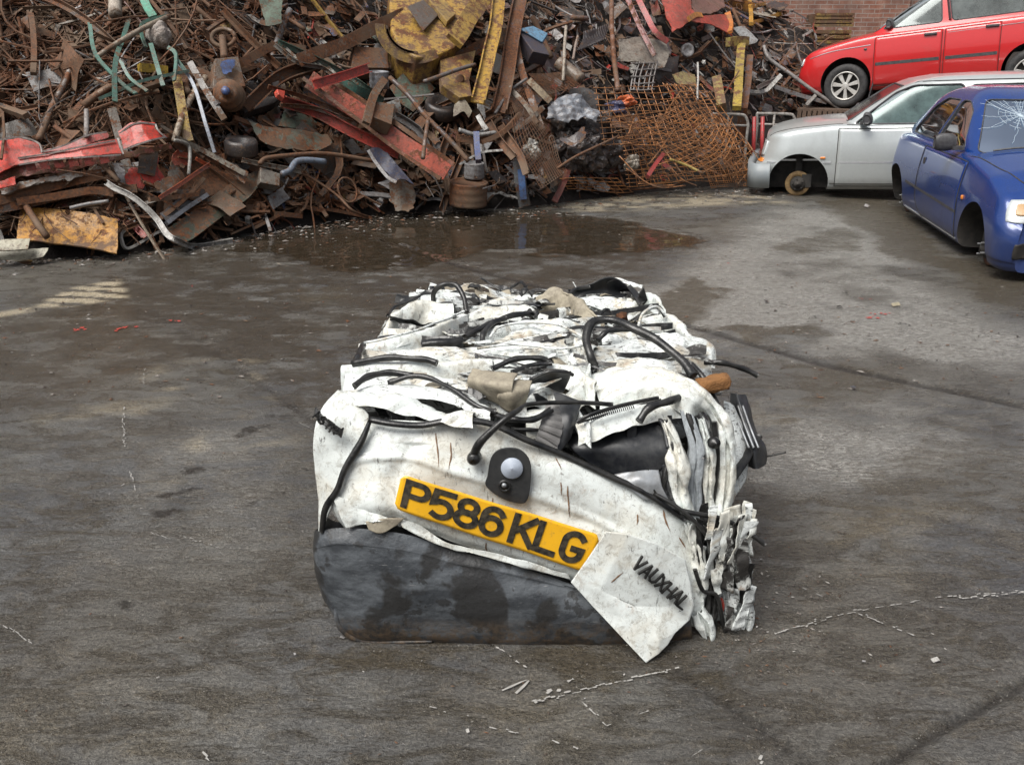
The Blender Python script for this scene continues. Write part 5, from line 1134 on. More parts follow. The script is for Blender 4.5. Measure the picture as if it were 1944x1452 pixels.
def wrap_bumper(surf, bodyo, xa, z0, z1, mat, xf, hwid):
    # bumper wrapping the nose: swept band around the plan outline
    ang = np.linspace(-1, 1, 60); P = []
    for a in ang:
        t = a * math.pi / 2; p_ = 6; c_, s_ = math.cos(t), math.sin(t); q = (abs(c_) ** p_ + abs(s_) ** p_) ** (-1 / p_)
        P.append((xa - (xa - xf) * q * c_, hwid * q * s_, (z0 + z1) / 2))
    mb = MB(); sweep(mb, P, [(-.03, -(z1 - z0) / 2), (.01, -(z1 - z0) / 2 + .01), (.025, 0), (.02, (z1 - z0) / 2 - .02), (0, (z1 - z0) / 2), (-.05, (z1 - z0) / 2), (-.05, -(z1 - z0) / 2)])
    o = mb.build('front_bumper', mat, bodyo, True, local=True); return o
wrap_bumper(ssurf, sbody, -.30, .11, .37, sm, -.51, .865)
KR = dict(xf=-.66, xr=3.2, width=1.66, zb=.20, top=[(-.66, .62), (-.62, .715), (-.52, .765), (-.25, .825), (.10, .89), (.34, .915), (2.4, .985), (3.15, .97), (3.2, .8)], crown=.05, round_f=(.30, .22),
          front=[(.0, .06), (.25, .0), (.45, -.03), (.60, .0), (.78, .05)], wheels=(-.02, 2.16), arch=.325, archz=.33, hubz=.285, wr=.285, wheel='wheel', paint=red_p,
          gexp=9., cabin=(.5, 2.8), belt=.92, green=[(.86, .20, 2.9, .78), (1.0, .36, 2.78, .73), (1.30, .84, 2.35, .64), (1.38, 1.00, 2.15, .58), (1.42, 1.25, 2.0, .42)],
          side_windows=[[(.40, .965), (1.12, .985), (1.08, 1.33), (.93, 1.33), (.70, 1.23)], [(1.24, .99), (2.1, 1.02), (1.98, 1.28), (1.85, 1.33), (1.17, 1.33)]], windscreen=(.64, .52, .95, 1.34), rear_window=(.62, .5, .98, 1.3), gmid=1.5, bpillar=1.17,
          glass=glass_mat("pale_glass", (.30, .34, .33), haze=(.13, .145, .14), hz=.6, rough=.08, gcol=(.5, .54, .54)), doors=[(.33, 1.14, .26, 0, 1.0, .85), (1.17, 1.80, .26, 0, 1.70, .88)], doorcut=0, mirror=(.44, 1.0),
          strips=[('side_moulding', [(.35, .535), (1.12, .545)], .040, 'trim', False), ('side_moulding', [(1.19, .545), (1.78, .555)], .040, 'trim', False), ('belt_trim', [(.36, .925), (1.0, .945), (2.3, .985)], .016, 'chrome', False),
                  ('crease_line', [(-.50, .675), (-.2, .745), (.28, .785)], .007, 'chrome', False), ('crease_line', [(1.2, .85), (2.4, .90)], .006, 'chrome', False), ('window_frame', [(.36, .985), (.66, 1.26), (.84, 1.345), (1.6, 1.355)], .016, 'chrome', True)],
          marks=[('side_repeater', .22, .735, .04, .028, 'trim')], faces=[('headlamp', .42, .78, .58, .68, (1, -.9, 0), 'lens'), ('grille', -.36, .36, .57, .66, (1, 0, 0), 'trim')], seats=(1.0, 1.8), driver=.36)
red_root, rbody, rsurf, rstrip, rface = build_car('scrapped_car', 'bright red saloon car perched nose down behind the silver car, on alloy wheels', KR, (5.01, 13.12, .79), R(-30), R(5.0))
for sg in (-1, 1):
    mb = MB(); p = rsurf(.45, .3, sg); box(mb, (.31, p[1] - sg * .08, .20), (.015, .17, .26), eul(0, R(14), 0)); mb.build('mud_flap', M['trim'], rbody, local=True)
def roofdent(V):
    return 0 * V
KB = dict(xf=-.56, xr=2.82, width=1.62, zb=.07, top=[(-.56, .44), (-.53, .57), (-.42, .60), (-.1, .68), (.40, .755), (.55, .76), (2.4, .77), (2.76, .74), (2.82, .6)], crown=.06, round_f=(.16, .12),
          front=[(.0, .06), (.15, .0), (.30, -.04), (.40, -.02), (.44, .05), (.62, .14)], wheels=(0., 2.40), arch=.335, archz=.135, hubz=.13, wr=.125, hub_in=.17, wheel='stud', paint=blue_p,
          cabin=(.62, 2.7), belt=.74, green=[(.70, .42, 2.74, .74), (.84, .62, 2.62, .71), (1.10, 1.04, 2.25, .60), (1.18, 1.20, 2.05, .54), (1.225, 1.40, 1.9, .42), (1.235, 1.5, 1.8, .3)],
          side_windows=[[(.76, .775), (1.50, .78), (1.42, 1.12), (1.24, 1.12), (1.08, 1.06)], [(1.56, .78), (2.30, .79), (2.08, 1.03), (1.85, 1.12), (1.47, 1.12)]],
          windscreen=(.675, .505, .768, 1.14), rear_window=(.6, .5, .80, 1.15), gmid=1.6, bpillar=1.5, glass=glass_mat("side_glass", (.30, .32, .30), haze=(.2, .2, .18), hz=.25), wglass=glass_mat("cracked_windscreen", (.55, .60, .63), cracks=True, haze=(.26, .34, .42), hz=.8, rough=.06, gcol=(.5, .58, .7)),
          doors=[(.42, 1.62, .12, 0, None, 0)], doorcut=.15, mirror=(.72, .80), mirror_w=.16,
          strips=[('side_moulding', [(.42, .33), (1.2, .345), (1.98, .36)], .022, 'trim', False), ('sill_trim', [(.40, .125), (2.0, .125)], .010, 'chrome', False), ('belt_seal', [(.60, .765), (1.3, .772), (2.4, .78)], .022, 'trim', False),
                  ],
          marks=[('side_repeater', .30, .46, .035, .035, 'amber'), ('handle_hole', 1.50, .60, .05, .06, 'dark')],
          faces=[('headlamp', .46, .80, .415, .555, (1, -.45, 0), 'lens'), ('fog_lamp', .56, .70, .17, .28, (1, -.35, 0), 'dark'), ('lower_grille', -.32, .32, .13, .24, (1, 0, 0), 'trim'), ('upper_grille', -.25, .25, .46, .52, (1, 0, 0), 'trim')], seats=(1.15,), driver=.36, gexp=9., sealw=.005, cracks=(.30, 1.03))
th_b = R(80.2); bo = np.array([4.188, 6.062, 0]) + np.array([math.cos(th_b), math.sin(th_b), 0]) * .20
blue_root, bbody, bsurf, bstrip, bface = build_car('scrapped_car', 'dark blue hatchback without wheels, cracked windscreen, at the right edge nearest the bale', KB, tuple(bo), th_b)
# lamp internals, bonnet seam and wipers of the blue car
bface('lamp_reflector', .50, .60, .435, .535, (1, -.35, 0), M['chrome'], off=.016, rnd=.5)
bface('indicator_lens', .66, .73, .46, .53, (1, -.35, 0), simple('faded_amber', (.42, .27, .14), .3), off=.015, rnd=.4)
def topstrip(body, pts, w_, mat, nm, lift=.0):
    me = body.data; bv = BVHTree.FromPolygons([v.co for v in me.vertices], [p.vertices for p in me.polygons]); P = []
    for p in catmull(np.array([(a, b, 0) for a, b in pts]), 26):
        h = bv.ray_cast(Vector((p[0], p[1], 3)), Vector((0, 0, -1)))
        if h[0] is not None: P.append(np.array(h[0][:]) + [0, 0, lift])
    mb = MB(); sweep(mb, np.array(P), circ(w_, 6)); mb.build(nm, mat, body, local=True)
for sg in (-1, 1):
    topstrip(bbody, [(.50, sg * .74), (.3, sg * .70), (0, sg * .66), (-.35, sg * .56), (-.55, sg * .44)], .005, M['dark'], 'bonnet_seam')
    topstrip(sbody, [(.42, sg * .76), (.0, sg * .72), (-.42, sg * .62)], .005, M['dark'], 'bonnet_seam')
    topstrip(rbody, [(.10, sg * .72), (-.3, sg * .66), (-.7, sg * .5)], .005, M['dark'], 'bonnet_seam')
topstrip(bbody, [(.46, .60), (.42, .2), (.38, -.25)], .008, M['trim'], 'wiper', .022)
topstrip(bbody, [(.47, .05), (.44, -.3), (.42, -.6)], .008, M['trim'], 'wiper', .022)

for sg in (-1, 1):
    for K_, su, rt in ((KR, rsurf, rbody),):
        q = [su(1.20, 1.0, sg, True), su(1.13, 1.33, sg, True)]; mb = MB(); sweep(mb, np.array(q) + [0, sg * .002, 0], rect(.01, .09)); mb.build('door_pillar_trim', M['trim'], rt, local=True)
# unseen walls added behind and beside the camera to darken ambient light and reflections
bmat = simple("added_wall_dark", (.13, .115, .10), .85, .4, 3, bs=.3)
for nm, c_, s_ in (('behind the photographer', (0, -13, 2.6), (44, .3, 5.2)), ('along the left side of the yard', (-17, 2, 2.6), (.3, 30, 5.2)), ('along the right side of the yard', (19, 2, 2.6), (.3, 30, 5.2))):
    mb = MB(); box(mb, c_, s_); props(mb.build('added_dark_wall', bmat), 'added unseen dark wall ' + nm, 'wall')
# ---------------------------------------------------------------- the scrap heap
BASE = np.array([tuple(atZ(x, y)[:2]) for x, y in [(-500, 520), (0, 488), (250, 476), (480, 436), (600, 418), (720, 402), (1000, 388), (1180, 366), (1330, 352), (1420, 340)]] + [(3.6, 11.7), (5, 11.75), (12, 11.7)])
def heap_h(X, Y):
    X = np.asarray(X, float); Y = np.asarray(Y, float)
    Yb = np.interp(X, BASE[:, 0], BASE[:, 1]); d = Y - Yb
    S = np.interp(X, [-4, -1, 1.2, 2.5, 3.6, 5], [.95, 1.0, .95, .85, .75, .6]); Hm = np.interp(X, [-4, 1, 3.4, 4.6, 5.4, 9], [3.4, 3.4, 3.0, 2.4, 1.75, 1.6])
    P = np.stack([X, Y, 0 * X], -1); n = fbm(P, .9, 51, 4)
    d = d + .35 * n * np.clip(d * 1.5, 0, 1)
    h = np.where(d > 0, .16 + S * d, .18 * np.clip(1 + d / .25, 0, 1))
    h = np.where(d < -.25, 0, h)
    h = Hm * np.tanh(h / Hm) * 1.06 + .12 * fbm(P, 2.6, 55, 3) * np.clip(h * 2, 0, 1)
    m = np.clip((X - 3.5) / .5, 0, 1) * np.clip((13.7 + (X - 4) * 0 - Y) / .5, 0, 1); h = h * (1 - m) + np.minimum(h, .55) * m
    m2 = (np.clip((X - 4.9) / .4, 0, 1)); h = np.where(m2 > 0, np.minimum(h, .55 + np.clip(Y - 13.2, 0, 9) * .5 + (1 - m2) * 3), h)
    return np.maximum(h, 0)
def hit(px, py, off=0.):
    d = ray(px, py); d = d / d[1]; Ys = np.arange(6.0, 22, .02); P = CAMP + d * Ys[:, None]
    z = P[:, 2] - np.maximum(heap_h(P[:, 0], P[:, 1]), 0); i = int(np.argmax(z < 0)); i = i if z[i] < 0 else len(Ys) - 1
    p = P[i]; dd = d / np.linalg.norm(d)
    q = p - dd * off
    if q[2] < .01: q = CAMP + d * ((.01 - CAMH) / d[2])
    return q
def heap_mesh():
    xs = np.arange(-9, 12, .09); ys = np.arange(5.2, 19, .09); X, Y = np.meshgrid(xs, ys, indexing='ij'); Z = heap_h(X, Y)
    P = np.stack([X, Y, Z], -1); r_ = fold(P.reshape(-1, 3), 4, 9, 6, .5).reshape(X.shape); Z2 = np.where(Z > .02, Z + .07 * r_ * np.clip(Z * 3, 0, 1) - .06, -.05)
    P[..., 2] = Z2; mb = MB(); mb.add(P.reshape(-1, 3), grid_faces(len(xs), len(ys)))
    s = NT("heap_gap_shade"); co = s.obj(); n1 = s.noise(co, 3, 6, .7); n2 = s.noise(co, 25, 5, .7)
    c = s.mix(n2, (.004, .003, .0025), (.022, .013, .009)); c = s.mix(s.ramp(n1, .5, .7, 0, .6), c, (.03, .026, .022))  # near-black colour carries the shade between the larger pieces
    s.pbr(c, .8, 0., n2, .8, .03)
    o = mb.build('scrap_heap_core', s.m); props(o, 'mass of fine scrap, darkened as gap shade, filling the heap under the larger pieces', 'scrap heap', kind='stuff')
heap_mesh()
DEP = lambda p: p[1] * math.cos(PITCH) - (p[2] - CAMH) * math.sin(PITCH)
def pxm(p, n): return n / FPX * DEP(p)
RUST, BRN, DBR = (.20, .09, .04, .85), (.13, .08, .05, .75), (.05, .035, .028, .6)
RED, REDD, ORG, YEL, GRN, DGR, BLU, LBL, GRY, LGY, WHT, BLK, CRM, TEAL = (.74, .055, .03, .04), (.34, .045, .03, .36), (.45, .16, .04, .55), (.38, .24, .04, .38), (.06, .10, .07, .45), (.03, .08, .06, .3), (.03, .06, .15, .4), (.14, .30, .48, .1), (.22, .22, .22, .25), (.42, .42, .42, .15), (.62, .62, .58, .08), (.025, .025, .03, .15), (.50, .48, .36, .12), (.09, .24, .19, .2)
def hp(pts, off): return [hit(p[0], p[1], p[2] if len(p) > 2 else off) for p in pts]
def bar(name, label, cat, pts, w_, col, off=.15, sec='rect', hgt=None, group=None, roll=0., n=None, parent=None, bend=0., up=(0, 0, 1), fine=True):
    P = hp(pts, off); wm = pxm(P[0], w_); h_ = pxm(P[0], hgt if hgt else w_)
    Pc = catmull(np.array(P), n or (14 if len(P) == 2 else len(P) * 6))
    if bend or fine: Pc = Pc + np.stack([vnoise(Pc, 2.3, 7 + k + int(pts[0][0])) for k in range(3)], -1) * (bend or .012)
    pr = {'rect': rect(wm, h_), 'round': circ(wm / 2, 8), 'L': lsec(wm, h_, max(.006, wm * .12)) - [wm / 2, 0], 'U': usec(wm, h_, max(.006, wm * .10)), 'I': isec(wm, h_, max(.008, wm * .12))}[sec]
    mb = MB(); sweep(mb, Pc, pr, col, roll=roll, up=CAMP - Pc[len(Pc) // 2])
    o = mb.build(name, M['scrap'], parent, sec == 'round')
    if parent is None: props(o, label, cat, group)
    return o
def sheet(name, label, cat, rows, col, off=.18, th=.006, amp=.03, scale=3, seed=1, nu=30, nv=40, jag=.02, group=None, mat=None, parent=None, smooth=False, n=5, lin=False):
    G = patch([hp(r, off) for r in rows], nu, nv, amp, scale, seed, n, .002, jag=jag, lin=lin)
    mb = MB(); mb.add(G.reshape(-1, 3), grid_faces(nu, nv), col); o = mb.build(name, mat or M['scrap'], parent, smooth); solid(o, th, 0)
    if parent is None: props(o, label, cat, group)
    return o
def slab(name, label, cat, poly, depth, col, off=.2, parent=None, dvec=None, group=None, bev=.006):
    P = np.array(hp(poly, off)); n_ = np.cross(P[1] - P[0], P[2] - P[0]); n_ /= np.linalg.norm(n_)
    if n_[1] < 0: n_ = -n_
    c = P.mean(0)
    # flatten onto its own plane
    P = P - ((P - c) @ n_)[:, None] * n_
    mb = MB(); prism(mb, P, n_ * depth if dvec is None else dvec, col); o = mb.build(name, M['scrap'], parent)
    if parent is None: props(o, label, cat, group)
    if bev: mod(o, 'BEVEL', width=bev, segments=2)
    return o
def recalc():
    for o in bpy.data.objects:
        if o.type == 'MESH' and o.data.materials and o.data.materials[0] == M['scrap'] and len(o.data.polygons) < 4000:
            bm = bmesh.new(); bm.from_mesh(o.data); bmesh.ops.recalc_face_normals(bm, faces=bm.faces); bm.to_mesh(o.data); bm.free()
# -- left: crushed red body shell, plates, channels
rd = empty('crushed_panel_stack', hit(150, 330, .3) * [1, 1, 0], 'bright red crushed vehicle side lying across the foot of the heap', 'crushed panel')
for nm_, rows_, col_, off_, sd_ in [
    ('red_skin', [[(-60, 290), (0, 268), (38, 262), (72, 272)], [(-60, 325), (0, 305), (40, 298), (80, 296)], [(-60, 340), (0, 330), (20, 320), (36, 312)]], RED, .50, 5),
    ('red_skin', [[(34, 300), (90, 290), (150, 278), (221, 265)], [(36, 312), (95, 303), (160, 297), (230, 291)]], (.80, .06, .035, .0), .56, 6),
    ('red_skin', [[(78, 288), (120, 276), (165, 258), (204, 252)], [(80, 296), (120, 288), (165, 276), (206, 262)]], (.50, .05, .04, .28), .50, 7),
    ('red_skin', [[(224, 252), (247, 236), (268, 232), (294, 235)], [(230, 264), (252, 254), (272, 250), (292, 246)], [(236, 284), (258, 276), (285, 268), (316, 261)]], (.74, .055, .03, .03), .56, 8),
    ('red_skin', [[(0, 345), (16, 340), (28, 336)], [(0, 358), (14, 354), (30, 350)]], RED, .48, 9)]:
    sheet(nm_, '', '', rows_, col_, off_, .012, .012, 3.5, sd_, 26, 60, .006, n=4, parent=rd, lin=True)
for pts in ([(34, 300), (90, 290), (150, 278), (221, 265)], [(36, 313), (95, 304), (160, 298), (230, 292)], [(224, 252), (247, 236), (268, 232), (294, 235)], [(236, 285), (258, 277), (285, 269), (316, 262)], [(-60, 290), (0, 268), (38, 262), (72, 272), (80, 290)], [(78, 288), (120, 276), (165, 258), (204, 252)], [(221, 262), (226, 276), (232, 292)], [(294, 235), (300, 248), (316, 262)]): bar('bare_edge', '', '', pts, 3, (.50, .45, .42, .12), .585, parent=rd)
for x_ in (50, 78, 104, 132, 160, 190): bar('edge_lug', '', '', [(x_, 318 - (x_ - 50) * .10), (x_ + 17, 315 - (x_ - 50) * .10)], 14, (.50, .07, .05, .25), .50, 'rect', 4, parent=rd)
sheet('lower_skin', '', '', [[(-60, 345), (0, 325), (33, 313), (120, 308), (222, 292), (318, 272)], [(-60, 365), (0, 345), (33, 336), (120, 325), (230, 302), (325, 282)]], (.42, .10, .07, .40), .44, .012, .02, 4, 6, 16, 90, .015, parent=rd)
sheet('grey_sill', '', '', [[(0, 360), (70, 340), (140, 330), (206, 312)], [(0, 372), (75, 350), (140, 340), (208, 322)]], (.16, .14, .12, .3), .40, .02, .01, 4, 7, 10, 50, parent=rd)
bar('long_beam', 'orange brown timber-like steel beam under the red crushed panel', 'beam', [(-40, 392), (10, 376), (100, 352), (195, 330)], 20, (.30, .11, .04, .7), .34, hgt=14)
bar('long_beam', 'dark brown beam below the orange one at the far left', 'beam', [(-20, 398), (60, 385), (150, 368), (260, 360)], 16, DBR, .30, hgt=12)
bar('flat_bar', 'brown flat bar with a kinked end above the rust plate', 'bar', [(30, 384), (120, 372), (175, 362), (215, 366)], 14, BRN, .36, hgt=5)
bar('steel_pipe', 'grey pipe with a collar resting on the rust plate', 'pipe', [(132, 396), (165, 388), (205, 382)], 8, GRY, .40, 'round')
sheet('rust_plate', 'square orange rusty steel plate leaning at the foot of the heap', 'steel plate', [[(39, 396), (100, 397), (165, 405), (224, 417)], [(35, 425), (100, 432), (165, 440), (224, 450)], [(32, 454), (100, 462), (165, 470), (222, 482)]], (.62, .30, .04, .34), .22, .012, .006, 4, 8, 24, 40, .004)
sheet('cream_panel', 'cream painted panel at the left edge in front of the rust plate', 'metal panel', [[(-40, 462), (0, 456), (57, 453)], [(-40, 480), (0, 477), (53, 474)]], CRM, .32, .01, .006, 4, 9, 10, 30, .004)
sheet('curved_trim_sheet', 'cream curved trim lying below the cream panel at the left edge', 'metal panel', [[(-10, 478), (40, 476), (92, 472)], [(0, 492), (45, 492), (88, 482)], [(10, 492), (45, 496), (82, 488)]], CRM, .18, .008, .012, 4, 10, 14, 30, .006)
sheet('yellow_scrap', 'small yellow curled strip on the ground below the cream panels', 'metal strip', [[(8, 480), (30, 490), (60, 494)], [(14, 486), (34, 498), (58, 500)]], YEL, .10, .006, .012, 6, 11, 8, 24, .01)
bar('twisted_strip', 'long white twisted strip bending down onto the ground', 'metal strip', [(204, 348), (222, 360), (248, 372), (275, 392), (300, 418), (318, 446), (335, 458), (368, 467, .03), (441, 458, .03)], 11, WHT, .42, 'U', 7)
sheet('green_plate', 'long dark green flat plate leaning against the heap beside the white strip', 'steel plate', [[(310, 440), (370, 398), (420, 362), (449, 342), (492, 322)], [(318, 452), (385, 420), (440, 385), (478, 362), (494, 335)], [(330, 462), (362, 456), (424, 410), (470, 378), (489, 356)]], (.05, .075, .05, .48), .30, .012, .008, 3, 12, 20, 50, .006)
tray = empty('metal_tray', hit(400, 360, .3) * [1, 1, 0], 'open steel tray with pale rim and rusty inside above the green plate', 'tray')
bar('rim', '', '', [(329, 262), (380, 285), (420, 306), (465, 330)], 10, (.40, .37, .30, .35), .46, 'rect', 8, parent=tray)
sheet('tray_floor', '', '', [[(330, 290), (390, 310), (455, 340)], [(318, 380), (370, 380), (420, 365)]], (.10, .06, .045, .7), .24, .01, .02, 3, 13, 14, 24, parent=tray)
sheet('tray_side', '', '', [[(363, 276), (420, 300), (470, 328)], [(368, 292), (420, 318), (462, 345)]], (.20, .14, .10, .6), .40, .01, .006, 3, 14, 10, 24, parent=tray)
bar('red_angle_bar', 'orange red angle bar running up across the steel tray', 'bar', [(303, 376), (350, 345), (398, 314)], 8, (.70, .15, .05, .15), .5, 'L', 6)
bar('red_angle_bar', 'short orange red bar meeting the long one at a corner', 'bar', [(372, 302), (398, 316)], 7, (.70, .15, .05, .15), .5, 'L', 6)
bar('flat_bar', 'short brown bar across the foot of the red angle bar', 'bar', [(283, 380), (330, 376), (373, 371)], 8, (.20, .10, .05, .6), .46)
bar('bent_pipe', 'pale grey bent rod hooking down into the steel tray', 'pipe', [(330, 268), (345, 272), (357, 280), (360, 300), (358, 334)], 7, (.40, .40, .36, .15), .52, 'round')
sheet('torn_plate', 'crumpled grey brown plate standing in the steel tray', 'metal sheet', [[(296, 350), (318, 330), (325, 310)], [(300, 362), (330, 350), (345, 325)], [(305, 372), (335, 362), (350, 345)]], (.16, .15, .12, .5), .42, .006, .03, 6, 15, 18, 22, .03)
sheet('red_sheet', 'red dented panel glimpsed inside the heap behind the tray', 'metal sheet', [[(240, 325), (270, 315), (300, 300)], [(245, 360), (280, 352), (310, 340)]], RED, .26, .006, .03, 5, 16, 16, 22, .03)
sheet('red_sheet', 'orange red panel under the pale tray rim', 'metal sheet', [[(325, 290), (350, 286), (365, 292)], [(325, 315), (345, 318), (365, 312)]], (.42, .07, .03, .3), .30, .006, .03, 5, 17, 16, 22, .03)
sheet('grey_plate', 'dark grey flat plate lying under the red angle bar', 'steel plate', [[(305, 405), (345, 375), (380, 360)], [(318, 425), (360, 395), (392, 372)]], (.14, .15, .16, .25), .30, .01, .008, 4, 18, 14, 22, .01)
bar('box_tube', 'blue grey tube along the edge of the grey plate', 'bar', [(318, 425), (355, 398), (392, 372)], 8, (.26, .29, .33, .15), .36)
bar('red_strip', 'short red channel standing on the ground beside the white strip', 'bar', [(238, 416), (262, 434), (278, 450)], 12, (.55, .08, .06, .2), .12, 'U', 8)
bar('torn_edge_strip', 'ragged white edge strip curled on the ground by the red channel', 'metal strip', [(250, 427), (232, 440), (230, 455), (244, 470, .05), (300, 440), (312, 446)], 5, WHT, .10)
bar('blue_grey_rod', 'thin pale blue rod leaning beside the yellow post', 'rod', [(338, 120), (365, 160), (388, 230), (408, 292)], 6, (.36, .42, .50, .1), .5)
bar('grey_flat', 'grey rusty strip ending in a frayed tip under the brake drum', 'bar', [(360, 120), (385, 165), (410, 205), (425, 228)], 12, (.28, .27, .25, .35), .45)
yp = bar('yellow_post', 'bright yellow battered post left of the brake drum', 'post', [(336, 150), (344, 195), (352, 240), (360, 272)], 17, (.48, .31, .03, .3), .42)
bar('yellow_post', 'short yellow block above the yellow post', 'post', [(265, 126), (290, 128), (318, 132)], 16, (.62, .42, .04, .2), .36)
bar('old_pipe', 'mottled grey pipe leaning at the left among rusty rods', 'pipe', [(143, 104), (125, 150), (99, 198), (86, 232), (72, 262)], 11, (.26, .22, .19, .4), .5, 'round')
bar('grey_post', 'short pale grey post standing behind the red crushed panel', 'post', [(163, 210), (161, 262)], 9, (.40, .38, .36, .2), .55, 'round')
for i, (pts, w_) in enumerate([([(168, 44), (174, 85), (187, 112), (215, 142), (240, 165), (258, 177)], 7), ([(243, 38), (232, 75), (221, 112), (219, 193)], 8), ([(229, 116), (248, 149), (281, 174)], 6), ([(186, 188), (229, 171), (275, 154), (320, 143), (360, 135)], 6),
        ([(286, 85), (300, 125), (311, 163)], 8), ([(317, 28), (273, 41), (268, 62), (276, 90)], 6), ([(320, 90), (334, 105), (330, 155)], 7), ([(336, 115), (353, 138)], 7)]):
    bar('green_strap', 'pale green flat strap in the tangle at upper left', 'strap', pts, w_, TEAL, .55, 'rect', 3, group='pale green straps in the tangle')
bar('green_post', 'bright green post dropping in from the top edge', 'post', [(272, -8), (280, 14), (292, 34)], 15, (.10, .42, .28, .05), .55, 'rect', 6)
bmr = bmesh.new(); bmesh.ops.create_icosphere(bmr, subdivisions=4, radius=1); Vr = np.array([v.co[:] for v in bmr.verts]); Fr = [[v.index for v in f.verts] for f in bmr.faces]; bmr.free()
def rock(name, label, cat, px, py, rx, ry, col, off=.4, seed=1, amp=.35, mat=None, parent=None):
    c = hit(px, py, off); r1, r2 = pxm(c, rx), pxm(c, ry); V = Vr * np.array([r1, r1 * .8, r2]); V = V * (1 + amp * fold(Vr, 1.6, seed, 5))[:, None] + c
    mb = MB(); mb.add(V, Fr, col); o = mb.build(name, mat or M['scrap'], parent)
    if parent is None: props(o, label, cat)
    return o
conc = simple("old_concrete", (.34, .31, .28), .9, .35, 14, bs=.7, bd=.01, dust=(.12, .07, .05), dustamt=.6)
rock('concrete_lump', 'pale concrete lump caught among the green straps', 'concrete', 303, 66, 24, 24, GRY, .5, 3, .3, conc)
bar('striped_post', 'white and orange striped post at the top left edge', 'post', [(219, -10), (221, 30)], 24, (.62, .55, .45, .25), .55, 'round')
# brake drum on its axle
dr = empty('axle_end', hit(435, 200, .4) * [1, 1, 0], 'rusty axle end with round brake drum and blue paint marks', 'axle')
c = hit(434, 180, .62); r_ = pxm(c, 29); mb = MB(); lathe(mb, c, (.12, -1, .28), [(r_ * .9, -.10), (r_, -.09), (r_, -.04), (r_ * .9, -.035), (r_ * .9, -.01), (r_ * .97, 0), (r_ * .95, .03), (r_ * .72, .045), (r_ * .7, .07), (r_ * .5, .08), (r_ * .34, .085), (r_ * .32, .13), (.001, .135)], 32, (.22, .15, .10, .62)); mb.build('brake_drum', M['scrap'], dr, True)
mb = MB(); lathe(mb, c + np.array([.02, -.13, .035]), (.12, -1, .28), [(r_ * .27, 0), (r_ * .25, .03), (.001, .034)], 16, (.08, .16, .42, .15)); mb.build('hub_cap', M['scrap'], dr, True)
slab('axle_bracket', '', '', [(408, 112), (452, 108), (466, 165), (405, 168)], .12, (.24, .20, .16, .45), .55, dr)
sheet('blue_mark', '', '', [[(420, 118), (446, 114)], [(424, 140), (440, 138)]], (.08, .18, .48, .1), .62, .004, .01, 8, 3, 8, 8, .02, parent=dr)
bar('axle_tube', '', '', [(425, 110), (422, 70)], 14, (.24, .13, .08, .6), .5, 'round', parent=dr)
c = hit(424, 72, .5); r_ = pxm(c, 22); mb = MB(); a = np.linspace(0, 2 * math.pi, 24); sweep(mb, np.array([c + np.array([math.cos(t) * r_, .3 * r_ * math.sin(t), math.sin(t) * r_ * .7]) for t in a]), circ(pxm(c, 4), 8), (.24, .16, .10, .6)); mb.build('ring', M['scrap'], dr, True)
rng = random.Random(12)
# old tyre and wheel pieces
def tyre(px, py, rp, ax, name, label, cat, col=BLK, off=.3, w_=.5):
    c = hit(px, py, off); r_ = pxm(c, rp); mb = MB(); lathe(mb, c, ax, [(r_ * .55, -.3 * w_ * r_), (r_ * .9, -.5 * w_ * r_), (r_, -.3 * w_ * r_), (r_, .3 * w_ * r_), (r_ * .9, .5 * w_ * r_), (r_ * .6, .4 * w_ * r_), (r_ * .55, .2 * w_ * r_), (.001, .1 * w_ * r_)], 30, col); o = mb.build(name, M['scrap'], None, True); return props(o, label, cat)
tyre(458, 280, 31, (.1, -.15, 1), 'discarded_wheel', 'dark wheel lying flat left of the green curved panel', 'wheel', BLK, .4, 1.0)
tyre(840, 205, 34, (.2, -.5, 1), 'discarded_wheel', 'old tyre half buried under the yellow machine', 'tyre', BLK, .3, .8)
tyre(1305, 96, 13, (.3, -1, .2), 'reel', 'small chrome coil under the red cab sheet', 'reel', LGY, .5, .6)
def drum(name, label, px0, py0, px1, py1, col, off=.35, ribs=True, cat='drum'):
    c = hit((px0 + px1) / 2, py1, off); r_ = pxm(c, (px1 - px0) / 2); h = pxm(c, py1 - py0) * 1.02; mb = MB(); pr = [(r_, 0)]
    for k in range(1, 12): pr.append((r_ * (1.03 if ribs and k % 4 == 0 else 1), h * k / 12))
    pr += [(r_ * 1.03, h), (r_ * .94, h), (r_ * .94, h * .93), (.001, h * .93)]; lathe(mb, c, (.05, -.08, 1), pr, 30, col); o = mb.build(name, M['scrap'], None, True); return props(o, label, cat)
drum('oil_drum', 'brown rusty drum standing at the water edge', 853, 346, 924, 388, (.10, .06, .05, .6), .25)
drum('tin_can', 'pale scratched cylinder on top of the brown drum', 881, 310, 919, 338, (.36, .37, .38, .12), .42)
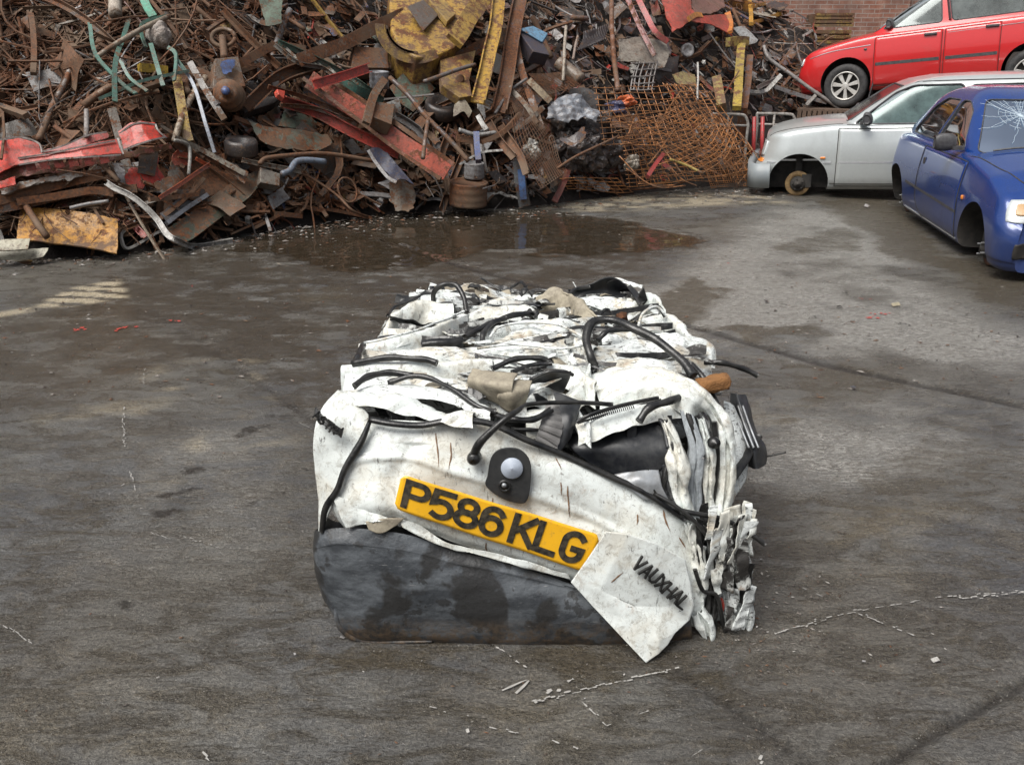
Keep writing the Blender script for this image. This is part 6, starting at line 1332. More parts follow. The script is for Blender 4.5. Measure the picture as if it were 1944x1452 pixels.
# -- middle: beams
bar('steel_beam', 'long brown steel beam pointing up right to the yellow machine', 'beam', [(560, 118), (640, 88), (700, 60), (758, 30)], 24, (.20, .13, .085, .6), .6, 'I', 26)
bar('steel_beam', 'dark flat beam behind the brake drum', 'beam', [(455, 120), (520, 90), (580, 95)], 16, BRN, .45, 'rect', 10)
bar('steel_beam', 'dark brown beam running behind the green lattice girder', 'beam', [(465, 205), (530, 150), (600, 125)], 24, (.12, .09, .07, .6), .42, 'U', 20)
bar('steel_beam', 'blackened beam below the brake drum', 'beam', [(470, 165), (520, 190), (460, 215)], 20, BLK, .25, 'rect', 14)
gt = empty('lattice_girder', hit(620, 150, .5) * [1, 1, 0], 'dark green lattice girder crossing behind the red beam', 'girder')
bar('chord', '', '', [(528, 82), (590, 108), (650, 138), (690, 162), (726, 190)], 11, (.05, .15, .11, .22), .62, 'L', 9, parent=gt)
bar('chord', '', '', [(520, 85), (565, 118), (610, 128), (640, 150)], 8, (.22, .22, .19, .3), .62, 'L', 8, parent=gt)
for a, b in [((565, 100), (600, 125)), ((595, 112), (622, 135)), ((622, 124), (645, 148)), ((545, 92), (572, 118))]: bar('lacing', '', '', [a, b], 5, (.26, .26, .22, .3), .6, parent=gt)
bar('green_bar', 'dark green flat bar emerging beneath the red channel', 'bar', [(640, 152), (680, 172), (726, 194)], 16, (.03, .14, .11, .15), .60, hgt=6)
rb_ = empty('red_girder', hit(720, 300, .5) * [1, 1, 0], 'long faded red steel girder lying diagonally down the middle of the heap', 'girder')
bar('web', '', '', [(588, 152), (690, 218), (760, 270), (850, 328)], 34, (.58, .12, .07, .27), .72, 'rect', 6, parent=rb_, roll=R(0))
bar('flange', '', '', [(575, 150), (680, 228), (750, 282), (838, 342)], 7, (.34, .12, .07, .5), .76, 'rect', 12, parent=rb_)
bar('flange', '', '', [(622, 148), (720, 212), (790, 262), (862, 312)], 8, (.32, .13, .08, .5), .76, 'rect', 12, parent=rb_)
bar('red_channel', 'bright red short channel lying across the top of the long red girder', 'channel', [(596, 162), (650, 146), (698, 130)], 18, (.74, .08, .05, .05), .86, 'U', 10)
bar('red_girder', 'darker red beam under the long red girder', 'girder', [(534, 190), (600, 212), (670, 250), (758, 292)], 22, (.66, .07, .04, .24), .50, 'U', 14)
bar('rusty_angle', 'thin rusty angle above the darker red beam', 'bar', [(510, 165), (580, 185), (650, 215), (700, 240)], 8, (.22, .12, .08, .6), .56, 'L')
bar('rusty_angle', 'pale edged angle beside the darker red beam', 'bar', [(532, 200), (600, 206), (680, 238)], 8, (.25, .17, .13, .5), .58, 'L')
slab('orange_tag', 'bright orange red block at the tip of the darker red beam', 'block', [(527, 168), (543, 172), (541, 186), (526, 182)], .05, (.75, .07, .03, 0), .62)
bar('hooked_bar', 'brown bent flat bar hooked over the long red girder', 'bar', [(728, 152), (712, 175), (704, 200), (696, 234)], 14, (.20, .15, .10, .5), .92, 'rect', 7)
slab('brown_box', 'square brown box resting on the long red girder', 'box', [(715, 192), (750, 198), (744, 236), (708, 224)], .14, (.17, .13, .09, .5), .90)
slab('brown_box', 'dark square box between the steel beam and yellow machine', 'box', [(672, 88), (735, 92), (738, 130), (668, 128)], .18, (.13, .10, .09, .55), .5)
bar('dark_pipe', 'long dark pipe sloping down right past the red girder', 'pipe', [(738, 146), (775, 180), (808, 218), (850, 262), (888, 308)], 9, (.10, .08, .08, .45), .95, 'round')
bar('upright_rod', 'thin brown upright standing on the lower red girder', 'rod', [(811, 228), (806, 265), (803, 302)], 8, (.20, .14, .11, .5), .98, 'round')
drum('grey_motor', 'grey ribbed motor behind the brown box', 702, 138, 738, 168, (.24, .26, .29, .25), .7, cat='motor')
bar('curved_pipe', 'long rusty curved pipe arching over the low scrap', 'pipe', [(494, 312), (506, 302), (540, 297), (600, 293), (660, 298), (722, 307)], 9, (.22, .12, .07, .6), .5, 'round')
sheet('curved_guard', 'grey green curved guard plate left of the red beams', 'metal panel', [[(474, 232), (510, 240), (560, 246), (622, 256)], [(492, 262), (540, 262), (590, 266), (630, 268)], [(505, 274), (550, 284), (600, 286), (628, 276)]], (.13, .15, .11, .5), .46, .01, .02, 3, 21, 20, 34, .012)
sheet('green_sheet', 'flat green sheet behind the curved guard plate', 'metal sheet', [[(540, 212), (570, 216), (602, 232)], [(528, 240), (560, 245), (598, 250)]], (.12, .17, .13, .35), .34, .008, .01, 3, 22, 14, 20, .01)
sheet('green_sheet', 'pale green torn sheet hanging at the top edge', 'metal sheet', [[(490, -8), (512, -4), (538, -6)], [(498, 20), (515, 22), (534, 20)], [(505, 50), (518, 50), (534, 46)]], (.17, .24, .18, .25), .5, .008, .012, 4, 23, 18, 16, .01)
sheet('dark_blue_panel', 'dark blue black folded panel under the red girder', 'metal sheet', [[(696, 286), (715, 280), (735, 290)], [(715, 310), (735, 305), (760, 320)], [(750, 345), (765, 340), (786, 350)]], (.035, .05, .11, .12), .62, .008, .02, 4, 24, 24, 20, .01)
bar('silver_edge', 'bright bent strip beside the dark blue panel', 'metal strip', [(700, 284), (712, 305), (735, 335), (752, 346)], 6, LGY, .68)
bar('blue_elbow', 'blue grey elbow pipe in the low scrap', 'pipe', [(535, 330), (550, 322), (562, 306), (585, 303), (618, 306)], 12, (.20, .26, .34, .25), .52, 'round')
slab('painted_box', 'small box with dark blue stains left of the elbow pipe', 'box', [(494, 318), (532, 330), (531, 354), (495, 346)], .14, (.26, .24, .20, .3), .45)
bar('white_profile', 'pale profiles lying flat above the painted box', 'bar', [(458, 304), (520, 316), (570, 326)], 9, (.34, .30, .24, .35), .44, 'U', 6)
bar('rusty_cable', 'thin rusty cable sagging down to the ground in front of the heap', 'cable', [(560, 322), (600, 342), (640, 370), (670, 400), (700, 412, .03)], 5, BRN, .42, 'round')
for a, b, w_, col in [((545, 385), (620, 402), 8, DBR), ((620, 400), (705, 412), 6, BRN), ((480, 435), (540, 405), 6, DBR), ((500, 400), (512, 440), 6, GRY), ((600, 378), (622, 412), 7, DBR), ((440, 445), (500, 420), 4, BRN), ((520, 405), (572, 410), 9, (.16, .09, .06, .6))]:
    bar('low_bar', 'dark bar lying low at the foot of the middle heap', 'bar', [a, b], w_, col, .12, group='bars at the foot of the middle heap')
sheet('torn_plate', 'torn grey brown plate near the waterline in the middle', 'metal sheet', [[(735, 350), (760, 340), (785, 352)], [(742, 378), (765, 380), (788, 375)], [(750, 398), (770, 402), (785, 396)]], (.20, .17, .13, .4), .30, .006, .035, 6, 26, 20, 22, .03)
# yellow machine
ym = empty('yellow_machine', hit(840, 60, .5) * [1, 1, 0], 'battered yellow machine casing at the top of the heap', 'machine')
YC = (.52, .31, .05, .38)
slab('casing', '', '', [(738, -20), (742, 55), (758, 92), (790, 112), (822, 116), (862, 98), (885, 60), (905, -20)], .35, YC, .75, ym, bev=.02)
c = hit(790, 76, .95); r_ = pxm(c, 66)
mb = MB(); a = np.linspace(R(175), R(305), 30); sweep(mb, np.array([c + np.array([math.cos(t) * r_, -.02, math.sin(t) * r_ * .85 + r_ * .35]) for t in a]), rect(.05, .10), (.46, .28, .05, .4)); mb.build('rim', M['scrap'], ym)
mb = MB()
for t in np.linspace(R(190), R(262), 12): box(mb, c + np.array([math.cos(t) * r_ * .80, -.03, math.sin(t) * r_ * .68 + r_ * .35]), (.02, .05, .10), eul(0, -t, 0), (.10, .06, .04, .6))
mb.build('rim_ribs', M['scrap'], ym)
slab('motor_box', '', '', [(772, 15), (802, 2), (832, 30), (806, 54)], .16, (.15, .13, .11, .3), 1.02, ym, dvec=np.array([0, .16, 0]))
slab('cover', '', '', [(808, -10), (838, -12), (866, 25), (848, 45)], .06, (.50, .32, .07, .3), 1.0, ym)
slab('lower_plate', '', '', [(836, 112), (904, 94), (892, 150), (896, 182), (872, 188), (838, 165)], .10, (.44, .27, .05, .42), .72, ym)
mb = MB(); c = hit(873, 150, .76); lathe(mb, c, (0, -1, .2), [(pxm(c, 9), 0), (pxm(c, 7), .015), (.001, .012)], 16, DBR); mb.build('port', M['scrap'], ym)
bar('yellow_boom', 'thick yellow arm plate with a slot right of the machine casing', 'plate', [(862, 78), (900, 20), (925, -15)], 34, (.46, .29, .06, .35), 1.05, 'rect', 10)
bar('grey_rod', 'grey round rod pointing left to right at the yellow plate', 'rod', [(806, 154), (850, 140), (902, 124)], 8, (.15, .14, .14, .35), .95, 'round')
bar('yellow_mast', 'tall yellow mast leaning in the middle of the heap', 'mast', [(950, -25), (938, 60), (920, 140), (905, 196)], 24, (.54, .32, .035, .34), 1.05, 'U', 10)
bar('brown_mast', 'tall dark brown mast right of the yellow one', 'mast', [(990, -25), (975, 60), (962, 140), (948, 215)], 26, (.12, .05, .035, .6), .85, 'U', 12)
bar('leaning_bar', 'long brown bar leaning right of the dark mast', 'bar', [(976, 60), (990, 130), (1010, 190), (1030, 248)], 13, (.17, .12, .10, .5), .8)
bar('leaning_bar', 'dark beam crossing behind the two masts', 'beam', [(850, 125), (900, 95), (960, 65), (1000, 48)], 22, (.07, .05, .045, .5), .5, 'rect', 12)
for pts, w_, col, o_ in [([(940, 215), (965, 175), (1000, 150)], 6, GRY, .9), ([(967, 167), (1000, 200), (1020, 235)], 9, (.30, .26, .20, .35), .9), ([(1004, 152), (1024, 172), (1044, 192)], 12, (.42, .34, .22, .25), .95), ([(975, 245), (1010, 222), (1030, 205)], 9, (.26, .23, .19, .4), .85), ([(915, 270), (955, 250), (985, 215)], 9, (.30, .14, .05, .6), .85), ([(870, 245), (905, 255), (945, 252)], 8, (.36, .37, .36, .15), .8), ([(868, 262), (900, 268), (940, 262)], 12, (.28, .13, .05, .6), .7)]:
    bar('loose_bar', 'short leaning bar among the scrap right of the masts', 'bar', pts, w_, col, o_, 'round' if w_ < 9 else 'rect', group='short bars right of the masts')
sheet('white_shell', 'white pointed shell standing right of the yellow mast foot', 'metal sheet', [[(908, 190), (918, 200), (922, 222)], [(906, 206), (914, 215), (920, 228)]], WHT, .8, .01, .01, 6, 31, 16, 14, .01)
bar('white_tapered_strip', 'white tapering strip below the white shell', 'metal strip', [(909, 222), (918, 238), (926, 250)], 9, WHT, .75)
sheet('clear_panel', 'dirty clear plastic pane beside the white shell', 'panel', [[(862, 200), (880, 188), (896, 212)], [(860, 222), (880, 212), (890, 224)]], (.30, .27, .20, .2), .7, .008, .01, 6, 32, 12, 14, .01)
for pts, w_, n_ in [([(930, 235), (950, 270), (975, 300)], 14, 'left'), ([(950, 240), (965, 265), (990, 300), (1000, 330)], 15, 'right')]:
    bar('rusty_angle_iron', f'rusty brown angle iron above the blue post, {n_} of the two', 'frame', pts, w_, (.20, .11, .07, .6), .8, 'L', 10)
bp_ = empty('blue_post', hit(990, 392, .02) * [1, 1, 0], 'flat grey post with blue paint standing at the water edge', 'post')
bar('post_face', '', '', [(984, 302, .52), (988, 345, .4), (996, 391, .12)], 22, (.17, .19, .20, .3), .45, 'rect', 7, parent=bp_, fine=False)
bar('blue_paint', '', '', [(989, 322, .50), (991, 350, .42), (994, 378, .24)], 13, (.10, .22, .50, .05), .45, 'rect', 5, parent=bp_, fine=False)
bar('blue_bar', 'small dark blue upright bar above the brown drum', 'bar', [(905, 254), (906, 280), (908, 306)], 11, (.03, .07, .24, .1), .85)
bar('bright_strip', 'thin bright strip sloping above the tin cylinder', 'metal strip', [(872, 312), (912, 290), (952, 284)], 4, WHT, .82)
sheet('white_crumple', 'white crumpled edging lying beside the blue post', 'metal strip', [[(892, 386), (915, 370), (945, 364), (982, 374)], [(896, 390), (920, 380), (948, 370), (984, 380)]], (.60, .60, .56, .1), .12, .006, .03, 9, 33, 10, 60, .02)
bx = empty('blue_box', hit(1012, 66, .7) * [1, 1, 0], 'light blue box lid high up right of the dark mast', 'box')
slab('lid', '', '', [(985, 55), (1012, 50), (1040, 64), (1030, 79)], .04, (.16, .36, .55, .02), .95, bx, dvec=np.array([0, .04, -.03]))
slab('body', '', '', [(985, 60), (1030, 80), (1044, 105), (1012, 98)], .15, (.05, .05, .08, .1), .9, bx)
bar('thin_post', 'thin pale post standing upright right of the blue box', 'rod', [(1074, 50), (1072, 100), (1068, 155)], 6, (.45, .40, .32, .15), .9, 'round')
bar('thin_post', 'thin rusty white rod right of the pale post', 'rod', [(1098, 68), (1092, 90), (1088, 112)], 5, (.45, .36, .30, .3), .85, 'round')
bar('big_tube', 'wide beige tube pointing down right behind the crushed silver body', 'tube', [(1062, 118), (1082, 135), (1102, 152)], 26, (.26, .21, .16, .3), .75, 'round')
for i, (ctr, nm) in enumerate([([(1004, 140), (1062, 138), (1098, 165), (1035, 180)], 'small rusty wire mesh below the thin pale post'), ([(940, 168), (985, 160), (1040, 250), (1000, 300)], 'loose rusty wire mesh right of the leg frames'), ([(995, 300), (1040, 260), (1075, 330), (1030, 355)], 'torn wire netting above the wet ground')]):
    mb = MB(); A = np.array([hit(x, y, .85) for x, y in ctr])
    for u in np.linspace(0, 1, 15):
        P = np.array([(A[0] * (1 - u) + A[1] * u) * (1 - v) + (A[3] * (1 - u) + A[2] * u) * v for v in np.linspace(0, 1, 14)]); sweep(mb, P + vnoise(P, 3, 4)[:, None] * .05, circ(.0028, 4), (.24, .13, .07, .8))
        P = np.array([(A[0] * (1 - v) + A[1] * v) * (1 - u) + (A[3] * (1 - v) + A[2] * v) * u for v in np.linspace(0, 1, 14)]); sweep(mb, P + vnoise(P, 3, 4)[:, None] * .05, circ(.0028, 4), (.24, .13, .07, .8))
    props(mb.build('wire_mesh', M['scrap']), nm, 'wire mesh')
# crushed silver body and black innards
sb = empty('crushed_bodywork', hit(1090, 230, .5) * [1, 1, 0], 'grey silver crumpled bodywork with black innards beside the rebar mesh', 'crushed bodywork')
sheet('silver_skin', '', '', [[(1040, 205), (1060, 188), (1090, 180), (1112, 190), (1136, 212)], [(1038, 225), (1062, 215), (1090, 200), (1115, 205), (1135, 222)], [(1042, 222), (1070, 232), (1095, 225), (1115, 226), (1128, 232)]], (.26, .29, .33, .1), .95, .008, .06, 7, 41, 34, 46, .02, parent=sb)
for k in range(7): rock('black_innards', '', '', 1075 + (k % 4) * 22, 235 + (k // 4) * 34 + (k % 3) * 10, 24, 20, (.03, .028, .032, .15), .62, 50 + k, .7, parent=sb)
sheet('torn_flap', '', '', [[(1060, 262), (1085, 258), (1110, 240)], [(1070, 272), (1090, 276), (1112, 262)]], (.10, .09, .10, .3), .88, .006, .03, 8, 42, 14, 18, .02, parent=sb)
for k, (x, y, rx, ry) in enumerate([(1120, 295, 30, 26), (1090, 300, 22, 20), (1165, 290, 26, 22), (1150, 250, 16, 14)]): rock('black_bundle', 'black crumpled bundle low down left of the rebar mesh', 'bundle', x, y, rx, ry, (.035, .03, .035, .2), .5, 60 + k, .65).__setitem__('group', 'black bundles left of the rebar mesh')
bar('long_rod', 'long thin rusty rod sloping up in front of the black bundles', 'rod', [(1060, 320), (1110, 288), (1175, 258)], 5, (.22, .15, .12, .6), .85, 'round')
# -- the big rebar mesh
def rebar(ctr, nu_, nv_, offs, label, seed, r=.0046, sag=.045):
    A = np.array([hit(x, y, o_) for (x, y), o_ in zip(ctr, offs)]); mb = MB()
    def pt(u, v):
        p = (A[0] * (1 - u) + A[1] * u) * (1 - v) + (A[3] * (1 - u) + A[2] * u) * v
        return p
    for u in np.linspace(0, 1, nu_):
        P = np.array([pt(u, v) for v in np.linspace(-.02, 1.02, 22)]); P += np.stack([vnoise(P, 1.6, seed + k) for k in range(3)], -1) * sag; P[:, 2] = np.maximum(P[:, 2], .01); sweep(mb, P, circ(r, 5), (.62, .25, .07, .30))
    for v in np.linspace(0, 1, nv_):
        P = np.array([pt(u, v) for u in np.linspace(-.02, 1.02, 24)]); P += np.stack([vnoise(P, 1.6, seed + k) for k in range(3)], -1) * sag + np.array([0, -.006, 0]); P[:, 2] = np.maximum(P[:, 2], .01); sweep(mb, P, circ(r, 5), (.66, .28, .08, .30))
    o = mb.build('rebar_mesh', M['scrap'], None, True); return props(o, label, 'rebar mesh', 'sheets of rusty rebar mesh')
rebar([(1130, 165), (1330, 165), (1400, 285), (1150, 275)], 15, 11, (1.0, .9, 1.0, .8), 'upper sheet of orange rusty rebar mesh with level bars', 1)
rebar([(1150, 215), (1350, 175), (1440, 320), (1210, 355)], 17, 12, (1.1, 1.0, .7, .5), 'broad sagging sheet of orange rebar mesh in front of the silver car', 2)
rebar([(1262, 160), (1300, 165), (1442, 300), (1405, 345)], 6, 16, (1.25, 1.25, .8, .6), 'steep narrow sheet of rebar mesh sloping down to the silver car', 3)
rebar([(1180, 265), (1380, 235), (1425, 345), (1190, 350)], 18, 12, (.9, .8, .45, .35), 'dense lower sheet of rebar mesh on the ground', 4)
rebar([(1060, 340), (1170, 335), (1200, 362), (1080, 362)], 8, 5, (.4, .4, .1, .1), 'flat torn piece of rebar mesh on the ground left of the bundle', 5)
rebar([(1330, 300), (1410, 290), (1425, 352), (1350, 358)], 22, 16, (.62, .6, .2, .2), 'fine close mesh at the right foot of the bundle', 6, .003, .02)
rebar([(1195, 245), (1290, 200), (1400, 260), (1330, 335)], 12, 14, (1.2, 1.15, .95, .9), 'twisted sheet of rebar mesh lying over the others', 7, .004, .08)
for k in range(16):
    x0, y0 = rng.uniform(1170, 1380), rng.uniform(200, 330); l = rng.uniform(60, 150); a = rng.choice([R(rng.uniform(-12, 12)), R(rng.uniform(25, 55)), R(rng.uniform(-75, -45))])
    bar('rebar_rod', 'loose rusty rod poking out of the rebar mesh bundle', 'rod', [(x0, y0), (x0 + l * .5 * math.cos(a), y0 + l * .5 * math.sin(a)), (min(1440, x0 + l * math.cos(a)), min(352, y0 + l * math.sin(a)))], 2.2, (.52, .21, .06, .4), rng.uniform(.7, 1.15), 'round', group='loose rods in the rebar mesh bundle', bend=.02)
bar('ground_rod', 'pair of long rusty rods along the ground under the mesh', 'rod', [(1195, 362, .05), (1280, 350), (1340, 332)], 4, (.34, .15, .06, .6), .25, 'round')
bar('yellow_rod', 'thin yellow rod lying across the rebar mesh', 'rod', [(1272, 302), (1300, 312), (1335, 330)], 5, (.50, .38, .08, .3), 1.15, 'round')
bar('red_brace', 'dark red brace standing inside the rebar mesh', 'bar', [(1228, 335), (1245, 312), (1258, 295)], 8, (.40, .03, .03, .2), 1.0)
bar('red_brace', 'second dark red brace leaning the other way', 'bar', [(1250, 302), (1262, 312), (1275, 322)], 8, (.30, .03, .03, .3), .98)
rock('orange_rag', 'bright orange rag caught on the rebar mesh', 'rag', 1190, 192, 15, 11, (.80, .16, .03, 0), 1.15, 71, .6)
rock('blue_rag', 'dark blue rag under the orange rag', 'rag', 1170, 205, 18, 12, (.05, .06, .16, 0), .95, 72, .6)
sheet('silver_foil', 'bright crumpled silver foil on the ground at the heap foot', 'foil', [[(1084, 334), (1110, 332), (1130, 345), (1156, 352)], [(1095, 345), (1120, 352), (1140, 362), (1156, 364)]], (.66, .67, .66, .0), .12, .005, .04, 12, 43, 26, 40, .02, mat=None)
rock('pale_debris', 'pale crumpled rag low in the mesh', 'rag', 1200, 310, 14, 13, (.34, .31, .25, .2), .75, 73, .6)
rock('pale_debris', 'white rags tangled in the leg frames', 'rag', 1010, 285, 14, 16, (.50, .50, .45, .15), .7, 74, .8)
bar('bent_hook', 'small grey hooked pipe on the ground right of the blue post', 'pipe', [(1030, 334), (1028, 325), (1036, 316), (1052, 312)], 6, LGY, .3, 'round')
# -- right side
bar('rusty_upright', 'tall rusty upright rod right of the corrugated sheet', 'rod', [(1160, -15), (1162, 60), (1166, 110), (1172, 172)], 9, (.26, .15, .11, .5), 1.0, 'round')
bar('red_brace_bar', 'dull red bar sloping down to the beige panel', 'bar', [(1186, -15), (1215, 50), (1244, 106)], 9, (.30, .05, .05, .3), 1.15, 'L', 8)
bar('red_brace_bar', 'brighter red bar right of the dull one, curving at its foot', 'bar', [(1206, -15), (1225, 25), (1245, 62), (1268, 80)], 10, (.50, .05, .05, .15), 1.1, 'rect', 7)
sheet('beige_panel', 'beige grey dented cabinet panel below the red bars', 'metal panel', [[(1176, 75), (1215, 74), (1255, 80), (1268, 92)], [(1176, 98), (1215, 100), (1250, 104), (1270, 105)], [(1178, 118), (1215, 120), (1240, 130), (1262, 128)]], (.33, .30, .25, .12), .92, .01, .03, 4, 44, 26, 34, .01)
cs = patch([hp([(1108, 62), (1130, 55), (1156, 46)], .9), hp([(1106, 78), (1128, 72), (1150, 70)], .85), hp([(1096, 97), (1120, 88), (1146, 76)], .85)], 12, 90)
cs[..., 2] += .012 * np.sin(np.linspace(0, 90, 90))[None, :]; mb = MB(); mb.add(cs.reshape(-1, 3), grid_faces(12, 90), (.055, .05, .06, .15)); o = mb.build('corrugated_sheet', M['scrap'], None, True); solid(o, .006, 0); props(o, 'black corrugated sheet high on the heap left of the rusty upright', 'metal sheet')
bk = empty('wire_rack', hit(1220, 150, .9) * [1, 1, 0], 'grey wire rack below the beige panel', 'rack')
for x in (1200, 1208, 1216, 1226, 1234, 1241): bar('rack_wire', '', '', [(x + 8, 118), (x, 145), (x - 4, 172)], 2.6, (.32, .31, .30, .15), 1.0, 'round', parent=bk)
for y in (120, 132, 145, 158, 170): bar('rack_wire', '', '', [(1199, y), (1220, y + 1), (1243, y)], 2.6, (.32, .31, .30, .15), 1.0, 'round', parent=bk)
bar('white_pole', 'thin white upright pole on a white foot right of the wire rack', 'pole', [(1325, 118), (1324, 155), (1323, 190)], 4, WHT, 1.0, 'round')
rc = empty('red_cab_panel', hit(1320, 50, .8) * [1, 1, 0], 'big red buckled cab panel at the top edge with orange straps', 'metal panel')
sheet('left_fold', '', '', [[(1250, -20), (1262, 20), (1276, 62)], [(1275, -20), (1285, 18), (1300, 48)], [(1310, -20), (1312, 10), (1318, 30)]], (.50, .07, .045, .12), 1.0, .012, .04, 4, 45, 26, 30, .01, parent=rc)
sheet('right_fold', '', '', [[(1308, 36), (1345, 30), (1386, 28)], [(1312, 42), (1350, 48), (1390, 68)]], (.60, .07, .045, .06), 1.05, .012, .015, 4, 46, 20, 26, .006, parent=rc)
sheet('brown_cover', '', '', [[(1312, -20), (1350, -20), (1372, -15)], [(1318, 28), (1350, 26), (1376, 14)]], (.24, .12, .10, .2), .95, .01, .02, 4, 47, 18, 24, .01, parent=rc)
bar('orange_strap', '', '', [(1380, 26), (1386, 45), (1384, 62)], 11, (.75, .24, .03, .05), 1.1, 'rect', 5, parent=rc)
bar('orange_strap', '', '', [(1308, 38), (1320, 30), (1332, 30)], 10, (.80, .32, .05, .05), 1.12, 'rect', 5, parent=rc)
sg_ = empty('framed_sign', hit(1450, 30, .8) * [1, 1, 0], 'blank white board in a yellow frame at the top edge', 'board')
slab('board', '', '', [(1428, 18), (1474, 6), (1475, 30), (1432, 42)], .03, (.48, .46, .38, .1), 1.0, sg_, dvec=np.array([0, .03, 0]))
for a, b in [((1423, -5), (1426, 46)), ((1476, -10), (1480, 28)), ((1424, 44), (1478, 28)), ((1424, 14), (1478, 2))]: bar('frame_bar', '', '', [a, b], 7, (.66, .34, .03, .12), 1.05, 'rect', 5, parent=sg_)
bar('orange_beam', 'orange yellow beam behind the red cab panel', 'beam', [(1368, 0), (1400, 8), (1428, 16)], 20, (.48, .22, .03, .4), .7, 'rect', 10)
yr = empty('yellow_bollard', hit(1400, 150, .7) * [1, 1, 0], 'yellow square post with a flat cap right of the rebar mesh', 'post')
bar('shaft', '', '', [(1408, 86), (1404, 130), (1398, 205)], 15, (.50, .36, .05, .3), .95, 'rect', 9, parent=yr)
bar('cap_plate', '', '', [(1381, 80), (1400, 78), (1417, 80)], 16, (.42, .33, .07, .35), .98, 'rect', 10, parent=yr)
bar('brown_post', 'dark rusty post immediately right of the yellow square post', 'post', [(1424, 110), (1420, 160), (1412, 212)], 12, (.12, .08, .08, .5), .85)
bar('yellow_stub', 'short mustard block left of the yellow square post', 'block', [(1361, 150), (1366, 175), (1370, 205)], 17, (.36, .27, .06, .4), .85)
sheet('mustard_sheet', 'mustard stained sheet at mid height left of the yellow stub', 'metal sheet', [[(1278, 142), (1300, 138), (1320, 140)], [(1285, 158), (1302, 162), (1322, 166)]], (.30, .24, .09, .3), .85, .008, .03, 5, 48, 14, 20, .01)
bar('long_pole', 'long grey pole sloping down right to the red car wheel', 'pole', [(1449, 88), (1460, 112), (1500, 142), (1548, 178), (1594, 209)], 7, (.34, .33, .32, .15), .9, 'round')
bar('long_pole', 'grey pole leaning against the brick wall by the yellow crates', 'pole', [(1556, 4), (1580, 36), (1602, 72)], 9, (.36, .34, .30, .2), 1.0, 'round')
bar('grey_channel', 'grey flat channel under the long sloping pole', 'channel', [(1470, 164), (1510, 180), (1568, 196)], 7, (.26, .26, .27, .25), .85)
bar('grey_channel', 'pale zinc bracket left of the grey channel', 'channel', [(1437, 168), (1458, 158), (1480, 147)], 8, (.40, .41, .38, .1), .9, 'U', 6)
bar('grey_channel', 'short pale strut rising beneath the long pole', 'channel', [(1530, 200), (1545, 185), (1552, 176)], 6, (.40, .39, .36, .2), .9)
bar('white_splinter', 'bright white splinter above the long pole', 'metal strip', [(1526, 68), (1540, 60), (1554, 50)], 4, WHT, .9)
def hoop(pts, label, Y0):
    h_ = empty('hoop_barrier', (atY(pts[0][0], pts[0][1], Y0) * [1, 1, 0]), label, 'barrier')
    def tb(nm, q, r=.018): mb = MB(); P = np.array([atY(x, y, Y0) if z is None else atY(x, y, Y0) * [1, 1, 0] + [0, 0, z] for x, y, z in q]); sweep(mb, catmull(P, 30) if len(P) > 2 else P, circ(r, 8), (.42, .41, .38, .12)); mb.build(nm, M['scrap'], h_, True)
    x0, y0, x1, dx = pts[0][0], pts[0][1], pts[1][0], 1
    tb('hoop', [(x0, y0, 0), (x0, y0 + 30, None), (x0, y0 + 2, None), (x0 + 8, y0, None), (x1 - 14, y0 + 1, None), (x1 - 4, y0 + 6, None), (x1, y0 + 20, None), (x1 - 2, y0 + 40, None), (x1 - 4, y0 + 60, 0)])
    tb('mid_post', [((x0 * .55 + x1 * .45), y0 + 1, None), ((x0 * .58 + x1 * .42), y0 + 40, 0)], .015); tb('mid_rail', [(x0, y0 + 20, None), (x1, y0 + 22, None)], .014)
hoop([(1437, 216), (1511, 216)], 'grey hoop barrier behind the silver car bonnet', 11.35)
hoop([(1352, 217), (1420, 217)], 'grey hoop barrier half hidden by the rebar mesh', 11.0)
for x, nm in ((1432, 'left'), (1448, 'right')):
    P = np.array([atY(x, 222, 11.2), atY(x + 2, 290, 11.2) * [1, 1, 0]]); mb = MB(); sweep(mb, P, circ(.024, 10), (.55, .02, .03, .02)); o = mb.build('red_post', M['scrap'], None, True); props(o, f'slim bright red post by the silver car nose, the {nm} one', 'post')
P = np.array([atY(1410, 215, 11.5), atY(1410, 300, 11.5) * [1, 1, 0]]); mb = MB(); sweep(mb, P, rect(.16, .10), (.13, .11, .10, .5)); props(mb.build('concrete_post', M['scrap']), 'dark square post between the two hoop barriers', 'post')
# supports under the red car: timber crates on rubble
wood = simple("weathered_timber", (.10, .065, .045), .85, .5, 14, bs=.8, bd=.01)
for k, (x, y) in enumerate([(4.62, 12.55), (6.6, 11.45), (5.45, 13.85), (7.4, 12.75)]):
    zt = .785 if k in (0, 2) else .98
    mb = MB()
    cr_ = empty('timber_crate', (x, y, 0), ['slatted dark timber crate under the red car front wheel', 'slatted timber crate under the red car rear wheel', 'slatted timber crate under the far front wheel of the red car', 'slatted timber crate under the far rear wheel of the red car'][k], 'crate')
    mb = MB(); box(mb, (x, y, zt / 2 - .02), (1.02, .66, zt - .06), eul(0, 0, R(-30))); mb.build('crate_core', M['dark'], cr_)
    mb = MB()
    for j in range(16):
        for s_ in (-1, 1):
            q = np.array([(j - 7.5) * .068, s_ * .35, 0]) @ eul(0, 0, R(-30)).T; box(mb, (x + q[0], y + q[1], zt / 2 - .01), (.052, .03, zt - .03), eul(0, 0, R(-30)))
    mb.build('slats', wood, cr_)
    mb = MB()
    for j in range(7):
        q = np.array([0, (j - 3) * .105, 0]) @ eul(0, 0, R(-30)).T; box(mb, (x + q[0], y + q[1], zt - .022), (1.1, .095, .03), eul(0, 0, R(-30)))
    mb.build('top_boards', wood, cr_)
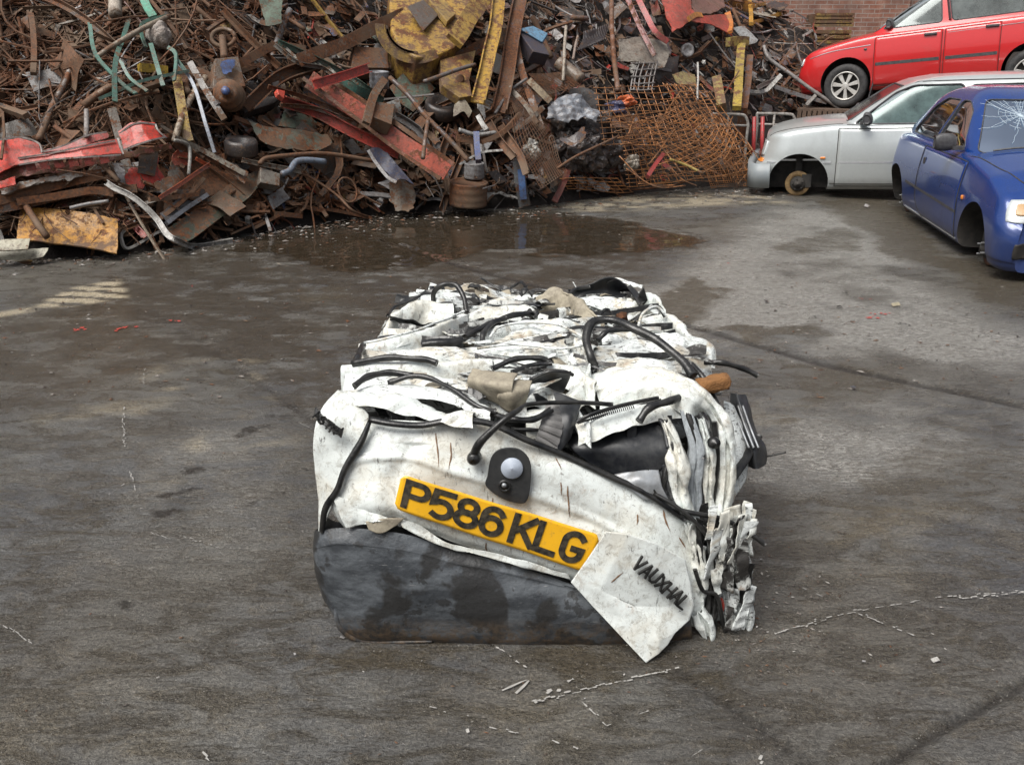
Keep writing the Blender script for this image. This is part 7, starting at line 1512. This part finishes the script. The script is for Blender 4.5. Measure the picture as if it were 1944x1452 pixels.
# brick wall and crates behind
wl = NT("brick_wall_material"); co = wl.obj(); co2 = wl.n('CombineXYZ', x0=wl.n('SeparateXYZ', x0=co).outputs[0], x1=wl.n('SeparateXYZ', x0=co).outputs[2]).outputs[0]
br = wl.n('TexBrick', i_Vector=co2, i_Scale=1.0, x1=(.30, .13, .085, 1), x2=(.19, .075, .05, 1), x3=(.30, .25, .22, 1)); br.inputs['Mortar Size'].default_value = .008; br.inputs['Brick Width'].default_value = .225; br.inputs['Row Height'].default_value = .075; br.inputs['Bias'].default_value = .1
n1 = wl.noise(co, .8, 6, .7); n2 = wl.noise(co, 7, 5, .7); cw = wl.mix(wl.ramp(n2, .4, .7, 0, .6), br.outputs[0], (.36, .26, .21)); cw = wl.mix(wl.ramp(n1, .48, .7, 0, .7), cw, (.12, .075, .06))
wl.pbr(cw, .88, 0., wl.math('ADD', br.outputs[1], n2), .5, .01)
bw = empty('brick_wall', (2, 17.4, 0), 'tall stained red brick wall behind the heap', 'wall')
mb = MB(); box(mb, (2, 17.5, 3), (34, .34, 6)); mb.build('wall_face', wl.m, bw)
for x in (-3, 2.4, 7.05, 12): mb = MB(); box(mb, (x, 17.26, 3), (.5, .14, 6)); mb.build('brick_pier', wl.m, bw)
for k, (x0, y0, x1, y1, nm) in enumerate([(1548, 24, 1626, 52, 'upper mustard slatted crate by the brick wall'), (1540, 56, 1620, 94, 'lower mustard slatted crate by the brick wall')]):
    a, b = atY(x0, y1, 15.4), atY(x1, y0, 15.4); cr_ = empty('slatted_crate', ((a[0] + b[0]) / 2, 15.6, 0), nm, 'crate')
    mb = MB(); box(mb, ((a[0] + b[0]) / 2, 15.75, (a[2] + b[2]) / 2), (b[0] - a[0] - .04, .5, b[2] - a[2] - .04), col=(.06, .045, .03, .5)); mb.build('crate_core', M['scrap'], cr_)
    mb = MB()
    for j in range(4): box(mb, ((a[0] + b[0]) / 2, 15.48, a[2] + (b[2] - a[2]) * (j + .5) / 4), (b[0] - a[0], .03, (b[2] - a[2]) / 4 * .72), col=(.36, .23, .05, .45))
    mb.build('slats', M['scrap'], cr_)
    if k == 1: mb = MB(); box(mb, ((a[0] + b[0]) / 2, 15.75, a[2] / 2), (b[0] - a[0] - .2, .5, a[2]), col=(.10, .08, .06, .6)); mb.build('crate_stand', M['scrap'], cr_)
# ---------------------------------------------------------------- many loose pieces
def tint(px, r):
    if px < 420: L_ = [(RUST, 30), (BRN, 30), ((.26, .17, .10, .6), 18), (DBR, 12), ((.36, .30, .22, .35), 9), (GRY, 5), (LGY, 3), (REDD, 1)]  # light grey shares also paint bright edge highlights, besides pale metal
    elif px < 950: L_ = [(RUST, 14), (BRN, 22), (DBR, 20), (GRY, 9), ((.20, .15, .11, .5), 16), (GRN, 3), (REDD, 4), (LGY, 6), (WHT, 2), (RED, 1.5), (BLK, 8), (YEL, 2), (BLU, 2)]
    else: L_ = [((.20, .14, .13, .45), 18), (BRN, 12), (DBR, 14), ((.11, .09, .10, .3), 18), (GRY, 12), (LGY, 11), (WHT, 8), (REDD, 5), (RED, 1.5), (BLK, 8), (RUST, 6), (YEL, 1), (BLU, 1)]
    t = r.uniform(0, sum(w for _, w in L_))
    for c_, w_ in L_:
        t -= w_
        if t <= 0: break
    k = r.choice([.3, .45, .6, .8, .8, 1.0, 1.2, 1.6]); return (min(1, c_[0] * k), min(1, c_[1] * k), min(1, c_[2] * k), max(0, min(1, c_[3] + r.uniform(-.1, .1))))



def loose(mb, kind, p, nrm, r, col, big=1.0, long=1.0):
    n_ = np.array(nrm) / np.linalg.norm(nrm); a = r.uniform(0, 2 * math.pi); t1 = np.cross(n_, [0, 0, 1.]); t1 /= np.linalg.norm(t1); t2 = np.cross(n_, t1)
    d = t1 * math.cos(a) + t2 * math.sin(a) + n_ * r.uniform(-.35, .35); d /= np.linalg.norm(d); sd = np.cross(d, n_); sd /= np.linalg.norm(sd)
    if kind in ('rod', 'bar', 'pipe'):
        l = r.uniform(.25, .9) * long; k = 7; s = np.linspace(-.5, .5, k); b1, b2 = (r.gauss(0, .08) * long, r.gauss(0, .05)) if kind == 'rod' else (r.gauss(0, .02), r.gauss(0, .02))
        if kind == 'rod' and r.random() < .3: b1 *= 2.2
        P = np.array([p + d * q * l + sd * b1 * (4 * q * q) + n_ * (b2 * 4 * q * q) for q in s])
        if r.random() < .3 and kind != 'pipe': P[k // 2 + 1:] += (P[-1] - P[k // 2])[None] * 0 + sd * np.linspace(.2, 1, k - k // 2 - 1)[:, None] * l * .3
        rr = {'rod': r.uniform(.004, .010), 'bar': r.uniform(.010, .028), 'pipe': r.uniform(.012, .030)}[kind] * big
        pr = circ(rr, 5 if kind == 'rod' else 8) if kind != 'bar' else r.choice([rect(rr * 2.4, rr * .7), rect(rr * 1.6, rr * 1.4), lsec(rr * 2.2, rr * 2.2, rr * .3)])
        sweep(mb, P, pr, col, up=n_)
    elif kind == 'plate':
        u, v = r.uniform(.08, .30) * big, r.uniform(.05, .20) * big; tl = n_ * r.uniform(-.8, .8); e2 = sd + tl; e2 /= np.linalg.norm(e2)
        u *= .7; v *= .75; rows = [[p + d * (i - .5) * u * 2 * r.uniform(.8, 1.2) + e2 * (j - .5) * v * 2 for i in (0, .5, 1)] for j in (0, .5, 1)]
        G = patch(rows, 9, 11, .022 * big, 5 / big, r.randint(0, 9999), 4); F = grid_faces(9, 11)
        mb.add(G.reshape(-1, 3), F, col)
    elif kind == 'lump':
        V = Vs * np.array([r.uniform(.04, .10), r.uniform(.04, .10), r.uniform(.03, .08)]) * big; V = V * (1 + .7 * fold(Vs, 1.8, r.randint(0, 9999), 4))[:, None] @ eul(r.uniform(0, 3), r.uniform(0, 3), 0).T
        mb.add(V + p, Fs, col)
    elif kind == 'ring':
        rr = r.uniform(.05, .14) * big; a_ = np.linspace(0, 2 * math.pi, 15); e2 = sd + n_ * r.uniform(-.6, .6); sweep(mb, np.array([p + d * math.cos(t) * rr + e2 * math.sin(t) * rr for t in a_]), circ(rr * .10, 5), col)
bms = bmesh.new(); bmesh.ops.create_icosphere(bms, subdivisions=2, radius=1); Vs = np.array([v.co[:] for v in bms.verts]); Fs = [[v.index for v in f.verts] for f in bms.faces]; bms.free()
def place(r, x0=-40, x1=1560, y0=-30, y1=440):
    while True:
        px, py = r.uniform(x0, x1), r.uniform(y0, y1)
        if px > 1440 and py > 215: continue
        p = hit(px, py, 0)
        if p[2] < .06 or p[1] > 17: continue
        e = .05; gx = (heap_h(p[0] + e, p[1]) - heap_h(p[0] - e, p[1])) / (2 * e); gy = (heap_h(p[0], p[1] + e) - heap_h(p[0], p[1] - e)) / (2 * e)
        return px, py, p, np.array([-float(gx), -float(gy), 1.2])
r = random.Random(99)
fine = MB()
for i in range(6800):
    px, py, p, nn_ = place(r); p = p + nn_ / np.linalg.norm(nn_) * r.uniform(.0, .16)
    if 1170 < px < 1430 and 190 < py < 350 and r.random() < .8: continue
    kind = r.choices(['rod', 'bar', 'pipe', 'plate', 'lump', 'ring'], [9, 4, 1.2, 2.5, 1.5, .5] if px < 420 else [5, 4, 1.5, 6, 3, 1])[0]
    loose(fine, kind, p, nn_, r, tint(px, r), .52, .55 if px > 420 else .85)
o = fine.build('scrap_tangle', M['scrap']); props(o, 'countless small rusty rods, strips and torn pieces covering the heap', 'scrap', kind='stuff')
for kind, cnt, cat, nm, lb in [('rod', 110, 'rod', 'rusty_rod', 'thin rusty rod loose on the heap'), ('bar', 80, 'bar', 'steel_bar', 'short steel bar loose on the heap'), ('pipe', 40, 'pipe', 'scrap_pipe', 'length of old pipe loose on the heap'), ('plate', 58, 'metal sheet', 'bent_sheet', 'small bent metal sheet loose on the heap'), ('ring', 14, 'ring', 'wire_ring', 'bent metal ring loose on the heap')]:
    for i in range(cnt):
        if kind == 'rod' and i < 70: px, py, p, nn_ = place(r, -40, 420, -30, 260)
        else: px, py, p, nn_ = place(r)
        if 1170 < px < 1430 and 190 < py < 350 and kind != 'rod': continue
        p = p + nn_ / np.linalg.norm(nn_) * r.uniform(.14, .30); mb = MB(); c_ = tint(px, r)
        if kind == 'plate' and r.random() < .55: c_ = (c_[0] * .4, c_[1] * .42, c_[2] * .45, min(c_[3], .35))
        loose(mb, kind, p, nn_, r, c_, 1.15, 1.5 if kind == 'rod' else 1.0); o = mb.build(nm, M['scrap'], None, kind in ('pipe', 'ring'))
        if kind == 'plate': solid(o, .006, 0)
        props(o, lb, cat, lb.split(' loose')[0] + 's over the heap')
# litter at the foot of the heap and on the yard
for i, (px, py, s_, col) in enumerate([(300, 479, 5, WHT), (314, 481, 3, WHT), (485, 449, 4, WHT), (590, 432, 4, WHT), (592, 445, 3, WHT), (530, 503, 5, (.4, .36, .28, .1)), (780, 416, 4, WHT), (825, 415, 4, LGY), (1645, 393, 8, LGY), (1540, 575, 4, WHT), (1000, 383, 4, LGY), (660, 425, 3, WHT), (420, 455, 3, WHT),
        (1255, 402, 3, WHT), (888, 1388, 5, WHT), (1775, 1254, 8, WHT), (1795, 1232, 2, WHT), (300, 1286, 3, WHT), (690, 1275, 2.5, WHT), (1437, 1190, 3, WHT), (1455, 1152, 3, WHT), (1445, 1062, 3, LGY), (1640, 1255, 2.5, LGY), (985, 1215, 2.5, LGY), (650, 1210, 4, LGY), (1620, 738, 9, (.05, .06, .08, .1)), (1700, 580, 7, (.42, .38, .26, .1)), (1455, 573, 5, BLK), (1593, 583, 5, BLK), (560, 1242, 4, LGY), (1185, 1280, 2.5, WHT), (420, 1100, 2.5, LGY), (835, 1155, 2, WHT), (1110, 1325, 2, LGY)]):
    c = atZ(px, py, .006); sz = pxm(c, s_); mb = MB(); a = i * 1.7; e1 = np.array([math.cos(a), math.sin(a) * 1.0, .12]); e2 = np.array([-math.sin(a), math.cos(a), .3]) * .5
    G = patch([[c + e1 * (u - .5) * sz * 2 + e2 * (v - .5) * sz * 2 + [0, 0, sz * .35] for u in (0, .5, 1)] for v in (0, .5, 1)], 8, 9, sz * .3, .5 / sz, i, 4, jag=sz * .4); G[..., 2] = np.maximum(G[..., 2], .004)
    mb.add(G.reshape(-1, 3), grid_faces(8, 9), col); o = mb.build('litter_scrap', M['scrap']); solid(o, .0015, 0); props(o, 'small scrap fragment lying on the wet concrete', 'litter', 'scraps of litter on the yard')
# grit, rust flakes and chips lying on the concrete
gr = MB(); rr = random.Random(5)
def grit(px, py, sz, col):
    c = atZ(px, py, .004)
    if heap_h(c[0], c[1]) > .3: return
    a = rr.uniform(0, 6.3); e1 = np.array([math.cos(a), math.sin(a), 0]) * sz * rr.uniform(.7, 2.2); e2 = np.array([-math.sin(a), math.cos(a), 0]) * sz * rr.uniform(.3, .9); h = np.array([0, 0, sz * rr.uniform(.2, .7)])
    gr.add([c - e1, c - e2, c + e1, c + e2, c + h], [(0, 1, 4), (1, 2, 4), (2, 3, 4), (3, 0, 4)], col)
pal = [((.05, .035, .025, .4)), ((.10, .05, .03, .7)), ((.30, .28, .25, .1)), ((.02, .02, .02, .1)), ((.16, .14, .12, .2)), ((.45, .44, .40, .05))]
for i in range(2600):
    k = rr.random()
    if k < .45:
        j = rr.uniform(0, 9); x = np.interp(j, range(10), [-80, 0, 250, 480, 600, 720, 1000, 1180, 1330, 1500]); y = np.interp(j, range(10), [500, 490, 478, 440, 420, 406, 392, 370, 356, 352]); grit(x, y + abs(rr.gauss(0, 14)), rr.uniform(.006, .022), rr.choice(pal))
    elif k < .75: grit(rr.uniform(0, 1944), rr.uniform(400, 760), rr.uniform(.003, .012), rr.choice(pal[:5]))
    elif k < .88: grit(rr.gauss(1480, 90), rr.gauss(1180, 90), rr.uniform(.0012, .005), rr.choice(pal))
    else: grit(rr.uniform(0, 1944), rr.uniform(760, 1452), rr.uniform(.0012, .0045), rr.choice(pal))
props(gr.build('yard_grit', M['scrap']), 'fine grit, rust flakes and chips scattered over the concrete', 'grit', kind='stuff')
recalc()
